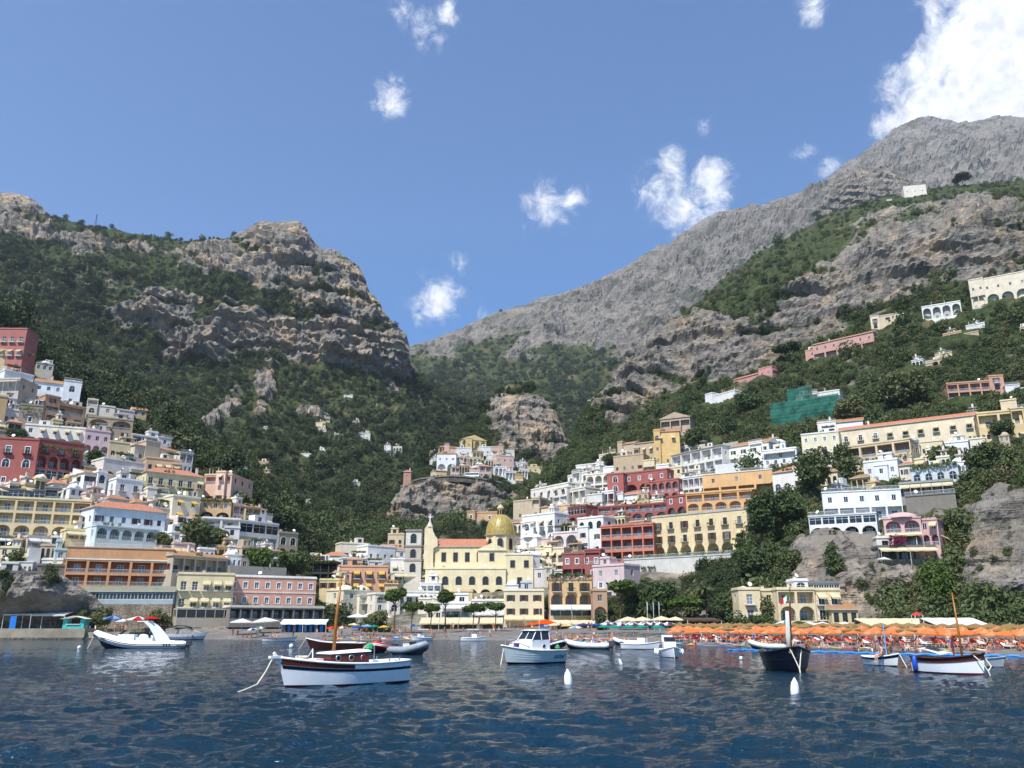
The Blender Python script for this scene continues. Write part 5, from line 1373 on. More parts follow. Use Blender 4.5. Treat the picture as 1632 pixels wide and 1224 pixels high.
# ---------------------------------------------------------------- green scaffolding
def scaffold():
    YL, YR = 398, 378
    S_ = [(at(1228, 660, YL), at(1337, 645, YR), 645, 680)]
    PL, PR = S_[0][0], S_[0][1]
    dX, dY = PR.x - PL.x, PR.y - PL.y; W_ = math.hypot(dX, dY)
    zb = at(1282, 682, 388).z; H = at(1282, 637, 388).z - zb
    e = empty('scaffolding', ((PL.x + PR.x) / 2, (PL.y + PR.y) / 2 - 1, zb), math.atan2(dY, dX))
    tag(e, 'green netted scaffolding wrapped round a building on the wooded slope', 'scaffolding')
    net, t = newmat('green_net')
    tc = t.n('ShaderNodeTexCoord').outputs['Object']
    col = t.mix(t.ramp(t.noise(tc, .25, 4), .35, .65), hexc('174a40'), hexc('2f6e60'))
    d = t.n('ShaderNodeBsdfDiffuse', Color=col); tr = t.n('ShaderNodeBsdfTransparent')
    out(t, t.n('ShaderNodeMixShader', _0=.16, _1=d.outputs[0], _2=tr.outputs[0]))
    nlev = 5; nb = 14
    pieces = [(-W_ / 2, W_ / 2, 0, H), (-W_ * .22, W_ * .14, H, H + 5.5)]
    for (xa, xb, za, zb2) in pieces:
        lv = max(1, int((zb2 - za) / 3))
        for k in range(lv):
            z0_, z1_ = za + k * (zb2 - za) / lv, za + (k + 1) * (zb2 - za) / lv
            n = max(2, int((xb - xa) / 1.2)); rows_ = []
            for j in range(4):
                rows_.append([Vector((xa + (xb - xa) * i / n, -.9 - .16 * math.sin(j / 3 * math.pi) * (1 + .6 * math.sin(i * 1.7 + k)), z0_ + (z1_ - z0_ - .12) * j / 3)) for i in range(n + 1)])
            b = MB(); b.grid(rows_, net); b.build('net', e)
            b = MB(); b.box(xa, xb, -.85, -.1, z1_ - .1, z1_ - .04, CONC); b.build('deck', e)
        for i in range(nb + 1):
            x = xa + (xb - xa) * i / nb
            b = MB(); b.tube([(x, -.75, za - 3), (x, -.75, zb2 + .6)], .06, CHROME, 5); b.build('pole', e)
    b = MB(); b.box(-W_ / 2, W_ / 2, .1, 8, -4, H - .5, plaster('cfcabd')); b.build('wall', e)
    FOOT.append((e.location.x, e.location.y, math.atan2(dY, dX), W_, 8, zb, H))
scaffold()

# ---------------------------------------------------------------- quay, road viaduct, road walls
quay = MB()
xa, xb, xc2 = kx(-200, 1008) * 204, kx(138, 1008) * 204, kx(206, 1008) * 204
quay.box(xa, xb, 203, 224, -2, 2.35, CONC); quay.box(xb, xc2, 204, 224, -2, 1.55, CONC)
quay.box(xa, xb, 202.4, 203, -2, .35, STONED); quay.box(xb, xc2, 203.4, 204, -2, .3, STONED)
o = quay.build('quay'); o['kind'] = 'structure'; o['label'] = 'pale concrete quay below the rocks'
def strip(name, pts, w, h0, mat, kind=None, rail=None):
    """wall or road slab following 3-D points"""
    b = MB(); L, Rr = [], []
    for i, p in enumerate(pts):
        d = (pts[min(i + 1, len(pts) - 1)] - pts[max(i - 1, 0)]); d.z = 0; d.normalize()
        n = Vector((d.y, -d.x, 0)); L.append(p + n * .0); Rr.append(p - n * w)
    for i in range(len(pts) - 1):
        a, b2, c, d = L[i], L[i + 1], Rr[i + 1], Rr[i]; dn = Vector((0, 0, -h0))
        b.face([a, b2, c, d], mat); b.face([a + dn, b2 + dn, b2, a], mat); b.face([c + dn, d + dn, d, c], mat)
        b.face([d + dn, c + dn, b2 + dn, a + dn], mat)
    return b.build(name)
rp = [at(px, py, Y) for px, py, Y in ((638, 774, 556), (650, 768, 549), (668, 762, 545), (690, 759, 543), (715, 757, 542), (740, 758, 543), (765, 761, 546), (788, 765, 549), (806, 770, 552), (830, 780, 556))]
o = strip('coast_road', rp, 6, .9, simple('road_concrete', '7b7a6c', .9, .25, .2)); o['kind'] = 'structure'; o['label'] = 'grey coast road curving round the knoll'
o = strip('road_wall', [p + Vector((0, .5, -1.25)) for p in rp], 1.2, 3.0, STONED); tag(o, 'grey stone retaining wall under the curving coast road', 'wall')
pw = [at(px, py, SD.Y(px, py) - 4) for px, py in ((1176, 697), (1240, 688), (1300, 682), (1380, 676), (1450, 668), (1520, 658), (1580, 650), (1660, 640))]
o = strip('coast_road', pw, 6, 1.2, MATS['road_concrete']); o['kind'] = 'structure'
pw2 = [at(px, py, SD.Y(px, py) - 3) for px, py in ((1520, 790), (1545, 772), (1580, 766), (1632, 764), (1700, 764))]
o = strip('road_wall', pw2, 1, 5, STONE); tag(o, 'stone retaining wall climbing to the right above the shadowed cliff', 'wall')
# vehicles on the roads
def vehicle(name, label, loc, rz, L, Wd, Hh, paint, coach=False):
    e = empty(name, loc, rz); tag(e, label, 'coach' if coach else 'car')
    b = MB()
    if coach:
        b.box(-L / 2, L / 2, -Wd / 2, Wd / 2, .35, Hh, paint)
    else:
        prof_ = [(-L / 2, .35), (L / 2, .35), (L / 2, .75), (L * .28, .9), (L * .12, Hh), (-L * .3, Hh), (-L * .46, .95), (-L / 2, .85)]
        for s in (-1, 1):
            f = [(x, s * Wd / 2 * (.82 if z > 1 else 1), z) for x, z in prof_]; b.face(f if s < 0 else f[::-1], paint)
        for i in range(len(prof_)):
            (x0_, z0_), (x1_, z1_) = prof_[i], prof_[(i + 1) % len(prof_)]
            w0, w1 = Wd / 2 * (.82 if z0_ > 1 else 1), Wd / 2 * (.82 if z1_ > 1 else 1)
            b.face([(x0_, w0, z0_), (x0_, -w0, z0_), (x1_, -w1, z1_), (x1_, w1, z1_)], paint)
    b.build('body', e)
    b = MB()
    z0_, z1_ = (Hh * .5, Hh * .86) if coach else (.98, Hh - .1)
    for s in (-1, 1): b.box(-L * (.47 if coach else .27), L * (.47 if coach else .12), s * (Wd / 2 * (1 if coach else .9)) - .03, s * (Wd / 2 * (1 if coach else .9)) + .03, z0_, z1_, TINTED)
    b.build('window', e)
    for x in (-L * .32, L * .32):
        for s in (-1, 1):
            b = MB(); b.tube([(x, s * (Wd / 2 - .2), .33), (x, s * (Wd / 2 + .02), .33)], .33, simple('tyre', '1c1c1c', .9), 10); b.build('wheel', e)
vehicle('coach', 'long white coach on the curving coast road', at(752, 759.5, 545) + Vector((0, 3, 0)), R(176), 9.5, 2.5, 3.0, WHITE, True)
vehicle('car', 'white car on the road above the long tiled building', pw[3] + Vector((1, 2.5, 0)), math.atan2(pw[4].y - pw[3].y, pw[4].x - pw[3].x), 4.2, 1.75, 1.5, WHITE)
vehicle('car', 'silver car on the road above the long tiled building', pw[4] + Vector((4, 2, .1)), math.atan2(pw[5].y - pw[4].y, pw[5].x - pw[4].x), 4.2, 1.75, 1.5, simple('silver_paint', 'a9adb0', .3))
vehicle('car', 'dark blue car on the road above the long tiled building', pw[5] + Vector((3, 2, .1)), math.atan2(pw[6].y - pw[5].y, pw[6].x - pw[5].x), 4.2, 1.75, 1.5, simple('blue_paint', '2d3a52', .3))
# communications mast on the left ridge
b = MB(); p = at(151, 366, 1150)
for s in (-1, 1):
    for q in (-1, 1): b.tube([(s * 1.6, q * 1.6, -4), (s * .3, q * .3, 26)], .16, IRON, 4)
for k in range(7):
    w_ = 1.6 - 1.3 * (k + 1) / 8; z_ = -4 + 30 * (k + 1) / 8
    b.tube([(-w_, -w_, z_), (w_, -w_, z_), (w_, w_, z_), (-w_, w_, z_), (-w_, -w_, z_)], .1, IRON, 4)
o = b.build('lattice_mast', loc=p); tag(o, 'thin lattice mast standing on the green mountain ridge', 'mast')

# dry stone terraces on the slope under the cliff
for k, (xa_, xb_, ya_, yb_) in enumerate(((1400, 1470, 560, 540), (1440, 1530, 585, 562), (1480, 1590, 545, 520), (1540, 1640, 590, 572), (1400, 1450, 620, 606), (1250, 1300, 640, 628), (1560, 1660, 530, 512), (1330, 1400, 600, 580), (1210, 1260, 690, 682), (1460, 1540, 720, 706), (1540, 1640, 730, 716))):
    P_ = [at(xa_ + (xb_ - xa_) * i / 6, ya_ + (yb_ - ya_) * i / 6 + 1.5 * math.sin(i * 2 + k), SD.Y(xa_ + (xb_ - xa_) * i / 6, ya_ + (yb_ - ya_) * i / 6) - 3.5) for i in range(7)]
    o = strip('terrace_wall', P_, 1.0, 2.6, STONE); tag(o, 'dry stone terrace wall on the scrubby slope under the grey cliff', 'wall', 'terrace walls under the cliff')
# ---------------------------------------------------------------- boats
class Hull:
    """x forward, z up, waterline at z = 0"""
    def __init__(s, L, B, fb, bow, stern, ws=.6, tm=.45, flare=.8, rake=.35, keel=-.4, bowp=2.2):
        s.L, s.B, s.fb, s.bow, s.stern, s.ws, s.tm, s.flare, s.rake, s.keel, s.bowp = L, B, fb, bow, stern, ws, tm, flare, rake, keel, bowp
    def b(s, t):
        if t < s.tm: return s.B / 2 * (s.ws + (1 - s.ws) * math.sin(math.pi / 2 * t / s.tm) ** .8)
        return s.B / 2 * max(0.0, 1 - ((t - s.tm) / (1 - s.tm)) ** s.bowp)
    def zs(s, t):
        if t > .4: return s.fb + (s.bow - s.fb) * ((t - .4) / .6) ** 2
        return s.fb + (s.stern - s.fb) * ((.4 - t) / .4) ** 2
    def pt(s, t, f, side=1, off=0.0):
        """f: -1 keel .. 0 waterline .. 1 sheer"""
        b, zs = s.b(t), s.zs(t)
        fl = s.flare - .25 * max(0, (t - .6) / .4)
        bw = b * fl
        if f < 0: y, z = bw * (1 + f) ** .6, s.keel * -f * (1 - .6 * max(0, t - .8) / .2)
        else: y, z = bw + (b - bw) * f ** .85, zs * f
        x = -s.L / 2 + s.L * t
        x -= s.rake * (1 - max(f, -.4)) * max(0, (t - .55) / .45) ** 2
        return Vector((x, side * (y + off), z))
    def surface(s, mb, f0, f1, mat, off=0.0, t0=0.0, t1=1.0, n=22, m=5):
        for side in (-1, 1):
            P = [[s.pt(t0 + (t1 - t0) * i / n, f0 + (f1 - f0) * j / m, side, off) for j in range(m + 1)] for i in range(n + 1)]
            mb.grid(P, mat, flip=(side > 0))
    def transom(s, mb, mat, top=1.0):
        fs = [-1, -.6, -.3, 0, .35, .7, top]
        R_ = [s.pt(0, f, 1) for f in fs]; L_ = [s.pt(0, f, -1) for f in fs[::-1]]
        mb.face(R_ + L_, mat)
    def deck(s, mb, f, mat, t0=0.0, t1=.985, k=.96, n=18):
        P = []
        for i in range(n + 1):
            t = t0 + (t1 - t0) * i / n
            a = s.pt(t, f, 1); P.append([Vector((a.x, -a.y * k, a.z)), Vector((a.x, 0, a.z + .03)), Vector((a.x, a.y * k, a.z))])
        mb.grid(P, mat)
    def rail(s, mb, f, r, mat, t0=0.0, t1=1.0, n=26, off=0.0, nn=6):
        for side in (-1, 1):
            mb.tube([s.pt(t0 + (t1 - t0) * i / n, f, side, off) for i in range(n + 1)], r, mat, nn)
def boat_at(px, py, heading, name, label, dz=0.0):
    p = sea(px, py); p.z = dz
    e = empty(name, p, R(heading)); tag(e, label, 'boat')
    return e
def rope_part(e, pts, r=.025, mat=None, name='mooring_rope'):
    b = MB(); b.tube(pts, r, mat or ROPE, 6); b.build(name, e)
def porthole(e, parent, loc, rot, r=.15):
    b = MB(); b.lathe([(r, -.03), (r * 1.35, -.03), (r * 1.35, .03), (r, .03)], CHROME, 14); o = b.build('porthole', parent, True, loc, rot)
    b = MB(); b.lathe([(0, 0), (r, 0)], TINTED, 14); b.build('glass', o)
def sag(a, b, s, n=8):
    a, b = Vector(a), Vector(b)
    return [a.lerp(b, i / n) - Vector((0, 0, s * 4 * (i / n) * (1 - i / n))) for i in range(n + 1)]

# 1 white sailing gozzo
def gozzo_white():
    e = boat_at(546, 1090, 180 + 44, 'sailing_boat', 'white wooden boat with mahogany cabin, portholes and a bare brown mast')
    h = Hull(7.1, 2.45, .95, 1.3, 1.02, .55, .45, .86, .45, -.35)
    b = MB(); h.surface(b, -1, .06, REDB); h.surface(b, .06, 1, GEL, n=30); h.transom(b, GEL); b.build('hull', e, True)
    b = MB(); h.surface(b, .62, .74, NAVY, .012, 0, .985); b.build('stripe', e, True)
    b = MB(); h.surface(b, .76, .97, WOODM, .012, .52, .99); b.build('bow_strake', e, True)
    b = MB(); h.deck(b, .93, DECK, .35, .985); b.build('foredeck', e)
    b = MB(); h.deck(b, .45, WHITE, .02, .36, .85); b.build('cockpit_floor', e)
    b = MB(); h.surface(b, .45, 1, WHITE, -.10, .01, .36); b.build('coaming', e, True)
    b = MB(); h.rail(b, 1.0, .06, WHITE); p0, p1 = h.pt(0, 1, 1), h.pt(0, 1, -1); b.tube([p0, p1], .06, WHITE, 6); b.build('gunwale', e, True)
    b = MB(); b.tube([(3.2, 0, 1.0), (3.62, 0, 1.32), (3.75, 0, 1.5)], [.1, .09, .07], WHITE, 8); b.box(3.35, 3.95, -.12, .12, 1.25, 1.36, WHITE); b.build('stem_post', e)
    # cabin
    z0 = .95; b = MB()
    P = [(-.9, .82), (1.15, .62)]
    for s in (-1, 1):
        f = [(-.9, s * .82, z0), (1.15, s * .62, z0), (1.1, s * .58, z0 + .46), (-.9, s * .78, z0 + .56)]; b.face(f if s < 0 else f[::-1], WOODM)
    b.face([(1.15, -.62, z0), (1.15, .62, z0), (1.1, .58, z0 + .46), (1.1, -.58, z0 + .46)], WOODM)
    b.face([(-.9, .82, z0), (-.9, -.82, z0), (-.9, -.78, z0 + .56), (-.9, .78, z0 + .56)], WOODM)
    c = b.build('cabin', e)
    b = MB(); rows_ = []
    for i in range(9):
        x = -1.0 + 2.2 * i / 8; w_ = .86 - .24 * i / 8; z = z0 + .57 - .1 * i / 8
        rows_.append([Vector((x, w_ * math.sin(a), z + .1 * math.cos(a) - .03)) for a in [(-1.57 + 3.14 * j / 8) for j in range(9)]])
    b.grid(rows_, WHITE); b.face([r_ for r_ in rows_[0]], WHITE); b.face([r_ for r_ in rows_[-1]][::-1], WHITE); b.build('cabin_roof', e, True)
    for s in (-1, 1):
        for x in (.75, .05, -.6): porthole(e, c, (x, s * (.735 - .1 * (x + .9) / 2 + .02), z0 + .26), (R(90) * s, 0, 0), .11)
    b = MB(); b.tube([(.62, .0, .98), (.55, .0, 3.0), (.40, .02, 5.15)], [.085, .075, .05], WOODL, 10); b.build('mast', e, True)
    b = MB(); b.tube([(.42, 0, 5.0), (.42, 0, 5.2)], .1, simple('brass', 'a89a60', .4), 8); b.build('masthead', e)
    b = MB(); b.tube([(1.9, .3, 1.1), (1.75, 0, 1.62), (1.9, -.3, 1.1)], .03, WHITE, 6); b.build('bow_bracket', e)
    b = MB(); b.box(1.35, 1.75, -.35, .35, 1.08, 1.2, WHITE); b.build('hatch', e)
    b = MB()
    for k in range(14):
        a = k * 1.3; b.tube([(2.3 + .3 * math.cos(a + q), .25 * math.sin(a + q), 1.16 + .012 * k) for q in (0, .4, .8, 1.2)], .03, ROPE, 5)
    b.build('coiled_rope', e)
    b = MB(); b.box(-2.3, -1.5, -.3, .3, .45, .8, DECK); b.build('engine_box', e)
    b = MB(); b.box(-3.0, -2.7, -.85, .85, .72, .78, DECK); b.build('bench', e)
    b = MB(); b.tube([(-1.75, .0, .8), (-1.75, 0, 1.75)], .025, CHROME, 6); b.build('flag_staff', e)
    b = MB(); b.lathe([(.05, 0), (.2, .12), (.16, .3), (.02, .4)], simple('green_cloth', '2f9e62', .8), 8, (-1.15, .45, 1.5)); b.build('green_cover', e)
    for x, s in ((-2.6, 1), (-2.6, -1), (-1.9, 1), (-1.9, -1), (-1.3, -1)):
        q = h.pt((x + 3.55) / 7.1, 1, s); b = MB(); b.tube([q, q + Vector((0, 0, .22))], .03, CHROME, 6); b.build('cleat', e)
    rope_part(e, [Vector((3.75, .05, 1.4)), Vector((4.2, .2, .7)), Vector((4.7, .45, .2)), Vector((5.4, .7, .02)), Vector((6.0, .9, -.1))], .03)
gozzo_white()
def rib(e, L, B, tube, tubem, hullm, r=.3, console=True, arch=False, stripe=None, rise=.55):
    hw = B / 2 - r
    pts = []
    for s in (1, -1):
        seg = []
        for i in range(13):
            t = i / 12
            y = hw * (1 - max(0, (t - .55) / .45) ** 2.4)
            seg.append(Vector((-L / 2 + (L - r) * t, s * y, .42 + rise * max(0, (t - .45) / .55) ** 2)))
        pts += seg if s > 0 else seg[::-1][1:]
    b = MB(); b.tube(pts, [r * (.55 if i in (0, len(pts) - 1) else 1) for i in range(len(pts))], tubem, 12); b.build('tube', e, True)
    if stripe:
        for dz in (-.25, .12):
            b = MB(); b.tube([p + Vector((0, math.copysign(r * .98, p.y) if abs(p.y) > .05 else 0, dz * r)) + Vector((r if abs(p.y) < hw * .5 else 0, 0, 0)) for p in pts], .05, stripe, 6); b.build('rubbing_strake', e, True)
    h = Hull(L * .95, B * .78, .5, .5 + rise, .5, .9, .4, .6, L * .1, -.3)
    b = MB(); h.surface(b, -1, .95, hullm); h.transom(b, hullm, .95); b.build('hull', e, True)
    b = MB(); h.deck(b, .75, WHITE, .02, .9, .9); b.build('floor', e)
    if console:
        k = L / 11
        b = MB(); b.box(-.2 * k, .9 * k, -.55, .55, .35, 1.25 * max(k, .7), GEL); b.build('console', e)
        b = MB(); b.face([(.9 * k, -.5, 1.25 * max(k, .7)), (.9 * k, .5, 1.25 * max(k, .7)), (.45 * k, .45, 1.75 * max(k, .7)), (.45 * k, -.45, 1.75 * max(k, .7))], TINTED); b.build('windscreen', e)
        b = MB(); b.box(-1.3 * k, -.7 * k, -.5, .5, .4, 1.1 * max(k, .7), WHITE); b.box(-1.5 * k, -1.3 * k, -.5, .5, .4, 1.5 * max(k, .7), WHITE); b.build('seat', e)
    b = MB(); b.box(-L / 2 - .45, -L / 2 + .15, -.28, .28, .35, 1.0, DGREYR); b.box(-L / 2 - .3, -L / 2 - .05, -.12, .12, -.4, .35, DGREYR); b.build('outboard_engine', e)
    return h, pts
# 2 white rib with radar arch
e = boat_at(222, 1033.2, 180 + 6, 'inflatable_boat', 'long white rigid inflatable with a slanted radar arch near the quay')
rib(e, 12.0, 3.6, True, simple('white_rubber', 'eceef0', .4, .05, k=.9), simple('dark_hull', '26282e', .4), .5, True, False, simple('black_trim', '202226', .5), 1.35)
b = MB(); b.box(.6, 2.6, -.8, .8, .5, 1.75, GEL); b.build('cuddy', e)
b = MB(); b.face([(2.6, -.75, 1.75), (2.6, .75, 1.75), (1.9, .7, 2.3), (1.9, -.7, 2.3)], TINTED); b.build('windscreen', e)
b = MB(); b.lathe([(0, 1.3), (.5, 1.2), (.7, .8), (.72, .2), (.6, 0)], GEL, 14, (-.4, 0, .5)); b.build('helm_seat', e, True)
b = MB(); b.box(-4.6, -2.8, -1.0, 1.0, .5, 1.0, GEL); b.build('stern_seat', e)
b = MB()
for s in (-1, 1):
    P = []
    for (x, z, w_) in ((-3.1, .6, 1.25), (-2.5, 1.6, 1.05), (-1.6, 2.7, .75), (-.7, 3.35, .5)):
        P.append([Vector((x - w_ / 2, s * 1.15, z)), Vector((x + w_ / 2, s * 1.15, z))])
    b.grid(P, GEL); b.grid([[q + Vector((0, -s * .16, 0)) for q in r_] for r_ in P], GEL, True)
    for j in range(3):
        for q in (0, 1): b.face([P[j][q], P[j + 1][q], P[j + 1][q] + Vector((0, -s * .16, 0)), P[j][q] + Vector((0, -s * .16, 0))], GEL)
b.box(-1.1, .3, -1.16, 1.16, 3.3, 3.42, GEL); b.build('radar_arch', e)
for k in range(3): b = MB(); b.box(-4.3 + k * .35, -4.12 + k * .35, 1.81, 1.84, .3, .62, simple('black_trim2', '202226', .5)); b.build('vent', e)
rope_part(e, sag((5.9, 0, 1.5), (6.4, .2, -.1), .0), .04)
# 3 grey-white motor cruiser behind it
e = boat_at(292, 1019.6, 4, 'motor_cruiser', 'grey and white motor cruiser with a dark canopy moored behind the inflatable')
h = Hull(10.5, 3.2, 1.15, 1.6, 1.2, .9, .4, .75, .9, -.4)
b = MB(); h.surface(b, -1, .1, NAVY); h.surface(b, .1, .55, simple('hull_grey', '8f97a0', .3)); h.surface(b, .55, 1, GEL); h.transom(b, GEL); b.build('hull', e, True)
b = MB(); h.deck(b, .98, GEL); b.build('deck', e)
b = MB(); P = [[Vector((x, y * w_, z)) for y in (-1, -.8, 0, .8, 1)] for x, w_, z in ((3.6, .3, 1.55), (2.2, 1.0, 1.95), (.8, 1.2, 2.15), (-1.4, 1.25, 2.2), (-1.5, 1.25, 1.2))]
b.grid(P, GEL); b.build('coachroof', e, True)
b = MB(); b.face([(2.0, -1.0, 1.95), (2.0, 1.0, 1.95), (1.0, 1.1, 2.7), (1.0, -1.1, 2.7)], TINTED); b.build('windscreen', e)
b = MB(); P = [[Vector((x, y, z - .18 * abs(y))) for y in (-1.3, -.6, 0, .6, 1.3)] for x, z in ((1.4, 2.75), (.2, 3.05), (-1.5, 3.1), (-3.2, 2.8))]
b.grid(P, NAVY); b.build('canopy', e, True)
for x in (1.1, -3.0):
    for s in (-1, 1): b = MB(); b.tube([(x, s * 1.25, 1.2), (x, s * 1.25, 2.6)], .04, CHROME, 6); b.build('canopy_post', e)
for x in (2.2, 1.2, .3): porthole(e, e, (x, -1.42 + .12 * (x - .3), .95), (R(90), 0, 0), .14)
# small open rowing / fishing boats
def dory(px, py, hd, L, B, label, hullm, rimm, inm=None, low=REDB, motor=False, name='rowing_boat', thw=3, fb=.5, bow=.85, stripe=None):
    e = boat_at(px, py, hd, name, label)
    h = Hull(L, B, fb, bow, fb * 1.1, .6, .45, .75, .3, -.25)
    b = MB(); h.surface(b, -1, .08, low); h.surface(b, .08, 1, hullm); h.transom(b, hullm); b.build('hull', e, True)
    b = MB(); h.deck(b, .35, inm or DECK, .02, .93, .85); h.surface(b, .35, 1, inm or DECK, -.05, .01, .96); b.build('inside', e)
    b = MB(); h.rail(b, 1, .05, rimm); b.tube([h.pt(0, 1, 1), h.pt(0, 1, -1)], .05, rimm, 6); b.build('gunwale', e, True)
    if stripe: b = MB(); h.surface(b, .72, .92, stripe, .012); b.build('stripe', e, True)
    for k in range(thw):
        t_ = .2 + .5 * k / max(1, thw - 1); q = h.pt(t_, .8, 1); b = MB(); b.box(q.x - .13, q.x + .13, -q.y, q.y, q.z, q.z + .04, inm or DECK); b.build('thwart', e)
    if motor:
        b = MB(); b.box(-L / 2 - .3, -L / 2 + .1, -.18, .18, .3, .9, DGREYR); b.box(-L / 2 - .2, -L / 2 - .03, -.08, .08, -.3, .3, DGREYR); b.build('outboard_engine', e)
    return e, h
dory(446, 1021.8, 8, 6.6, 1.9, 'slim white rowing boat with a brown rim by the left end of the beach', GEL, WOODM)
# 5 mahogany runabout
e = boat_at(533, 1035, 180 - 4, 'motor_launch', 'varnished mahogany motor launch moored behind the white sailing boat')
h = Hull(7.4, 2.2, .8, 1.35, .75, .85, .42, .72, .7, -.3)
b = MB(); h.surface(b, -1, .12, REDB); h.surface(b, .12, 1, WOODD); h.transom(b, WOODD); b.build('hull', e, True)
b = MB(); h.deck(b, 1.0, WOODM, .45, .985); b.build('foredeck', e)
b = MB(); h.deck(b, .55, DECK, .03, .45, .85); h.surface(b, .5, 1, DECK, -.08, .02, .45); b.build('cockpit', e)
b = MB(); h.rail(b, 1, .05, WHITE); b.build('gunwale', e, True)
b = MB(); b.face([(.2, -.8, 1.0), (.2, .8, 1.0), (-.1, .7, 1.4), (-.1, -.7, 1.4)], TINTED); b.build('windscreen', e)
b = MB(); b.box(-2.9, -.6, -.75, .75, .6, .95, AWW); b.build('seat_cushions', e)
rope_part(e, sag((3.7, 0, 1.3), (4.6, .1, -.1), .1), .03)
# 6-8 inflatables behind the sailing boat
e = boat_at(601, 1040, -86, 'inflatable_boat', 'red and white inflatable moored just behind the white sailing boat'); rib(e, 5.2, 2.9, True, REDR, simple('red_hull', '7a2320', .4), .34, True, False, WHITE, .5)
e = boat_at(655, 1043, -48, 'inflatable_boat', 'light grey inflatable with dark hull beside the red inflatable'); rib(e, 5.4, 2.6, True, GREYR, DGREYR, .34, True, False, None, .6)
e = boat_at(884, 1034, -66, 'inflatable_boat', 'dark grey inflatable moored behind the white cabin boat'); rib(e, 5.0, 2.3, True, DGREYR, DGREYR, .32, False, False, WHITE, .6)
e = boat_at(935, 1034.5, 180 - 22, 'inflatable_boat', 'pale inflatable with grey floor right of the white cabin boat'); rib(e, 6.2, 2.3, True, simple('pale_rubber', 'c9ccd0', .5), DGREYR, .32, True, False, None, .5)
e = boat_at(998, 1028.5, 180 - 14, 'inflatable_boat', 'small white inflatable by the patterned parasols'); rib(e, 4.2, 1.9, True, MATS['white_rubber'], DGREYR, .28, False, False, None, .5)
e = boat_at(1222, 1036, 176, 'inflatable_boat', 'small dark inflatable with cream tubes half behind the black boat'); rib(e, 4.4, 2.0, True, simple('cream_rubber', 'd8d4c4', .5), DGREYR, .3, False, False, None, .5)
# 9 small boats at the waterline
def small_cabin(px, py, hd, L, label, canopy=True, col=GEL):
    e, h = dory(px, py, hd, L, 2.0, label, col, WHITE, WHITE, NAVY, True, 'motor_boat', 1, .6, .95)
    b = MB(); b.box(-.3, .7, -.55, .55, .3, 1.35, GEL); b.build('console', e)
    b = MB(); b.face([(.7, -.5, 1.2), (.7, .5, 1.2), (.35, .5, 1.75), (.35, -.5, 1.75)], TINTED); b.build('windscreen', e)
    if canopy:
        b = MB(); b.grid([[Vector((x, y, 2.3 - .12 * y * y)) for y in (-.95, -.5, 0, .5, .95)] for x in (-1.3, 0, 1.1)], AWW); b.build('canopy', e, True)
        for x in (-1.2, 1.0):
            for s in (-1, 1): b = MB(); b.tube([(x, s * .85, .5), (x, s * .85, 2.2)], .03, CHROME, 5); b.build('canopy_post', e)
    return e
small_cabin(672, 1021.2, -150, 4.6, 'small white motor boat with a canopy at the crowded water edge')
small_cabin(755, 1021.5, -10, 5.2, 'small white boat with a sun canopy in front of the bare beach', True)
small_cabin(1022, 1034.5, -28, 5.0, 'white motor boat with cream cover by the green parasols', False)
e = small_cabin(1067, 1047.2, -92, 5.6, 'white boat with fenders and a red-marked box, bow to the camera', False)
b = MB(); b.box(-1.2, -.9, -.5, .5, 1.3, 1.9, WHITE); b.build('box', e)
b = MB(); b.box(-.905, -.88, -.3, .3, 1.45, 1.75, REDR); b.build('box_mark', e)
for s, x in ((-1, .5), (-1, -.9), (1, .5), (1, -.9)):
    b = MB(); b.lathe([(.0, -.3), (.13, -.22), (.15, 0), (.13, .22), (0, .3)], GEL, 10); b.build('fender', e, True, (x, s * 1.12, .45))
rope_part(e, sag((2.7, 0, .9), (3.1, .0, -.15), 0), .03)
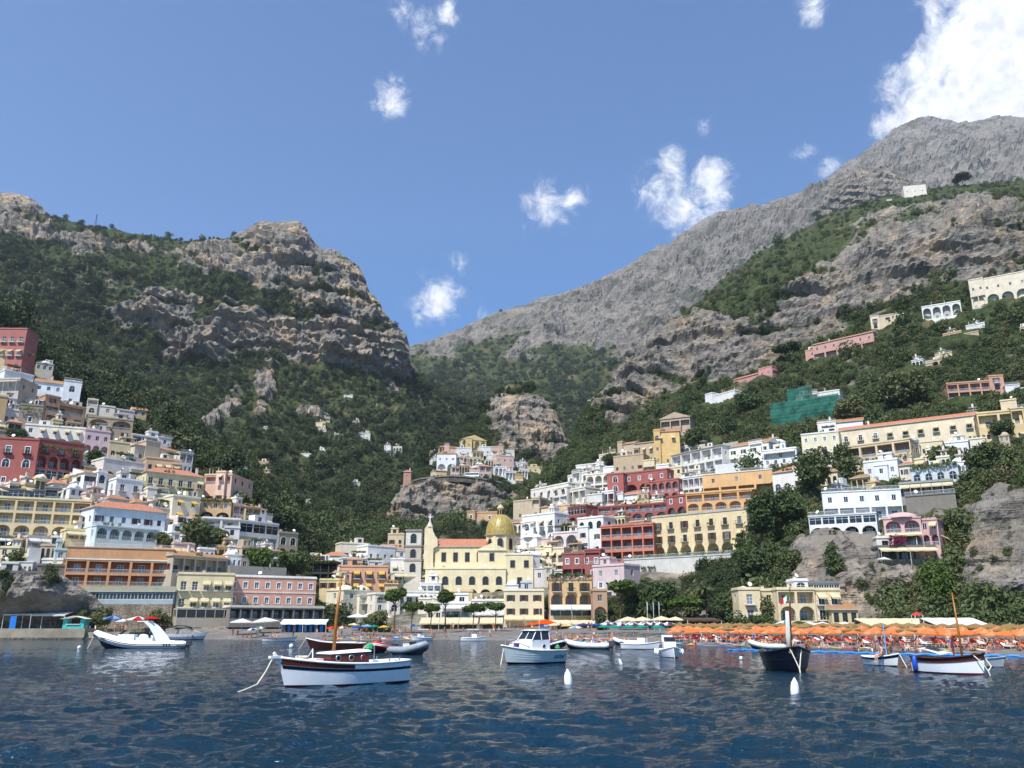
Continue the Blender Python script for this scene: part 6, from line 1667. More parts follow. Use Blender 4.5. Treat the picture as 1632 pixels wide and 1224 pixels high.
# 10 cabin boat
def cabin_boat():
    e = boat_at(846, 1057.5, -90 - 52, 'cabin_boat', 'white cabin cruiser with pale green-grey hull and dark lettering on its side')
    HG = simple('pale_grey_green_hull', 'b9c6c6', .3, .06)
    h = Hull(5.6, 2.3, .95, 1.35, .95, .85, .42, .78, .55, -.35)
    b = MB(); h.surface(b, -1, .12, NAVY); h.surface(b, .12, 1, HG); h.transom(b, HG); b.build('hull', e, True)
    for f in (.35, .5, .65): b = MB(); h.rail(b, f, .014, HG, .02, .9); b.build('strake', e)
    b = MB(); h.deck(b, 1.0, GEL, .3, .985); h.deck(b, .5, GEL, .02, .3, .88); b.build('deck', e)
    b = MB(); h.rail(b, 1, .055, simple('cream_rail', 'e6dcc8', .5)); b.build('gunwale', e, True)
    b = MB(); P = []
    for x, w_, z in ((2.0, .25, 1.2), (1.5, .62, 1.55), (.7, .82, 1.75), (.55, .84, 1.78)):
        P.append([Vector((x, -w_ * 1.08, .95)), Vector((x, -w_, z - .05)), Vector((x, 0, z)), Vector((x, w_, z - .05)), Vector((x, w_ * 1.08, .95))])
    b.grid(P, GEL); b.build('fore_cabin', e, True)
    b = MB(); w0, w1 = .88, .76
    for s in (-1, 1):
        f = [(-1.15, s * w0, .95), (.62, s * w0, .95), (.55, s * w0, 1.7), (-1.15, s * w0, 1.7)]; b.face(f if s < 0 else f[::-1], GEL)
    b.face([(-1.15, w0, .95), (-1.15, -w0, .95), (-1.15, -w0, 1.7), (-1.15, w0, 1.7)], GEL); wl_ = b.build('wheelhouse', e)
    b = MB(); b.face([(.55, -w0, 1.7), (.55, w0, 1.7), (.05, w1, 2.38), (.05, -w1, 2.38)], TINTED)
    for s in (-1, 1):
        for (xa, xb) in ((.42, -.3), (-.38, -1.1)):
            f = [(xa, s * w0, 1.72), (xb, s * w0, 1.72), (xb, s * w1, 2.36), (xa - .36 * (xa > 0), s * w1, 2.36)]; b.face(f if s > 0 else f[::-1], TINTED)
    b.build('windscreen', e)
    for s in (-1, 1):
        for (x0_, x1_) in ((.57, .07), (-.34, -.34), (-1.13, -1.13)): b = MB(); b.tube([(x0_, s * (w0 + .01), 1.7), (x1_, s * (w1 + .01), 2.4)], .035, GEL, 5); b.build('window_frame', wl_)
    b = MB(); b.tube([(.57, 0, 1.7), (.07, 0, 2.4)], .03, GEL, 5); b.build('window_frame', wl_)
    b = MB(); b.grid([[Vector((x, y, 2.46 - .06 * y * y - (.05 if x in (-1.5, .3) else 0))) for y in (-.85, -.5, 0, .5, .85)] for x in (-1.5, -1.4, 0, .2, .3)], GEL)
    b.box(-1.5, .3, -.85, .85, 2.36, 2.40, GEL); b.build('roof', e, True)
    for y in (-.35, .35): b = MB(); b.box(1.45, 1.62, y - .2, y + .2, 1.46, 1.50, TINTED); b.build('hatch', e, rot=None)
    porthole(e, wl_, (-.55, .895, 1.25), (R(-90), 0, 0), .12); porthole(e, wl_, (-.55, -.895, 1.25), (R(90), 0, 0), .12)
    b = MB()
    for s in (-1, 1): b.tube([(1.0, s * .95, 1.05), (1.0, s * .95, 1.55), (2.0, s * .55, 1.75), (2.6, 0, 1.8)], .022, CHROME, 5); b.tube([(2.0, s * .55, 1.15), (2.0, s * .55, 1.75)], .02, CHROME, 5)
    b.build('bow_rail', e)
    b = MB(); b.box(1.6, 1.9, .3, .6, 1.15, 1.5, simple('purple_bag', '5a4a8a', .8)); b.build('bag', e)
    b = MB(); b.lathe([(.04, 0), (.22, .15), (.16, .35), (.02, .42)], simple('green_net_bag', '4f9a6a', .8), 8, (-2.2, .5, .95)); b.build('net_bag', e)
    b = MB(); b.tube([(-.6, .3, 2.45), (-.62, .3, 4.0)], .012, WHITE, 5); b.build('antenna', e)
    b = MB(); b.box(-3.15, -2.8, -.9, .9, .45, .55, GEL); b.build('bathing_platform', e)
    b = MB(); b.box(-3.2, -2.85, -.2, .2, .0, 1.05, DGREYR); b.build('outboard_engine', e)
    # dark registration lettering on the side
    zz_ = []
    for k in range(9): zz_.append((k * .115 + (.07 if k % 2 else 0), .0 if k % 2 == 0 else .27 + .03 * (k == 5)))
    zz_ += [(1.0, .14), (1.12, .24), (1.2, .27)]
    b = MB(); b.tube([h.pt(.245 - x / 5.6, .36 + z / .95, 1, .015) for x, z in zz_], .028, simple('dark_lettering', '2c3450', .5), 5); b.build('hull_lettering', e)
    rope_part(e, sag((2.55, 0, 1.2), (3.1, .3, -.15), 0), .035)
cabin_boat()
# 16 black gozzo
def black_gozzo():
    e = boat_at(1254, 1067.5, -90 - 6, 'fishing_boat', 'black wooden boat bow-on with a white furled sail on its mast')
    h = Hull(7.2, 2.95, 1.05, 1.5, 1.1, .5, .45, .8, .25, -.4, 2.0)
    b = MB(); h.surface(b, -1, 1, NAVY, n=30); h.transom(b, NAVY); b.build('hull', e, True)
    b = MB(); h.deck(b, .93, DECK, .3, .98); h.deck(b, .5, DECK, .02, .3, .85); b.build('deck', e)
    b = MB(); h.rail(b, 1, .07, simple('black_rail', '17181c', .4)); b.build('gunwale', e, True)
    b = MB(); h.rail(b, .55, .03, NAVY, 0, .99); b.build('rubbing_strake', e, True)
    b = MB(); h.surface(b, 1.0, 1.12, DECK, -.04, .0, .6); b.build('washboard', e, True)
    b = MB(); b.tube([(1.2, 0, 1.2), (1.2, .04, 2.2), (1.15, .1, 3.6)], [.13, .15, .11], AWW, 10); b.build('furled_sail', e, True)
    b = MB(); b.tube([(1.25, .1, 1.2), (1.2, .28, 3.6), (1.1, .42, 5.1)], [.07, .06, .03], WOODM, 8); b.build('mast', e, True)
    fl = MB(); cols = [simple('flag_green', '1f7a44', .8), WHITE, simple('flag_red', 'b8282c', .8)]
    for k in range(3):
        P = [[Vector((1.1 - .04 * k, .36 - (.22 * (k + q / 3)) * .9, 4.75 - .16 * (k + q / 3) - .35 * j + .05 * math.sin((k + q / 3) * 3))) for j in (0, 1)] for q in range(4)]
        fl.grid(P, cols[k])
    fl.build('flag', e)
    # pale bow scroll mark
    for s in (-1, 1):
        b = MB()
        for k in range(3):
            c = h.pt(.955 - .012 * k, .82, s, .02); b.tube([c + Vector((0, 0, .05 * math.sin(a))) + Vector((.06 * math.cos(a) * .3, s * .05 * math.cos(a), 0)) for a in [j * .9 for j in range(7)]], .012, AWW, 5)
        b.build('bow_scroll', e)
    for s in (-1, 1):
        q = h.pt(.93, 1.0, s); rope_part(e, [q, q.lerp(Vector((3.75, 0, .25)), .5), Vector((3.75, 0, .2))], .03)
    rope_part(e, [Vector((3.75, 0, .22)), Vector((3.9, 0, -.2))], .035)
black_gozzo()
# 18 small boat with bathers
PB, hPB = dory(1408, 1060.5, -90 + 12, 3.7, 1.5, 'small white boat with three people and a light blue mast', GEL, WHITE, simple('pale_inside', 'c9cdd0', .6), NAVY, False, 'rowing_boat', 3, .55, .85, NAVY)
b = MB(); b.tube([(.5, 0, .4), (.5, .02, 2.9)], .04, simple('light_blue_paint', '5fa8dc', .5), 8); b.build('mast', PB)
rope_part(PB, sag((1.95, 0, .8), (2.5, .1, -.15), 0), .03)
# 19 gozzo with mahogany rail
def brown_gozzo():
    e = boat_at(1516, 1073.5, -66, 'fishing_boat', 'white boat with a broad dark brown rail, brown mast and blue fender')
    h = Hull(4.7, 1.85, .85, 1.2, .9, .55, .45, .84, .2, -.4)
    b = MB(); h.surface(b, -1, .1, REDB); h.surface(b, .1, .74, GEL, n=30); h.surface(b, .74, 1.0, WOODD); h.transom(b, GEL); b.build('hull', e, True)
    b = MB(); h.deck(b, .9, DECK, .4, .98); h.deck(b, .5, WHITE, .02, .4, .85); h.surface(b, .5, 1, DECK, -.08, .01, .4); b.build('deck', e)
    b = MB(); h.rail(b, 1, .06, WOODD); h.rail(b, .74, .04, WOODM); b.tube([h.pt(0, 1, 1), h.pt(0, 1, -1)], .06, WOODD, 6); b.build('gunwale', e, True)
    b = MB(); b.tube([(.9, 0, 1.0), (.85, .05, 2.6), (.7, .16, 4.6)], [.07, .06, .035], WOODL, 8); b.build('mast', e, True)
    b = MB(); b.tube([(.2, .2, 1.0), (.15, .22, 2.0)], .05, REDB, 6); b.build('post', e)
    b = MB(); P = [[Vector((x, y, 1.28 - .12 * abs(y) + .18 * math.sin((x + 2.4) * 1.6))) for y in (-.85, -.4, 0, .4, .85)] for x in (-2.1, -1.6, -1.1, -.5, 0)]
    for row in P:
        for v_ in row: v_.y *= .8
    b.grid(P, AWW); b.build('tarpaulin', e, True)
    b = MB(); P = [[Vector((x, y, 1.5 - .2 * abs(y))) for y in (-.5, 0, .5)] for x in (-1.3, -.8, -.3)]; b.grid(P, NAVY); b.build('sprayhood', e, True)
    b = MB(); b.lathe([(.03, .45), (.14, .35), (.16, 0), (.14, -.35), (.03, -.45)], simple('blue_fender', '1d4fb0', .4), 12); q = h.pt(.12, .55, -1, .14); b.build('fender', e, True, (q.x, q.y, .52))
    rope_part(e, [h.pt(.9, 1, -1), Vector((2.4, -.3, .65)), Vector((2.6, -.2, .25)), Vector((2.75, -.2, -.2))], .03)
    rope_part(e, [h.pt(.93, 1, 1), Vector((2.6, .1, .5)), Vector((2.6, -.2, .25))], .03)
brown_gozzo()
dory(1577, 1062.5, -80, 3.2, 1.6, 'small grey dinghy tied behind the brown-railed boat', simple('dinghy_grey', 'a8b2b6', .4), GREYR, None, NAVY, False, 'dinghy', 2, .5, .7)
# buoys
def buoy(px, py, hpx, label, tilt=0.0, ball=False):
    p = sea(px, py); s = hpx / F * p.y
    b = MB()
    if ball: b.lathe([(.0, .95), (.35, .85), (.55, .5), (.5, .1), (.3, -.2), (0, -.3)], GEL, 14)
    else: b.lathe([(.0, 1.0), (.05, .99), (.09, .90), (.2, .72), (.25, .5), (.27, .25), (.26, .0), (.2, -.2), (0, -.3)], GEL, 16)
    for i, v_ in enumerate(b.v): b.v[i] = tuple(c * s for c in v_)
    e = empty('mooring_buoy', (p.x, p.y, 0)); e.rotation_euler = (0, tilt, 0); tag(e, label, 'buoy')
    b.build('float', e, True)
    b = MB(); b.tube([(0, 0, -.2 * s), (0, 0, -1.2)], .02, ROPE, 5); b.build('chain', e)
    if not ball: b = MB(); b.tube([(0, 0, .99 * s), (.02 * s, 0, 1.06 * s), (0, 0, 1.0 * s)], .012, CHROME, 5); b.build('ring', e)
buoy(906, 1092, 23, 'large white pointed buoy in front of the white cabin boat', -.06)
buoy(1267, 1107, 24, 'large white pointed buoy in front of the black boat', .05)
buoy(990, 1059, 9, 'small white buoy leaning in the water left of the boat with fenders', -.3)
buoy(1181, 1051, 5, 'tiny white buoy left of the black boat', 0, True)
buoy(126, 1034, 5, 'tiny white buoy off the bow of the long white inflatable', 0, True)
buoy(464, 1032, 6, 'tiny white buoy left of the mahogany launch', 0, True)
# blue swimming-area boom
pts_ = [sea(px, py) + Vector((0, 0, .03)) for px, py in ((1160, 1036.5), (1185, 1036), (1210, 1036.8), (1250, 1038.5), (1300, 1039), (1350, 1040.5), (1400, 1042), (1440, 1043), (1500, 1044), (1580, 1045.5), (1640, 1047), (1720, 1049))]
fine_ = []
for a, b2 in zip(pts_[:-1], pts_[1:]):
    for k in range(6): fine_.append(a.lerp(b2, k / 6) + Vector((0, .12 * math.sin(len(fine_) * 1.3), .05 * math.sin(len(fine_) * 2.1))))
b = MB(); b.tube(fine_, .10, simple('blue_float', '2f8ad8', .45), 8); o = b.build('floating_boom', smooth=True); tag(o, 'long blue floating boom fencing off the swimming area', 'boom')
# ---------------------------------------------------------------- single trees
def trunk(mb, h, r, lean=(0, 0), limbs=4, seed=0, spread=1.0, fork=.55):
    rr = random.Random(seed)
    pts = [Vector((lean[0] * (i / 5) ** 1.5 + rr.uniform(-.06, .06) * h * .3, lean[1] * (i / 5), h * i / 5)) for i in range(6)]
    mb.tube([pts[0] + Vector((0, 0, -1.0))] + pts, [r * 1.35, r * 1.15] + [r * (1 - .55 * i / 5) for i in range(1, 6)], BARK, 8)
    for k in range(limbs):
        a = 6.28 * k / limbs + rr.uniform(-.4, .4); f = fork + (1 - fork) * rr.random() * .7
        i = f * 5; p0 = pts[int(i)].lerp(pts[min(5, int(i) + 1)], i - int(i))
        L = spread * (.6 + .5 * rr.random())
        p1 = p0 + Vector((math.cos(a) * L * .6, math.sin(a) * L * .6, h * .12)); p2 = p0 + Vector((math.cos(a) * L, math.sin(a) * L, h * .26))
        mb.tube([p0, p1, p2], [r * .45, r * .32, r * .14], BARK, 6)
    return pts[-1]
def tree(kind, loc, h, w, label, group=None, mat=None, seed=0):
    names = {'pine': 'pine_tree', 'round': 'broadleaf_tree', 'bush': 'large_shrub', 'cypress': 'cypress_tree', 'palm': 'palm_tree'}
    cats = {'palm': 'palm', 'bush': 'shrub'}
    e = empty(names[kind], loc, seed * 1.7); tag(e, label, cats.get(kind, 'tree'), group)
    rr = random.Random(seed + 5); lobes = []; tb = MB(); r = w / 2
    if kind == 'pine':
        top = trunk(tb, h * .78, max(.12, h * .022), (rr.uniform(-.1, .1) * h, 0), 6, seed, r * .8, .62)
        for k in range(9):
            a = rr.random() * 6.28; q = r * .68 * math.sqrt(rr.random())
            lobes.append((top.x * .8 + q * math.cos(a), top.y + q * math.sin(a), h * (.80 + .12 * rr.random()), r * .42, r * .42, h * .085))
        n, leaf = 1500, .05 * w + .12
    elif kind == 'round':
        trunk(tb, h * .6, max(.12, h * .03), (0, 0), 5, seed, r * .6, .4)
        for k in range(11):
            a = rr.random() * 6.28; q = r * .62 * math.sqrt(rr.random()); z = h * (.38 + .45 * rr.random())
            s = r * (.36 + .2 * rr.random()); lobes.append((q * math.cos(a), q * math.sin(a), z, s, s, s * .9))
        lobes.append((0, 0, h * .62, r * .7, r * .7, h * .3)); n, leaf = 2000, .045 * w + .12
    elif kind == 'bush':
        trunk(tb, h * .5, max(.08, h * .03), (0, 0), 5, seed, r * .5, .3)
        for k in range(9):
            a = rr.random() * 6.28; q = r * .6 * math.sqrt(rr.random()); s = r * (.32 + .2 * rr.random())
            lobes.append((q * math.cos(a), q * math.sin(a), h * (.08 + .58 * rr.random()), s, s, h * .28))
        n, leaf = 1300, .04 * w + .12
    elif kind == 'cypress':
        trunk(tb, h * .5, h * .015, (0, 0), 0, seed)
        for k in range(7): z = (k + .6) / 7.4; lobes.append((0, 0, h * z, r * (1.05 - z) * 1.1 + .1, r * (1.05 - z) * 1.1 + .1, h * .1))
        n, leaf = 900, .25
    if kind == 'palm':
        trunk(tb, h * .72, .22, (.3, 0), 0, seed); tb.build('trunk', e)
        b = MB()
        for k in range(22):
            a = 6.28 * k / 22 + rr.uniform(-.1, .1); el = rr.uniform(-.3, .9); L = r * rr.uniform(.85, 1.1); P = []
            for j in range(7):
                t_ = j / 6; ww = .32 * math.sin(math.pi * (.1 + .85 * t_))
                c = Vector((.3 + math.cos(a) * L * t_, math.sin(a) * L * t_, h * .72 + L * (el * t_ - .75 * t_ * t_)))
                sd = Vector((-math.sin(a), math.cos(a), -.35)) * ww; sd2 = Vector((math.sin(a), -math.cos(a), -.35)) * ww
                P.append([c + sd, c, c + sd2])
            b.grid(P, LEAF)
        b.build('crown', e); return e
    tb.build('trunk', e, True)
    mesh_obj('crown', crown_mesh('crown', lobes, n, leaf, mat or (LEAFP if kind == 'pine' else LEAFD), seed), e)
    return e
def htree(S, px, pyb, pyt, wpx, kind, label, dy=4.0, Y=None, **k):
    Y = Y or S.Y(px, pyb) - dy
    p = at(px, pyb, Y); h = at(px, pyt, Y).z - p.z; w = wpx / F * Y
    tree(kind, p, h, w, label, seed=int(px * 3 + pyb), **k)
def btree(px, Y, pyt, wpx, kind, label, **k):
    p = beach_pt(px, Y); h = (CAMH + kz(px, pyt) * Y) - p.z
    tree(kind, p, h, wpx / F * Y, label, seed=int(px * 3), **k)
btree(628, 214, 937, 38, 'pine', 'tallest slender pine on the beach promenade left of the church')
btree(709, 216, 942, 28, 'pine', 'slender pine in front of the white house left of the church steps')
btree(655, 214, 960, 34, 'pine', 'low leaning pine between the two slender promenade pines')
btree(686, 214, 962, 26, 'pine', 'small forked pine between the two slender promenade pines')
btree(754, 216, 962, 32, 'pine', 'flat-topped pine below the left church arches')
btree(790, 216, 959, 32, 'pine', 'flat-topped pine beside the shuttered cream house')
btree(596, 218, 972, 56, 'bush', 'broad low green tree behind the white beach parasols')
btree(988, 208, 926, 52, 'pine', 'big spreading pine right of the narrow tan house', )
btree(1014, 212, 934, 40, 'round', 'dark leafy tree between the spreading pine and the palms')
btree(1050, 205, 922, 56, 'round', 'tall dark leafy tree behind the cream restaurant parasols')
btree(1088, 200, 953, 68, 'pine', 'wide low bright green umbrella pine behind the flagpoles', mat=LEAFV)
btree(1030, 205, 960, 34, 'palm', 'short palm tree in front of the dark leafy trees')
btree(1128, 206, 918, 44, 'palm', 'tall palm tree at the foot of the pale yellow hotel garden')
btree(1108, 210, 930, 40, 'round', 'dark tree left of the tall palm')
btree(1160, 204, 950, 44, 'round', 'dark green tree against the left end of the yellow beach house')
btree(1226, 190, 944, 30, 'bush', 'dark ivy mass on the middle of the yellow beach house')
btree(1205, 188, 972, 44, 'bush', 'green shrubs at the foot of the yellow beach house')
btree(960, 204, 968, 26, 'bush', 'dark green bush beside the narrow tan house')
htree(SA, 310, 870, 836, 66, 'round', 'bright green garden tree left of the white angular house', 6)
htree(SA, 345, 872, 842, 40, 'round', 'dark garden tree touching the white angular house', 5)
htree(SA, 470, 922, 884, 44, 'round', 'dark green tree at the end of the stone retaining wall', 4)
htree(SA, 500, 915, 886, 36, 'round', 'dark tree above the pergola house left of the coral awning house', 4)
htree(SA, 150, 742, 720, 34, 'round', 'round green tree beside the red hotel wings', 5)
htree(SA, 385, 815, 790, 46, 'round', 'dark green tree below the salmon pink house', 4)
htree(SA, 405, 902, 872, 60, 'bush', 'left part of the long bright hedge below the white veranda house', 5, mat=LEAFV)
htree(SA, 440, 904, 874, 50, 'bush', 'right part of the long bright hedge below the stone corner house', 5, mat=LEAFV)
htree(SA, 20, 900, 872, 40, 'bush', 'green shrub mass on the slope under the dark shaded terrace', 4)
htree(SA, 262, 870, 846, 34, 'bush', 'dark spiky shrubs right of the turquoise house', 5)
htree(SA, 25, 705, 682, 34, 'bush', 'green shrubs between the ochre house and the red hotel', 4)
for px_, w_, lab in ((128, 30, 'left bush against the stone wall below the glazed veranda'), (160, 36, 'middle bush against the stone wall below the glazed veranda'), (255, 34, 'right bush against the stone wall below the glazed veranda')):
    htree(SA, px_, 992, 966, w_, 'bush', lab, Y=216)
htree(SD, 1300, 790, 714, 74, 'round', 'big dark tree rising right of the white low awning house', 6)
htree(SD, 1345, 742, 712, 40, 'round', 'dark tree at the left end of the cream pillared gallery', 9)
htree(SD, 1216, 880, 776, 56, 'round', 'tall dark tree right of the pale yellow hotel', 8)
htree(SD, 1256, 850, 785, 62, 'round', 'broad dark tree left of the big white villa', 6)
htree(SD, 1200, 935, 868, 50, 'round', 'dark tree at the foot of the pale yellow hotel end wall', 6)
htree(SD, 1262, 915, 868, 40, 'bush', 'olive shrub against the cliff left of the big white villa base', 5)
htree(SD, 1330, 915, 858, 40, 'bush', 'grey-green shrub hanging on the cliff under the big white villa', 6)
htree(SD, 1505, 742, 708, 62, 'bush', 'clipped dark hedge tree above the grey-blue terrace house', 6)
htree(SD, 1576, 760, 706, 58, 'round', 'round dark tree right of the grey-blue terrace house', 8)
htree(SD, 1602, 702, 668, 40, 'round', 'small tree before the yellow house at the end of the long building', 10)
htree(SD, 1450, 660, 592, 78, 'round', 'large dark tree on the slope between the scaffolding and the coral house', 8)
htree(SD, 1410, 652, 612, 50, 'round', 'dark tree left of the large slope tree', 8)
htree(SD, 1356, 682, 632, 48, 'round', 'bright green tree right of the green scaffolding', 8)
htree(SD, 1252, 592, 550, 52, 'pine', 'dark umbrella pine below the grey cliff beside the salmon hotel', 6, mat=LEAF)
htree(SD, 1242, 655, 622, 30, 'cypress', 'dark cypress left of the green scaffolding', 6)
htree(SD, 1196, 660, 628, 46, 'round', 'dark tree below the long pink house', 6)
htree(SD, 1110, 720, 678, 44, 'round', 'dark tree right of the tall bright yellow house', 6)
htree(SD, 905, 860, 836, 30, 'round', 'dark tree below the left dark red hotel wing', 7)
htree(SD, 872, 848, 832, 24, 'round', 'dark green tree beside the white arched house right of the dome', 8)
htree(SD, 908, 752, 732, 30, 'round', 'dark tree at the top left of the red hotel hillside', 6)
htree(SD, 972, 745, 726, 34, 'round', 'dark tree in front of the long tan house', 8)
htree(SD, 1500, 950, 870, 54, 'bush', 'tall ivy covered rock spur under the pink cliff villa', 12, mat=LEAFV)
htree(SD, 1535, 303, 280, 34, 'pine', 'lone umbrella pine on the skyline ridge', Y=958, mat=LEAF)
e_ = at(1182, 622, SD.Y(1182, 625) - 6)
o = mesh_obj('bougainvillea', crown_mesh('bougainvillea', [(-1.5, 0, 2, 2, 1.2, 1.6), (1.5, 0, 3, 1.6, 1, 1.8), (0, 0, 1, 3, 1.2, 1.2)], 420, .42, BOUG, 4)); o.location = e_; tag(o, 'purple bougainvillea beside the long low white house below the cliff', 'flowers')
e_ = at(1432, 862, SD.Y(1440, 872) - 7.4)
o = mesh_obj('bougainvillea', crown_mesh('bougainvillea', [(-1.4, 0, 0, 1.2, .6, 1.4), (.8, 0, .4, 1.2, .6, .9)], 260, .26, BOUG, 5)); o.location = e_; tag(o, 'dark red bougainvillea on the pink cliff villa', 'flowers')

# ---------------------------------------------------------------- people
SKINS = [simple('skin_tan', '9c7862', .6, .1), simple('skin_light', 'c2a08c', .6, .1), simple('skin_brown', '80593f', .6, .1)]
HAIRS = [simple('hair_dark', '2a1d16', .8, .2), simple('hair_fair', '9a7442', .8, .2)]
SWIM = {'red': simple('swim_red', 'c0302e', .8), 'blue': simple('swim_blue', '2850a0', .8), 'white': simple('swim_white', 'e6e2da', .8), 'black': simple('swim_black', '22242a', .8), 'orange': simple('swim_orange', 'e2732a', .8)}
def body(pose, skin, hair, swim, shirt=False):
    """one continuous skinned figure"""
    J = {}
    def add(n_, p, r, par=None): J[n_] = (Vector(p), r, par)
    if pose in ('stand', 'walk'):
        w = .14 if pose == 'walk' else 0
        add('pel', (0, 0, .92), (.13, .11)); add('spi', (0, .01, 1.14), (.12, .09), 'pel'); add('che', (0, 0, 1.34), (.15, .11), 'spi'); add('nec', (0, .01, 1.48), (.055, .055), 'che')
        add('hea', (0, -.01, 1.60), (.085, .10), 'nec'); add('top', (0, 0, 1.71), (.07, .085), 'hea')
        for s, n_ in ((1, 'L'), (-1, 'R')):
            f = -w * s
            add('hip' + n_, (s * .09, 0, .86), (.09, .09), 'pel'); add('kne' + n_, (s * .1, f - .03, .49), (.06, .065), 'hip' + n_); add('cal' + n_, (s * .1, f * 1.2 + .02, .32), (.05, .058), 'kne' + n_); add('ank' + n_, (s * .1, f * 1.5 + .03, .08), (.034, .036), 'cal' + n_); add('toe' + n_, (s * .11, f * 1.5 - .13, .035), (.035, .025), 'ank' + n_)
            add('sho' + n_, (s * .18, .01, 1.40), (.055, .055), 'che'); add('elb' + n_, (s * .24, .03 + f * .6, 1.14), (.04, .04), 'sho' + n_); add('wri' + n_, (s * .24, -.05 + f, .92), (.028, .028), 'elb' + n_); add('han' + n_, (s * .235, -.08 + f, .83), (.03, .018), 'wri' + n_)
    elif pose == 'sit':                       # on the ground, legs stretched forward, leaning on the arms
        add('pel', (0, 0, .13), (.14, .13)); add('spi', (0, .08, .34), (.12, .09), 'pel'); add('che', (0, .14, .54), (.15, .11), 'spi'); add('nec', (0, .15, .68), (.055, .055), 'che'); add('hea', (0, .12, .80), (.085, .1), 'nec'); add('top', (0, .13, .91), (.07, .085), 'hea')
        for s, n_ in ((1, 'L'), (-1, 'R')):
            add('hip' + n_, (s * .09, -.06, .12), (.095, .095), 'pel'); add('kne' + n_, (s * .13, -.42, .38), (.06, .065), 'hip' + n_); add('ank' + n_, (s * .12, -.70, .09), (.036, .036), 'kne' + n_); add('toe' + n_, (s * .13, -.86, .05), (.035, .03), 'ank' + n_)
            add('sho' + n_, (s * .18, .15, .60), (.055, .055), 'che'); add('elb' + n_, (s * .26, .20, .34), (.04, .04), 'sho' + n_); add('wri' + n_, (s * .24, .02, .2), (.028, .028), 'elb' + n_); add('han' + n_, (s * .2, -.1, .24), (.03, .018), 'wri' + n_)
    elif pose == 'lie':
        add('pel', (0, 0, .14), (.14, .11)); add('spi', (0, .24, .15), (.13, .09), 'pel'); add('che', (0, .44, .17), (.15, .1), 'spi'); add('nec', (0, .58, .2), (.055, .055), 'che'); add('hea', (0, .70, .23), (.085, .1), 'nec'); add('top', (0, .81, .25), (.07, .085), 'hea')
        for s, n_ in ((1, 'L'), (-1, 'R')):
            add('hip' + n_, (s * .09, -.07, .13), (.09, .085), 'pel'); add('kne' + n_, (s * .12, -.44, .18 + (.16 if s > 0 else 0)), (.06, .06), 'hip' + n_); add('ank' + n_, (s * .12, -.84, .08), (.036, .036), 'kne' + n_); add('toe' + n_, (s * .14, -.92, .17), (.03, .025), 'ank' + n_)
            add('sho' + n_, (s * .19, .48, .16), (.055, .055), 'che'); add('elb' + n_, (s * .28, .26, .09), (.04, .04), 'sho' + n_); add('wri' + n_, (s * .26, .04, .1), (.028, .028), 'elb' + n_); add('han' + n_, (s * .25, -.06, .1), (.03, .018), 'wri' + n_)
    elif pose == 'perch':                      # seated on an edge, shins hanging
        add('pel', (0, 0, .12), (.14, .13)); add('spi', (0, -.02, .34), (.12, .1), 'pel'); add('che', (0, -.07, .54), (.155, .115), 'spi'); add('nec', (0, -.11, .67), (.058, .058), 'che'); add('hea', (0, -.15, .78), (.085, .1), 'nec'); add('top', (0, -.15, .89), (.07, .085), 'hea')
        for s, n_ in ((1, 'L'), (-1, 'R')):
            add('hip' + n_, (s * .1, -.08, .11), (.095, .095), 'pel'); add('kne' + n_, (s * .14, -.46, .12), (.062, .065), 'hip' + n_); add('cal' + n_, (s * .14, -.47, -.1), (.05, .058), 'kne' + n_); add('ank' + n_, (s * .13, -.45, -.32), (.036, .036), 'cal' + n_); add('toe' + n_, (s * .14, -.6, -.38), (.035, .025), 'ank' + n_)
            add('sho' + n_, (s * .18, -.07, .60), (.056, .056), 'che'); add('elb' + n_, (s * .26, -.1, .34), (.042, .042), 'sho' + n_); add('wri' + n_, (s * .2, -.3, .22), (.03, .03), 'elb' + n_); add('han' + n_, (s * .18, -.38, .2), (.032, .02), 'wri' + n_)
    names = list(J); idx = {n_: i for i, n_ in enumerate(names)}
    me = bpy.data.meshes.new('tmp'); me.from_pydata([tuple(J[n_][0]) for n_ in names], [(idx[n_], idx[J[n_][2]]) for n_ in names if J[n_][2]], [])
    ob = bpy.data.objects.new('tmp', me); COL.objects.link(ob)
    md = ob.modifiers.new('s', 'SKIN')
    for i, n_ in enumerate(names):
        me.skin_vertices[0].data[i].radius = J[n_][1]; me.skin_vertices[0].data[i].use_root = (i == 0)
    sb = ob.modifiers.new('u', 'SUBSURF'); sb.levels = 1; sb.render_levels = 1
    dg = bpy.context.evaluated_depsgraph_get()
    res = bpy.data.meshes.new_from_object(ob.evaluated_get(dg)); bpy.data.objects.remove(ob)
    res.name = 'person'
    res.materials.clear()
    for m_ in (skin, swim, hair): res.materials.append(m_)
    pel, che, hea, spi = J['pel'][0], J['che'][0], J['hea'][0], J['spi'][0]
    up = (J['top'][0] - J['nec'][0]).normalized(); tor = (che - pel).normalized()
    for p in res.polygons:
        c = p.center; p.use_smooth = True; k = 0
        dh = c - hea
        if dh.length < .22 and (dh.dot(up) > .06 or (dh.dot(up) > -.06 and dh.dot(Vector((0, 1, 0)) if pose != 'lie' else Vector((0, 0, -1))) > .03)): k = 2
        elif (c - pel).length < .22 and -.16 < (c - pel).dot(tor) < .1: k = 1
        elif shirt and abs((c - che).x) < .17 and 0 < (c - pel).dot(tor) < (che - pel).length + .09: k = 1
        p.material_index = k
    return res
BODIES = {}
def person_mesh(pose, ci, shirt):
    key = (pose, ci, shirt)
    if key not in BODIES:
        sw = list(SWIM)[ci]
        BODIES[key] = body(pose, SKINS[(ci * 2 + len(pose)) % 3], HAIRS[ci % 2 if pose != 'walk' else 0], SWIM[sw], shirt)
    return BODIES[key], list(SWIM)[ci]
PCOUNT = [0]
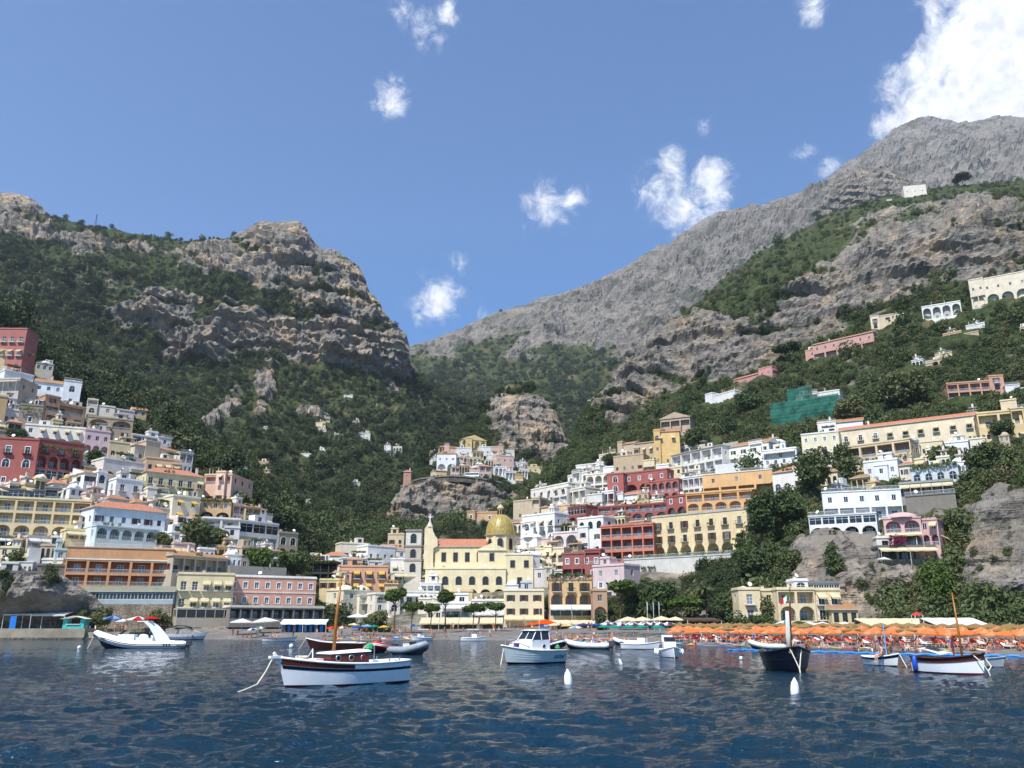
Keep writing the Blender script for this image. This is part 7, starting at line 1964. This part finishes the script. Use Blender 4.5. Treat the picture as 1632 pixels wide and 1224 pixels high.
def person(loc, rz, pose, ci, shirt, where, grp, s=1.0):
    me, sw = person_mesh(pose, ci, shirt)
    o = mesh_obj('person', me, None, loc, (0, 0, rz)); o.scale = (s, s, s)
    verb = {'stand': 'standing', 'walk': 'walking', 'sit': 'sitting', 'lie': 'lying', 'perch': 'perched'}[pose]
    tag(o, 'person in %s %s %s %s' % (sw, 'top and shorts' if shirt else 'swimwear', verb, where), 'person', grp); PCOUNT[0] += 1
    return o
rp_ = random.Random(21)
def crowd(n, x0, x1, s0, s1, poses, where, grp):
    for _ in range(n):
        px = rp_.uniform(x0, x1); a, b2 = shoreY(px), backY(px)
        Y = a + (s0 + (s1 - s0) * rp_.random()) * (b2 - a)
        p = beach_pt(px, Y); pose = rp_.choice(poses)
        person(p + Vector((0, 0, .02)), rp_.uniform(-1.2, 1.2) if pose != 'walk' else rp_.choice((1.6, -1.6)), pose, rp_.randrange(5), rp_.random() < .3 and pose in ('stand', 'walk'), where, grp, rp_.uniform(.92, 1.05))
crowd(52, 500, 700, .02, .34, ('stand', 'sit', 'lie', 'sit', 'walk'), 'on the crowded pebbles left of the bare beach', 'people on the crowded pebbles')
crowd(16, 350, 480, .02, .3, ('stand', 'sit', 'walk'), 'by the water near the white rowing boat', 'people near the white rowing boat')
crowd(14, 690, 830, .05, .5, ('stand', 'walk'), 'on the bare beach below the church', 'people on the bare beach')
crowd(46, 860, 1010, .03, .26, ('stand', 'sit', 'sit', 'lie'), 'on the pebbles before the patterned parasols', 'people before the patterned parasols')
crowd(60, 1075, 1625, .02, .11, ('stand', 'sit', 'sit', 'lie', 'walk'), 'at the water edge before the orange parasols', 'people before the orange parasols')
crowd(30, 700, 960, .62, .85, ('stand', 'walk'), 'on the promenade by the cream awnings', 'people on the promenade')
for k in range(10):                              # bathers in the shallows
    px = rp_.uniform(1270, 1480); a = shoreY(px); p = beach_pt(px, a - rp_.uniform(.5, 6)); p.z = -.75
    person(p, rp_.uniform(-2, 2), 'stand', rp_.randrange(5), False, 'chest-deep in the shallows by the blue boom', 'bathers in the shallows')
for k in range(16):                              # on the quay
    X = kx(rp_.uniform(132, 205), 1005) * 210; person(Vector((X, rp_.uniform(206, 216), 1.56)), rp_.uniform(-2, 2), rp_.choice(('stand', 'walk')), rp_.randrange(5), rp_.random() < .8, 'on the quay by the parasols', 'people on the quay')
# three on the small boat
def aboard(x, y, z, rz, pose, ci, label):
    me, sw = person_mesh(pose, ci, False)
    M = Matrix.Translation(PB.location) @ Matrix.Rotation(PB.rotation_euler.z, 4, 'Z') @ Matrix.Translation((x, y, z))
    o = mesh_obj('person', me, None, M.translation, (0, 0, PB.rotation_euler.z + rz)); tag(o, label, 'person')
aboard(.9, -.62, .62, R(-10), 'perch', 4, 'person sitting on the boat edge with legs hanging over the water')
aboard(.1, -.25, .62, R(150), 'perch', 0, 'person with bare back sitting in the middle of the small boat')
aboard(.2, .42, .62, R(100), 'perch', 3, 'person with dark hair sitting behind the light blue mast')

# ---------------------------------------------------------------- parasols, loungers, tents
def parasol_meshes(key, mats, r, h, n=8, sag_=.12, flat=.35, rings=3):
    k = ('par', key)
    if k not in CACHE:
        c = MB(); p = MB()
        for i in range(n):
            a0, a1 = 2 * math.pi * i / n, 2 * math.pi * (i + 1) / n; mt = mats[i % len(mats)]
            prev = None
            for j in range(1, rings + 1):
                f = j / rings; q = []
                for a in (a0, (a0 + a1) / 2, a1):
                    rr = r * f * (1 if a != (a0 + a1) / 2 else .965)
                    q.append(Vector((rr * math.cos(a), rr * math.sin(a), h - flat * f ** 1.25 - (sag_ * f * .35 if a == (a0 + a1) / 2 else 0))))
                if prev is None: c.face([(0, 0, h + .04), q[0], q[1]], mt); c.face([(0, 0, h + .04), q[1], q[2]], mt)
                else:
                    for m_ in (0, 1): c.face([prev[m_], q[m_], q[m_ + 1], prev[m_ + 1]], mt)
                prev = q
            dn = Vector((0, 0, -.16))
            for m_ in (0, 1): c.face([prev[m_], prev[m_] + dn, prev[m_ + 1] + dn * .8, prev[m_ + 1]], mt)
        p.tube([(0, 0, -.3), (0, 0, h + .12)], .03, RAILW, 6)
        CACHE[k] = (c.mesh('canopy'), p.mesh('pole'))
    return CACHE[k]
def parasol(loc, key, mats, r, h, label, grp, n=8, tilt=0.0, flat=.35):
    c, p = parasol_meshes(key, mats, r, h, n, flat=flat)
    e = empty('parasol', loc, rp_.uniform(0, .8)); e.rotation_euler = (rp_.uniform(-.06, .06) + tilt, rp_.uniform(-.06, .06), e.rotation_euler.z); tag(e, label, 'parasol', grp)
    mesh_obj('canopy', c, e); mesh_obj('pole', p, e)
OR1, OR2 = cloth('orange_parasol_cloth', 'e28a52', .85), cloth('faded_orange_cloth', 'e8a676', .85)
TAN = cloth('straw_cloth', 'a88a5c', .8); WH = AWW
PUR = cloth('violet_pattern_cloth', '5a4a78', .8); GRN = cloth('turquoise_cloth', '2f9a86', .85); BLU = cloth('blue_cloth', '3a5fae', .85); RED = cloth('red_cloth', 'd03a34', .85); YEL = cloth('yellow_cloth', 'eac25a', .9); LBL = cloth('light_blue_cloth', '8fb6dc', .9); BRT = cloth('bright_orange_cloth', 'f05a1e', 1.0)
def lounger_meshes(mat):
    k = ('lounge', mat.name)
    if k not in CACHE:
        f = MB(); c = MB()
        for x in (-.3, .3): f.tube([(x, -.95, .3), (x, .45, .3), (x, .95, .62)], .025, RAILW, 5)
        for x in (-.3, .3):
            for y in (-.8, .5): f.tube([(x, y, .3), (x, y, 0)], .022, RAILW, 5)
        c.box(-.3, .3, -.95, .4, .32, .39, mat); M = Matrix.Translation((0, .42, .33)) @ Matrix.Rotation(R(30), 4, 'X'); c.box(-.3, .3, 0, .65, 0, .07, mat, M)
        CACHE[k] = (f.mesh('frame'), c.mesh('cushion'))
    return CACHE[k]
LOUC = [simple('lounger_orange', 'd8642c', .8), simple('lounger_red', 'b83a34', .8), simple('lounger_blue', '3a62a8', .8), simple('lounger_white', 'e2ded4', .8)]
def lounger(loc, rz, ci, where, grp):
    f, c = lounger_meshes(LOUC[ci]); e = empty('sun_lounger', loc, rz)
    tag(e, '%s cushioned sun lounger %s' % (('orange', 'red', 'blue', 'white')[ci], where), 'sun lounger', grp); mesh_obj('frame', f, e); mesh_obj('cushion', c, e)
# orange field: rows follow the shore
ROWN = ['front row', 'second row', 'third row', 'fourth row', 'fifth row', 'second last row', 'last row']
cnt = 0
for r_ in range(7):
    off = 12 + r_ * 4.3
    px = 1076 + (r_ % 2) * 10
    while px < 1690:
        a = shoreY(px); Y = a + off * (1 if px < 1500 else .9)
        if Y < backY(px) - 16:
            p = beach_pt(px, Y); tan = r_ >= 5 or (r_ == 4 and rp_.random() < .35) or rp_.random() < .04
            p += Vector((rp_.uniform(-.35, .35), rp_.uniform(-.6, .6), 0))
            if tan: parasol(p, 'tan', [TAN], 1.3, 2.1, 'straw-brown parasol in the %s of the packed parasols' % ROWN[r_], 'straw-brown parasols')
            else: parasol(p, 'or%d' % (cnt % 2), [OR1] if cnt % 2 else [OR2, OR1], 1.28, 1.85 + .1 * (r_ % 2), 'orange parasol%s in the %s of the packed parasols' % ('' if cnt % 2 else ' with faded panels', ROWN[r_]), 'orange parasols in rows')
            cnt += 1
            if r_ < 3:
                for s in (-.75, .75):
                    lounger(p + Vector((s, -.9, .02)), rp_.uniform(-.1, .1), rp_.choice((0, 0, 1, 1, 3)), 'under the orange parasols of the %s' % ROWN[r_], 'loungers under the orange parasols')
                    if rp_.random() < .38 and PCOUNT[0] < 295: person(p + Vector((s, -.8, .30)), math.pi if rp_.random() < .2 else 0, rp_.choice(('lie', 'sit')), rp_.randrange(5), False, 'on a lounger under the orange parasols', 'people on loungers')
        px += 2.55 / (Y / F)
# patterned, turquoise and blue parasols
for r_ in range(4):
    px = 962 + 7 * (r_ % 2)
    while px < 1064:
        Y = shoreY(px) + 24 + r_ * 4.6; p = beach_pt(px, Y) + Vector((rp_.uniform(-.3, .3), rp_.uniform(-.5, .5), 0))
        if r_ == 0: parasol(p, 'grn', [GRN], 1.3, 2.15, 'turquoise parasol in the front row before the patterned parasols', 'turquoise parasols')
        else: parasol(p, 'pur', [WH, PUR], 1.35, 2.3 + .12 * r_, 'white and violet segmented parasol in %s' % ('', 'the first patterned row behind the turquoise ones', 'the middle patterned row', 'the last patterned row')[r_], 'patterned parasols')
        px += 2.7 / (Y / F)
single = [(596, .35, 'grn', [GRN, LBL], 'green and pale blue parasol on the crowded beach'), (612, .30, 'yel', [YEL], 'yellow parasol low on the crowded beach'), (584, .38, 'lbl', [LBL], 'pale blue parasol on the crowded beach'), (570, .28, 'blu', [BLU], 'blue parasol nearest the mahogany launch'), (563, .5, 'yelw', [YEL, WH], 'yellow and white parasol on the crowded beach'),
          (545, .25, 'redw', [RED, WH], 'red and white parasol beside the tall mast'), (528, .22, 'ored', [RED, BRT], 'red and orange parasol left of the tall mast'), (402, .12, 'blu2', [BLU, WH], 'blue and white parasol by the rowing boat'), (415, .22, 'lgrn', [GRN, WH], 'pale green parasol by the rowing boat'), (660, .42, 'lbl2', [LBL, BLU], 'pale and dark blue parasol on the crowded beach'),
          (868, .34, 'blu3', [BLU, LBL], 'blue parasol right of the white cabin boat roof'), (884, .46, 'cre', [AWC], 'cream parasol behind the dark inflatable'), (905, .40, 'yel2', [YEL, AWC], 'pale yellow parasol behind the pale inflatable'), (930, .46, 'vio', [PUR], 'violet parasol left of the patterned rows'), (950, .44, 'blu4', [BLU], 'plain blue parasol left of the patterned rows'), (918, .26, 'lbl3', [LBL, WH], 'pale blue and white parasol among the sunbathers')]
for px, s, key, mt, lab in single:
    Y = shoreY(px) + s * (backY(px) - shoreY(px)); parasol(beach_pt(px, Y), key, mt, 1.35, 2.2, lab, None)
for px, py_, rpx, key, mt, lab in ((570, 978, 17, 'm1', [AWW], 'white market parasol left of the broad low tree'), (591, 977, 20, 'm2', [AWW], 'wide white market parasol beside the broad low tree'), (610, 978, 18, 'm3', [AWW, YEL], 'white and yellow market parasol right of the broad low tree'), (869, 987, 17, 'm4', [BRT], 'big bright orange parasol above the white cabin boat'), (846, 992, 9, 'm5', [BRT], 'small bright orange parasol beside the big orange one'),
        (1001, 983, 20, 'm6', [AWC], 'left cream restaurant parasol under the spreading pine'), (1024, 983, 19, 'm7', [AWC], 'second cream restaurant parasol by the flagpoles'), (1054, 982, 18, 'm8', [AWC], 'third cream restaurant parasol by the flagpoles'), (1076, 983, 16, 'm9', [AWC], 'right cream restaurant parasol under the umbrella pine'),
        (1250, 989, 22, 'n1', [AWW, GRN], 'white parasol with green edge before the yellow beach house'), (1290, 991, 20, 'n2', [AWW], 'left white parasol of the pair before the arch of the yellow beach house'), (1310, 991, 18, 'n3', [AWW], 'right white parasol of the pair before the yellow beach house'), (1346, 991, 22, 'n4', [AWW], 'white parasol before the low yellow wing'), (1376, 992, 22, 'n5', [AWW], 'white parasol left of the long cream canopy'),
        (182, 981, 15, 'q1', [LBL, BLU], 'light blue parasol on the quay'), (196, 986, 13, 'q2', [AWW], 'white parasol on the quay between the blue and the red ones'), (220, 982, 18, 'q3', [WH, RED], 'white parasol with red panels on the quay'), (242, 982, 13, 'q4', [RED], 'red parasol at the right end of the quay'), (386, 986, 18, 'r1', [AWW], 'left white parasol under the coral house terrace'), (424, 984, 22, 'r2', [AWW], 'wide white parasol under the coral house terrace'), (1184, 934, 9, 's1', [AWW], 'white roof parasol on the left block of the beach house'), (1408, 888, 11, 't1', [AWW], 'white parasol on the cliff left of the pink villa terrace'),
        (1503, 745, 9, 't2', [AWC], 'cream parasol in the garden below the long cream building')):
    if py_ < 950:
        Y = SD.Y(px, py_ + 15) - 6 if px > 1300 else 199; top = at(px, py_, Y); h_ = 2.6; loc = top - Vector((0, 0, h_))
    else:
        Y = (backY(px) - 22) if px > 260 else 212
        if 1230 < px < 1390: Y = 176
        top = at(px, py_, Y); base = beach_pt(px, Y) if px > 260 else Vector((top.x, Y, 1.5)); h_ = max(2.2, top.z - base.z); loc = Vector((top.x, Y, top.z - h_))
    parasol(loc, key, mt, rpx / F * Y, h_, lab, None, 8, 0, .3 * rpx / F * Y)

# flat restaurant canopies along the back of the beach
def canopy(px0, px1, pyt, pyb, mat, label, Y=None, d=5.0, n=None, dark=True, name='restaurant_canopy'):
    Y = Y or backY((px0 + px1) / 2) - 14
    a, b2 = kx(px0, 990) * Y, kx(px1, 990) * Y; z1 = CAMH + kz(816, pyt) * Y; z0 = CAMH + kz(816, pyb) * Y
    base = beach_z((px0 + px1) / 2, Y)
    e = empty(name, ((a + b2) / 2, Y, base)); tag(e, label, 'canopy')
    w_ = b2 - a; n = n or max(1, int(w_ / 4.5))
    for i in range(n):
        mesh_obj('awning', awning_mesh(w_ / n * .985, d, max(.4, z1 - z0), mat), e, (-w_ / 2 + (i + .5) * w_ / n, d, z1 - base))
    for i in range(n + 1):
        p = MB(); x = -w_ / 2 + i * w_ / n; p.tube([(x, .1, -.4), (x, .1, z0 - base)], .06, RAILW, 6); p.build('post', e)
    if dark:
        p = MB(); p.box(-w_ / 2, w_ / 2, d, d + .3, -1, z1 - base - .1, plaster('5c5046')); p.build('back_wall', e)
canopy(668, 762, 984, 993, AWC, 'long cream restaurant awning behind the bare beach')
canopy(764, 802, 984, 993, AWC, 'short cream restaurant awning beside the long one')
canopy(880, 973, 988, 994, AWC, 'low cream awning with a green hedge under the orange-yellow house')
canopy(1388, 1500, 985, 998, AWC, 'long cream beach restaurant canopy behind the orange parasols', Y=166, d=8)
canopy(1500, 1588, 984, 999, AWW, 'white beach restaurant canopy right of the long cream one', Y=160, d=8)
canopy(1096, 1150, 984, 988, simple('brown_thatch', '4a3a2c', .9), 'dark thatched beach bar left of the yellow beach house', Y=186, d=7)
canopy(4, 66, 974, 979, AWW, 'left white tent roof on the quay', Y=213, d=5, dark=False, name='tent')
canopy(48, 102, 973, 980, AWW, 'right white tent roof on the quay', Y=212, d=5, dark=False, name='tent')
canopy(446, 520, 987, 993, simple('blue_cabin_roof', 'dfe4e8', .7), 'white and blue row of bathing cabins', Y=212, d=3, name='bathing_cabins')
for i in range(8):
    X = kx(452 + i * 8.6, 998) * 213; b = MB(); b.box(X - .35, X + .35, 213.2, 213.3, 1.6, 3.6, BLUEP if i % 2 else LBL); o = b.build('cabin_door'); o['label'] = 'door'
    o.parent = [q for q in bpy.data.objects if q.name.startswith('bathing_cabins')][0]; o.location = -Vector(o.parent.location)
# turquoise kiosk on the quay
e = empty('kiosk', (kx(117, 995) * 211, 211, 2.35)); tag(e, 'turquoise kiosk with a white roof on the quay', 'kiosk')
TQ = simple('turquoise_paint', '3fa8a4', .6)
b = MB(); b.box(-2.6, -1.6, 0, 2.6, 0, 2.2, TQ); b.box(1.6, 2.6, 0, 2.6, 0, 2.2, TQ); b.box(-1.6, 1.6, .05, .25, 0, .95, TQ); b.box(-1.6, 1.6, 2.2, 2.6, 0, 2.2, DARK); b.build('wall', e)
b = MB(); b.grid([[Vector((x, y, 2.25 + .7 * (1 - abs(x) / 3.1) * 1)) for x in (-3.1, -1.5, 0, 1.5, 3.1)] for y in (-.9, 1.2, 3.0)], AWW); b.build('roof', e)
b = MB(); b.box(-1.7, 1.7, -.25, .3, .95, 1.05, WHITE); b.build('counter', e)
e = empty('sign_panel', (kx(20, 995) * 210.5, 210.5, 2.35)); tag(e, 'bright blue panel standing on the quay', 'panel')
b = MB(); b.box(-.75, .75, 0, .1, 0, 2.9, BLUEP); b.build('panel', e); b = MB(); b.tube([(-.7, .2, 0), (-.7, .2, 2.9)], .05, CHROME, 5); b.build('post', e)
# red lifeguard tower
e_ = beach_pt(1465, shoreY(1465) + 40); e = empty('lifeguard_tower', e_); tag(e, 'lifeguard tower with a small red roof among the orange parasols', 'tower')
for x in (-.6, .6):
    for y in (-.6, .6): b = MB(); b.tube([(x * 1.2, y * 1.2, -.2), (x, y, 3.2)], .05, RAILW, 6); b.build('leg', e)
b = MB(); b.box(-.7, .7, -.7, .7, 1.8, 1.9, WHITE); b.build('platform', e)
b = MB(); b.lathe([(1.05, 3.2), (0.02, 3.75)], REDR, 4); b.build('roof', e)
# towels and bags on the pebbles
TOWC = [('red', simple('towel_red', 'c8423c', .9)), ('blue', simple('towel_blue', '3f6fb8', .9)), ('white', simple('towel_white', 'e9e4da', .9)), ('yellow', simple('towel_yellow', 'e2bd4c', .9)), ('turquoise', simple('towel_turquoise', '4fb0a8', .9)), ('pink', simple('towel_pink', 'd88a9a', .9))]
for cn, tm in TOWC:
    b = MB(); b.grid([[Vector((x, y, .03 + .03 * math.sin(x * 5 + y * 3))) for x in (-.45, -.15, .15, .45)] for y in (-.9, -.3, .3, .9)], tm); tme = b.mesh('beach_towel')
    for k in range(22):
        px = rp_.choice((rp_.uniform(500, 690), rp_.uniform(870, 1000), rp_.uniform(1080, 1620))); Y = shoreY(px) + rp_.uniform(.03, .2 if px < 1050 else .1) * (backY(px) - shoreY(px))
        o = mesh_obj('beach_towel', tme, None, beach_pt(px, Y) + Vector((0, 0, .05)), (R(3), 0, rp_.uniform(-.6, .6))); tag(o, '%s towel spread on the grey pebbles' % cn, 'towel', 'towels on the pebbles')
# flagpoles
for px, c3 in ((1033, 'white'), (1043, 'blue'), (1052, 'grey')):
    p = beach_pt(px, backY(px) - 30); e = empty('flagpole', p); tag(e, 'flagpole with a %s flag behind the patterned parasols' % c3, 'flagpole')
    b = MB(); b.tube([(0, 0, -.3), (0, 0, 6.2)], .05, RAILW, 6); b.build('pole', e)
    b = MB(); b.grid([[Vector((.04 + .12 * math.sin(q), .03 * math.sin(q * 2), 6 - .3 * j)) for q in (0, 1, 2, 3)] for j in range(6)], {'white': AWW, 'blue': LBL, 'grey': simple('flag_grey', '8f9298', .8)}[c3]); b.build('flag', e)

# ---------------------------------------------------------------- loose greenery between the houses
def clear(pts, sz):
    keep = np.ones(len(pts), bool)
    for (x, y, a, w_, d_, zb, h_) in FOOT:
        c, s = math.cos(a), math.sin(a); dx, dy = pts[:, 0] - x, pts[:, 1] - y
        u = dx * c + dy * s; v = -dx * s + dy * c
        keep &= ~((np.abs(u) < w_ / 2 + sz * .5) & (v > -12) & (v < d_ + .5) & (pts[:, 2] > zb - 9) & (pts[:, 2] < zb + h_ + 1))
    return keep
def town_points(key, n, smin, smax, xr):
    P, rock, town, gx, gy, gY, N = GRID[key]
    w = (town > .3) * ~((gx > 660) & (gx < 872) & (gy > 895)) * (gx > xr[0]) * (gx < xr[1]) * (fbm(P / 9.0, 3) > -.05) * (P[..., 2] > 3.5)
    w = w.reshape(-1).astype(float); w /= w.sum(); k = rng.choice(len(w), n, p=w)
    pts = P.reshape(-1, 3)[k].copy(); sz = rng.uniform(smin, smax, n) * (.7 + .6 * rng.random(n) ** 2); pts[:, 2] -= sz * .2
    kp = clear(pts, sz); return pts[kp], sz[kp]
pts, sz = town_points('A', 5200, .9, 2.3, (-100, 560)); scatter('garden_greenery', pts, sz, 'garden shrubs and small trees between the houses of the left hillside', 'shrubs')
pts, sz = town_points('D', 6000, .9, 2.3, (480, 1240)); scatter('garden_greenery', pts, sz, 'garden shrubs and small trees between the houses of the right hillside', 'shrubs')
def woods(name, key, n, a, b, ledge, label, cat, gn=None, thin=None):
    pts, sz = veg_points(key, n, a, b, ledge, thin)
    k = clear(pts, sz) if key in 'DAE' else np.ones(len(pts), bool)
    scatter(name, pts[k], sz[k], label, cat, gn)
woods('woodland', 'A', 17000, 2.2, 4.4, .05, 'dense evergreen woodland covering the slopes below the tan cliffs', 'woodland')
woods('valley_woodland', 'C', 9000, 3.4, 7.0, .09, 'far green woodland on the lower flank of the bare grey mountain', 'woodland', None, lambda x, y, Y: np.clip((2900 - Y) / 1200, .10, 1))
woods('hillside_scrub', 'D', 13000, 1.3, 3.0, .09, 'green scrub and small trees on the hillside with the limestone cliffs', 'scrub', GNH)
woods('dry_scrub', 'D', 900, .9, 2.0, .3, 'dry yellow brown bushes on the cliff ledges', 'scrub', GND)
woods('knoll_scrub', 'E', 3000, 1.4, 2.8, .16, 'green bushes around the rock knoll and its ledge village', 'scrub')
woods('crag_scrub', 'F', 120, 2.5, 4.5, .1, 'dark bushes on the ridge crag', 'scrub')

# ---------------------------------------------------------------- summer haze
m, t = newmat('haze')
m.node_tree.nodes.clear()
vs_ = t.n('ShaderNodeVolumePrincipled'); vs_.inputs['Color'].default_value = (.80, .88, 1.0, 1); vs_.inputs['Density'].default_value = 6.0e-5; vs_.inputs['Anisotropy'].default_value = .25
t.n('ShaderNodeOutputMaterial', Volume=vs_.outputs[0])
b = MB(); b.box(-6000, 6000, -1800, 6500, -3, 3300, m); o = b.build('haze'); o['kind'] = 'stuff'; o['label'] = 'thin summer haze over the bay'; o['category'] = 'haze'
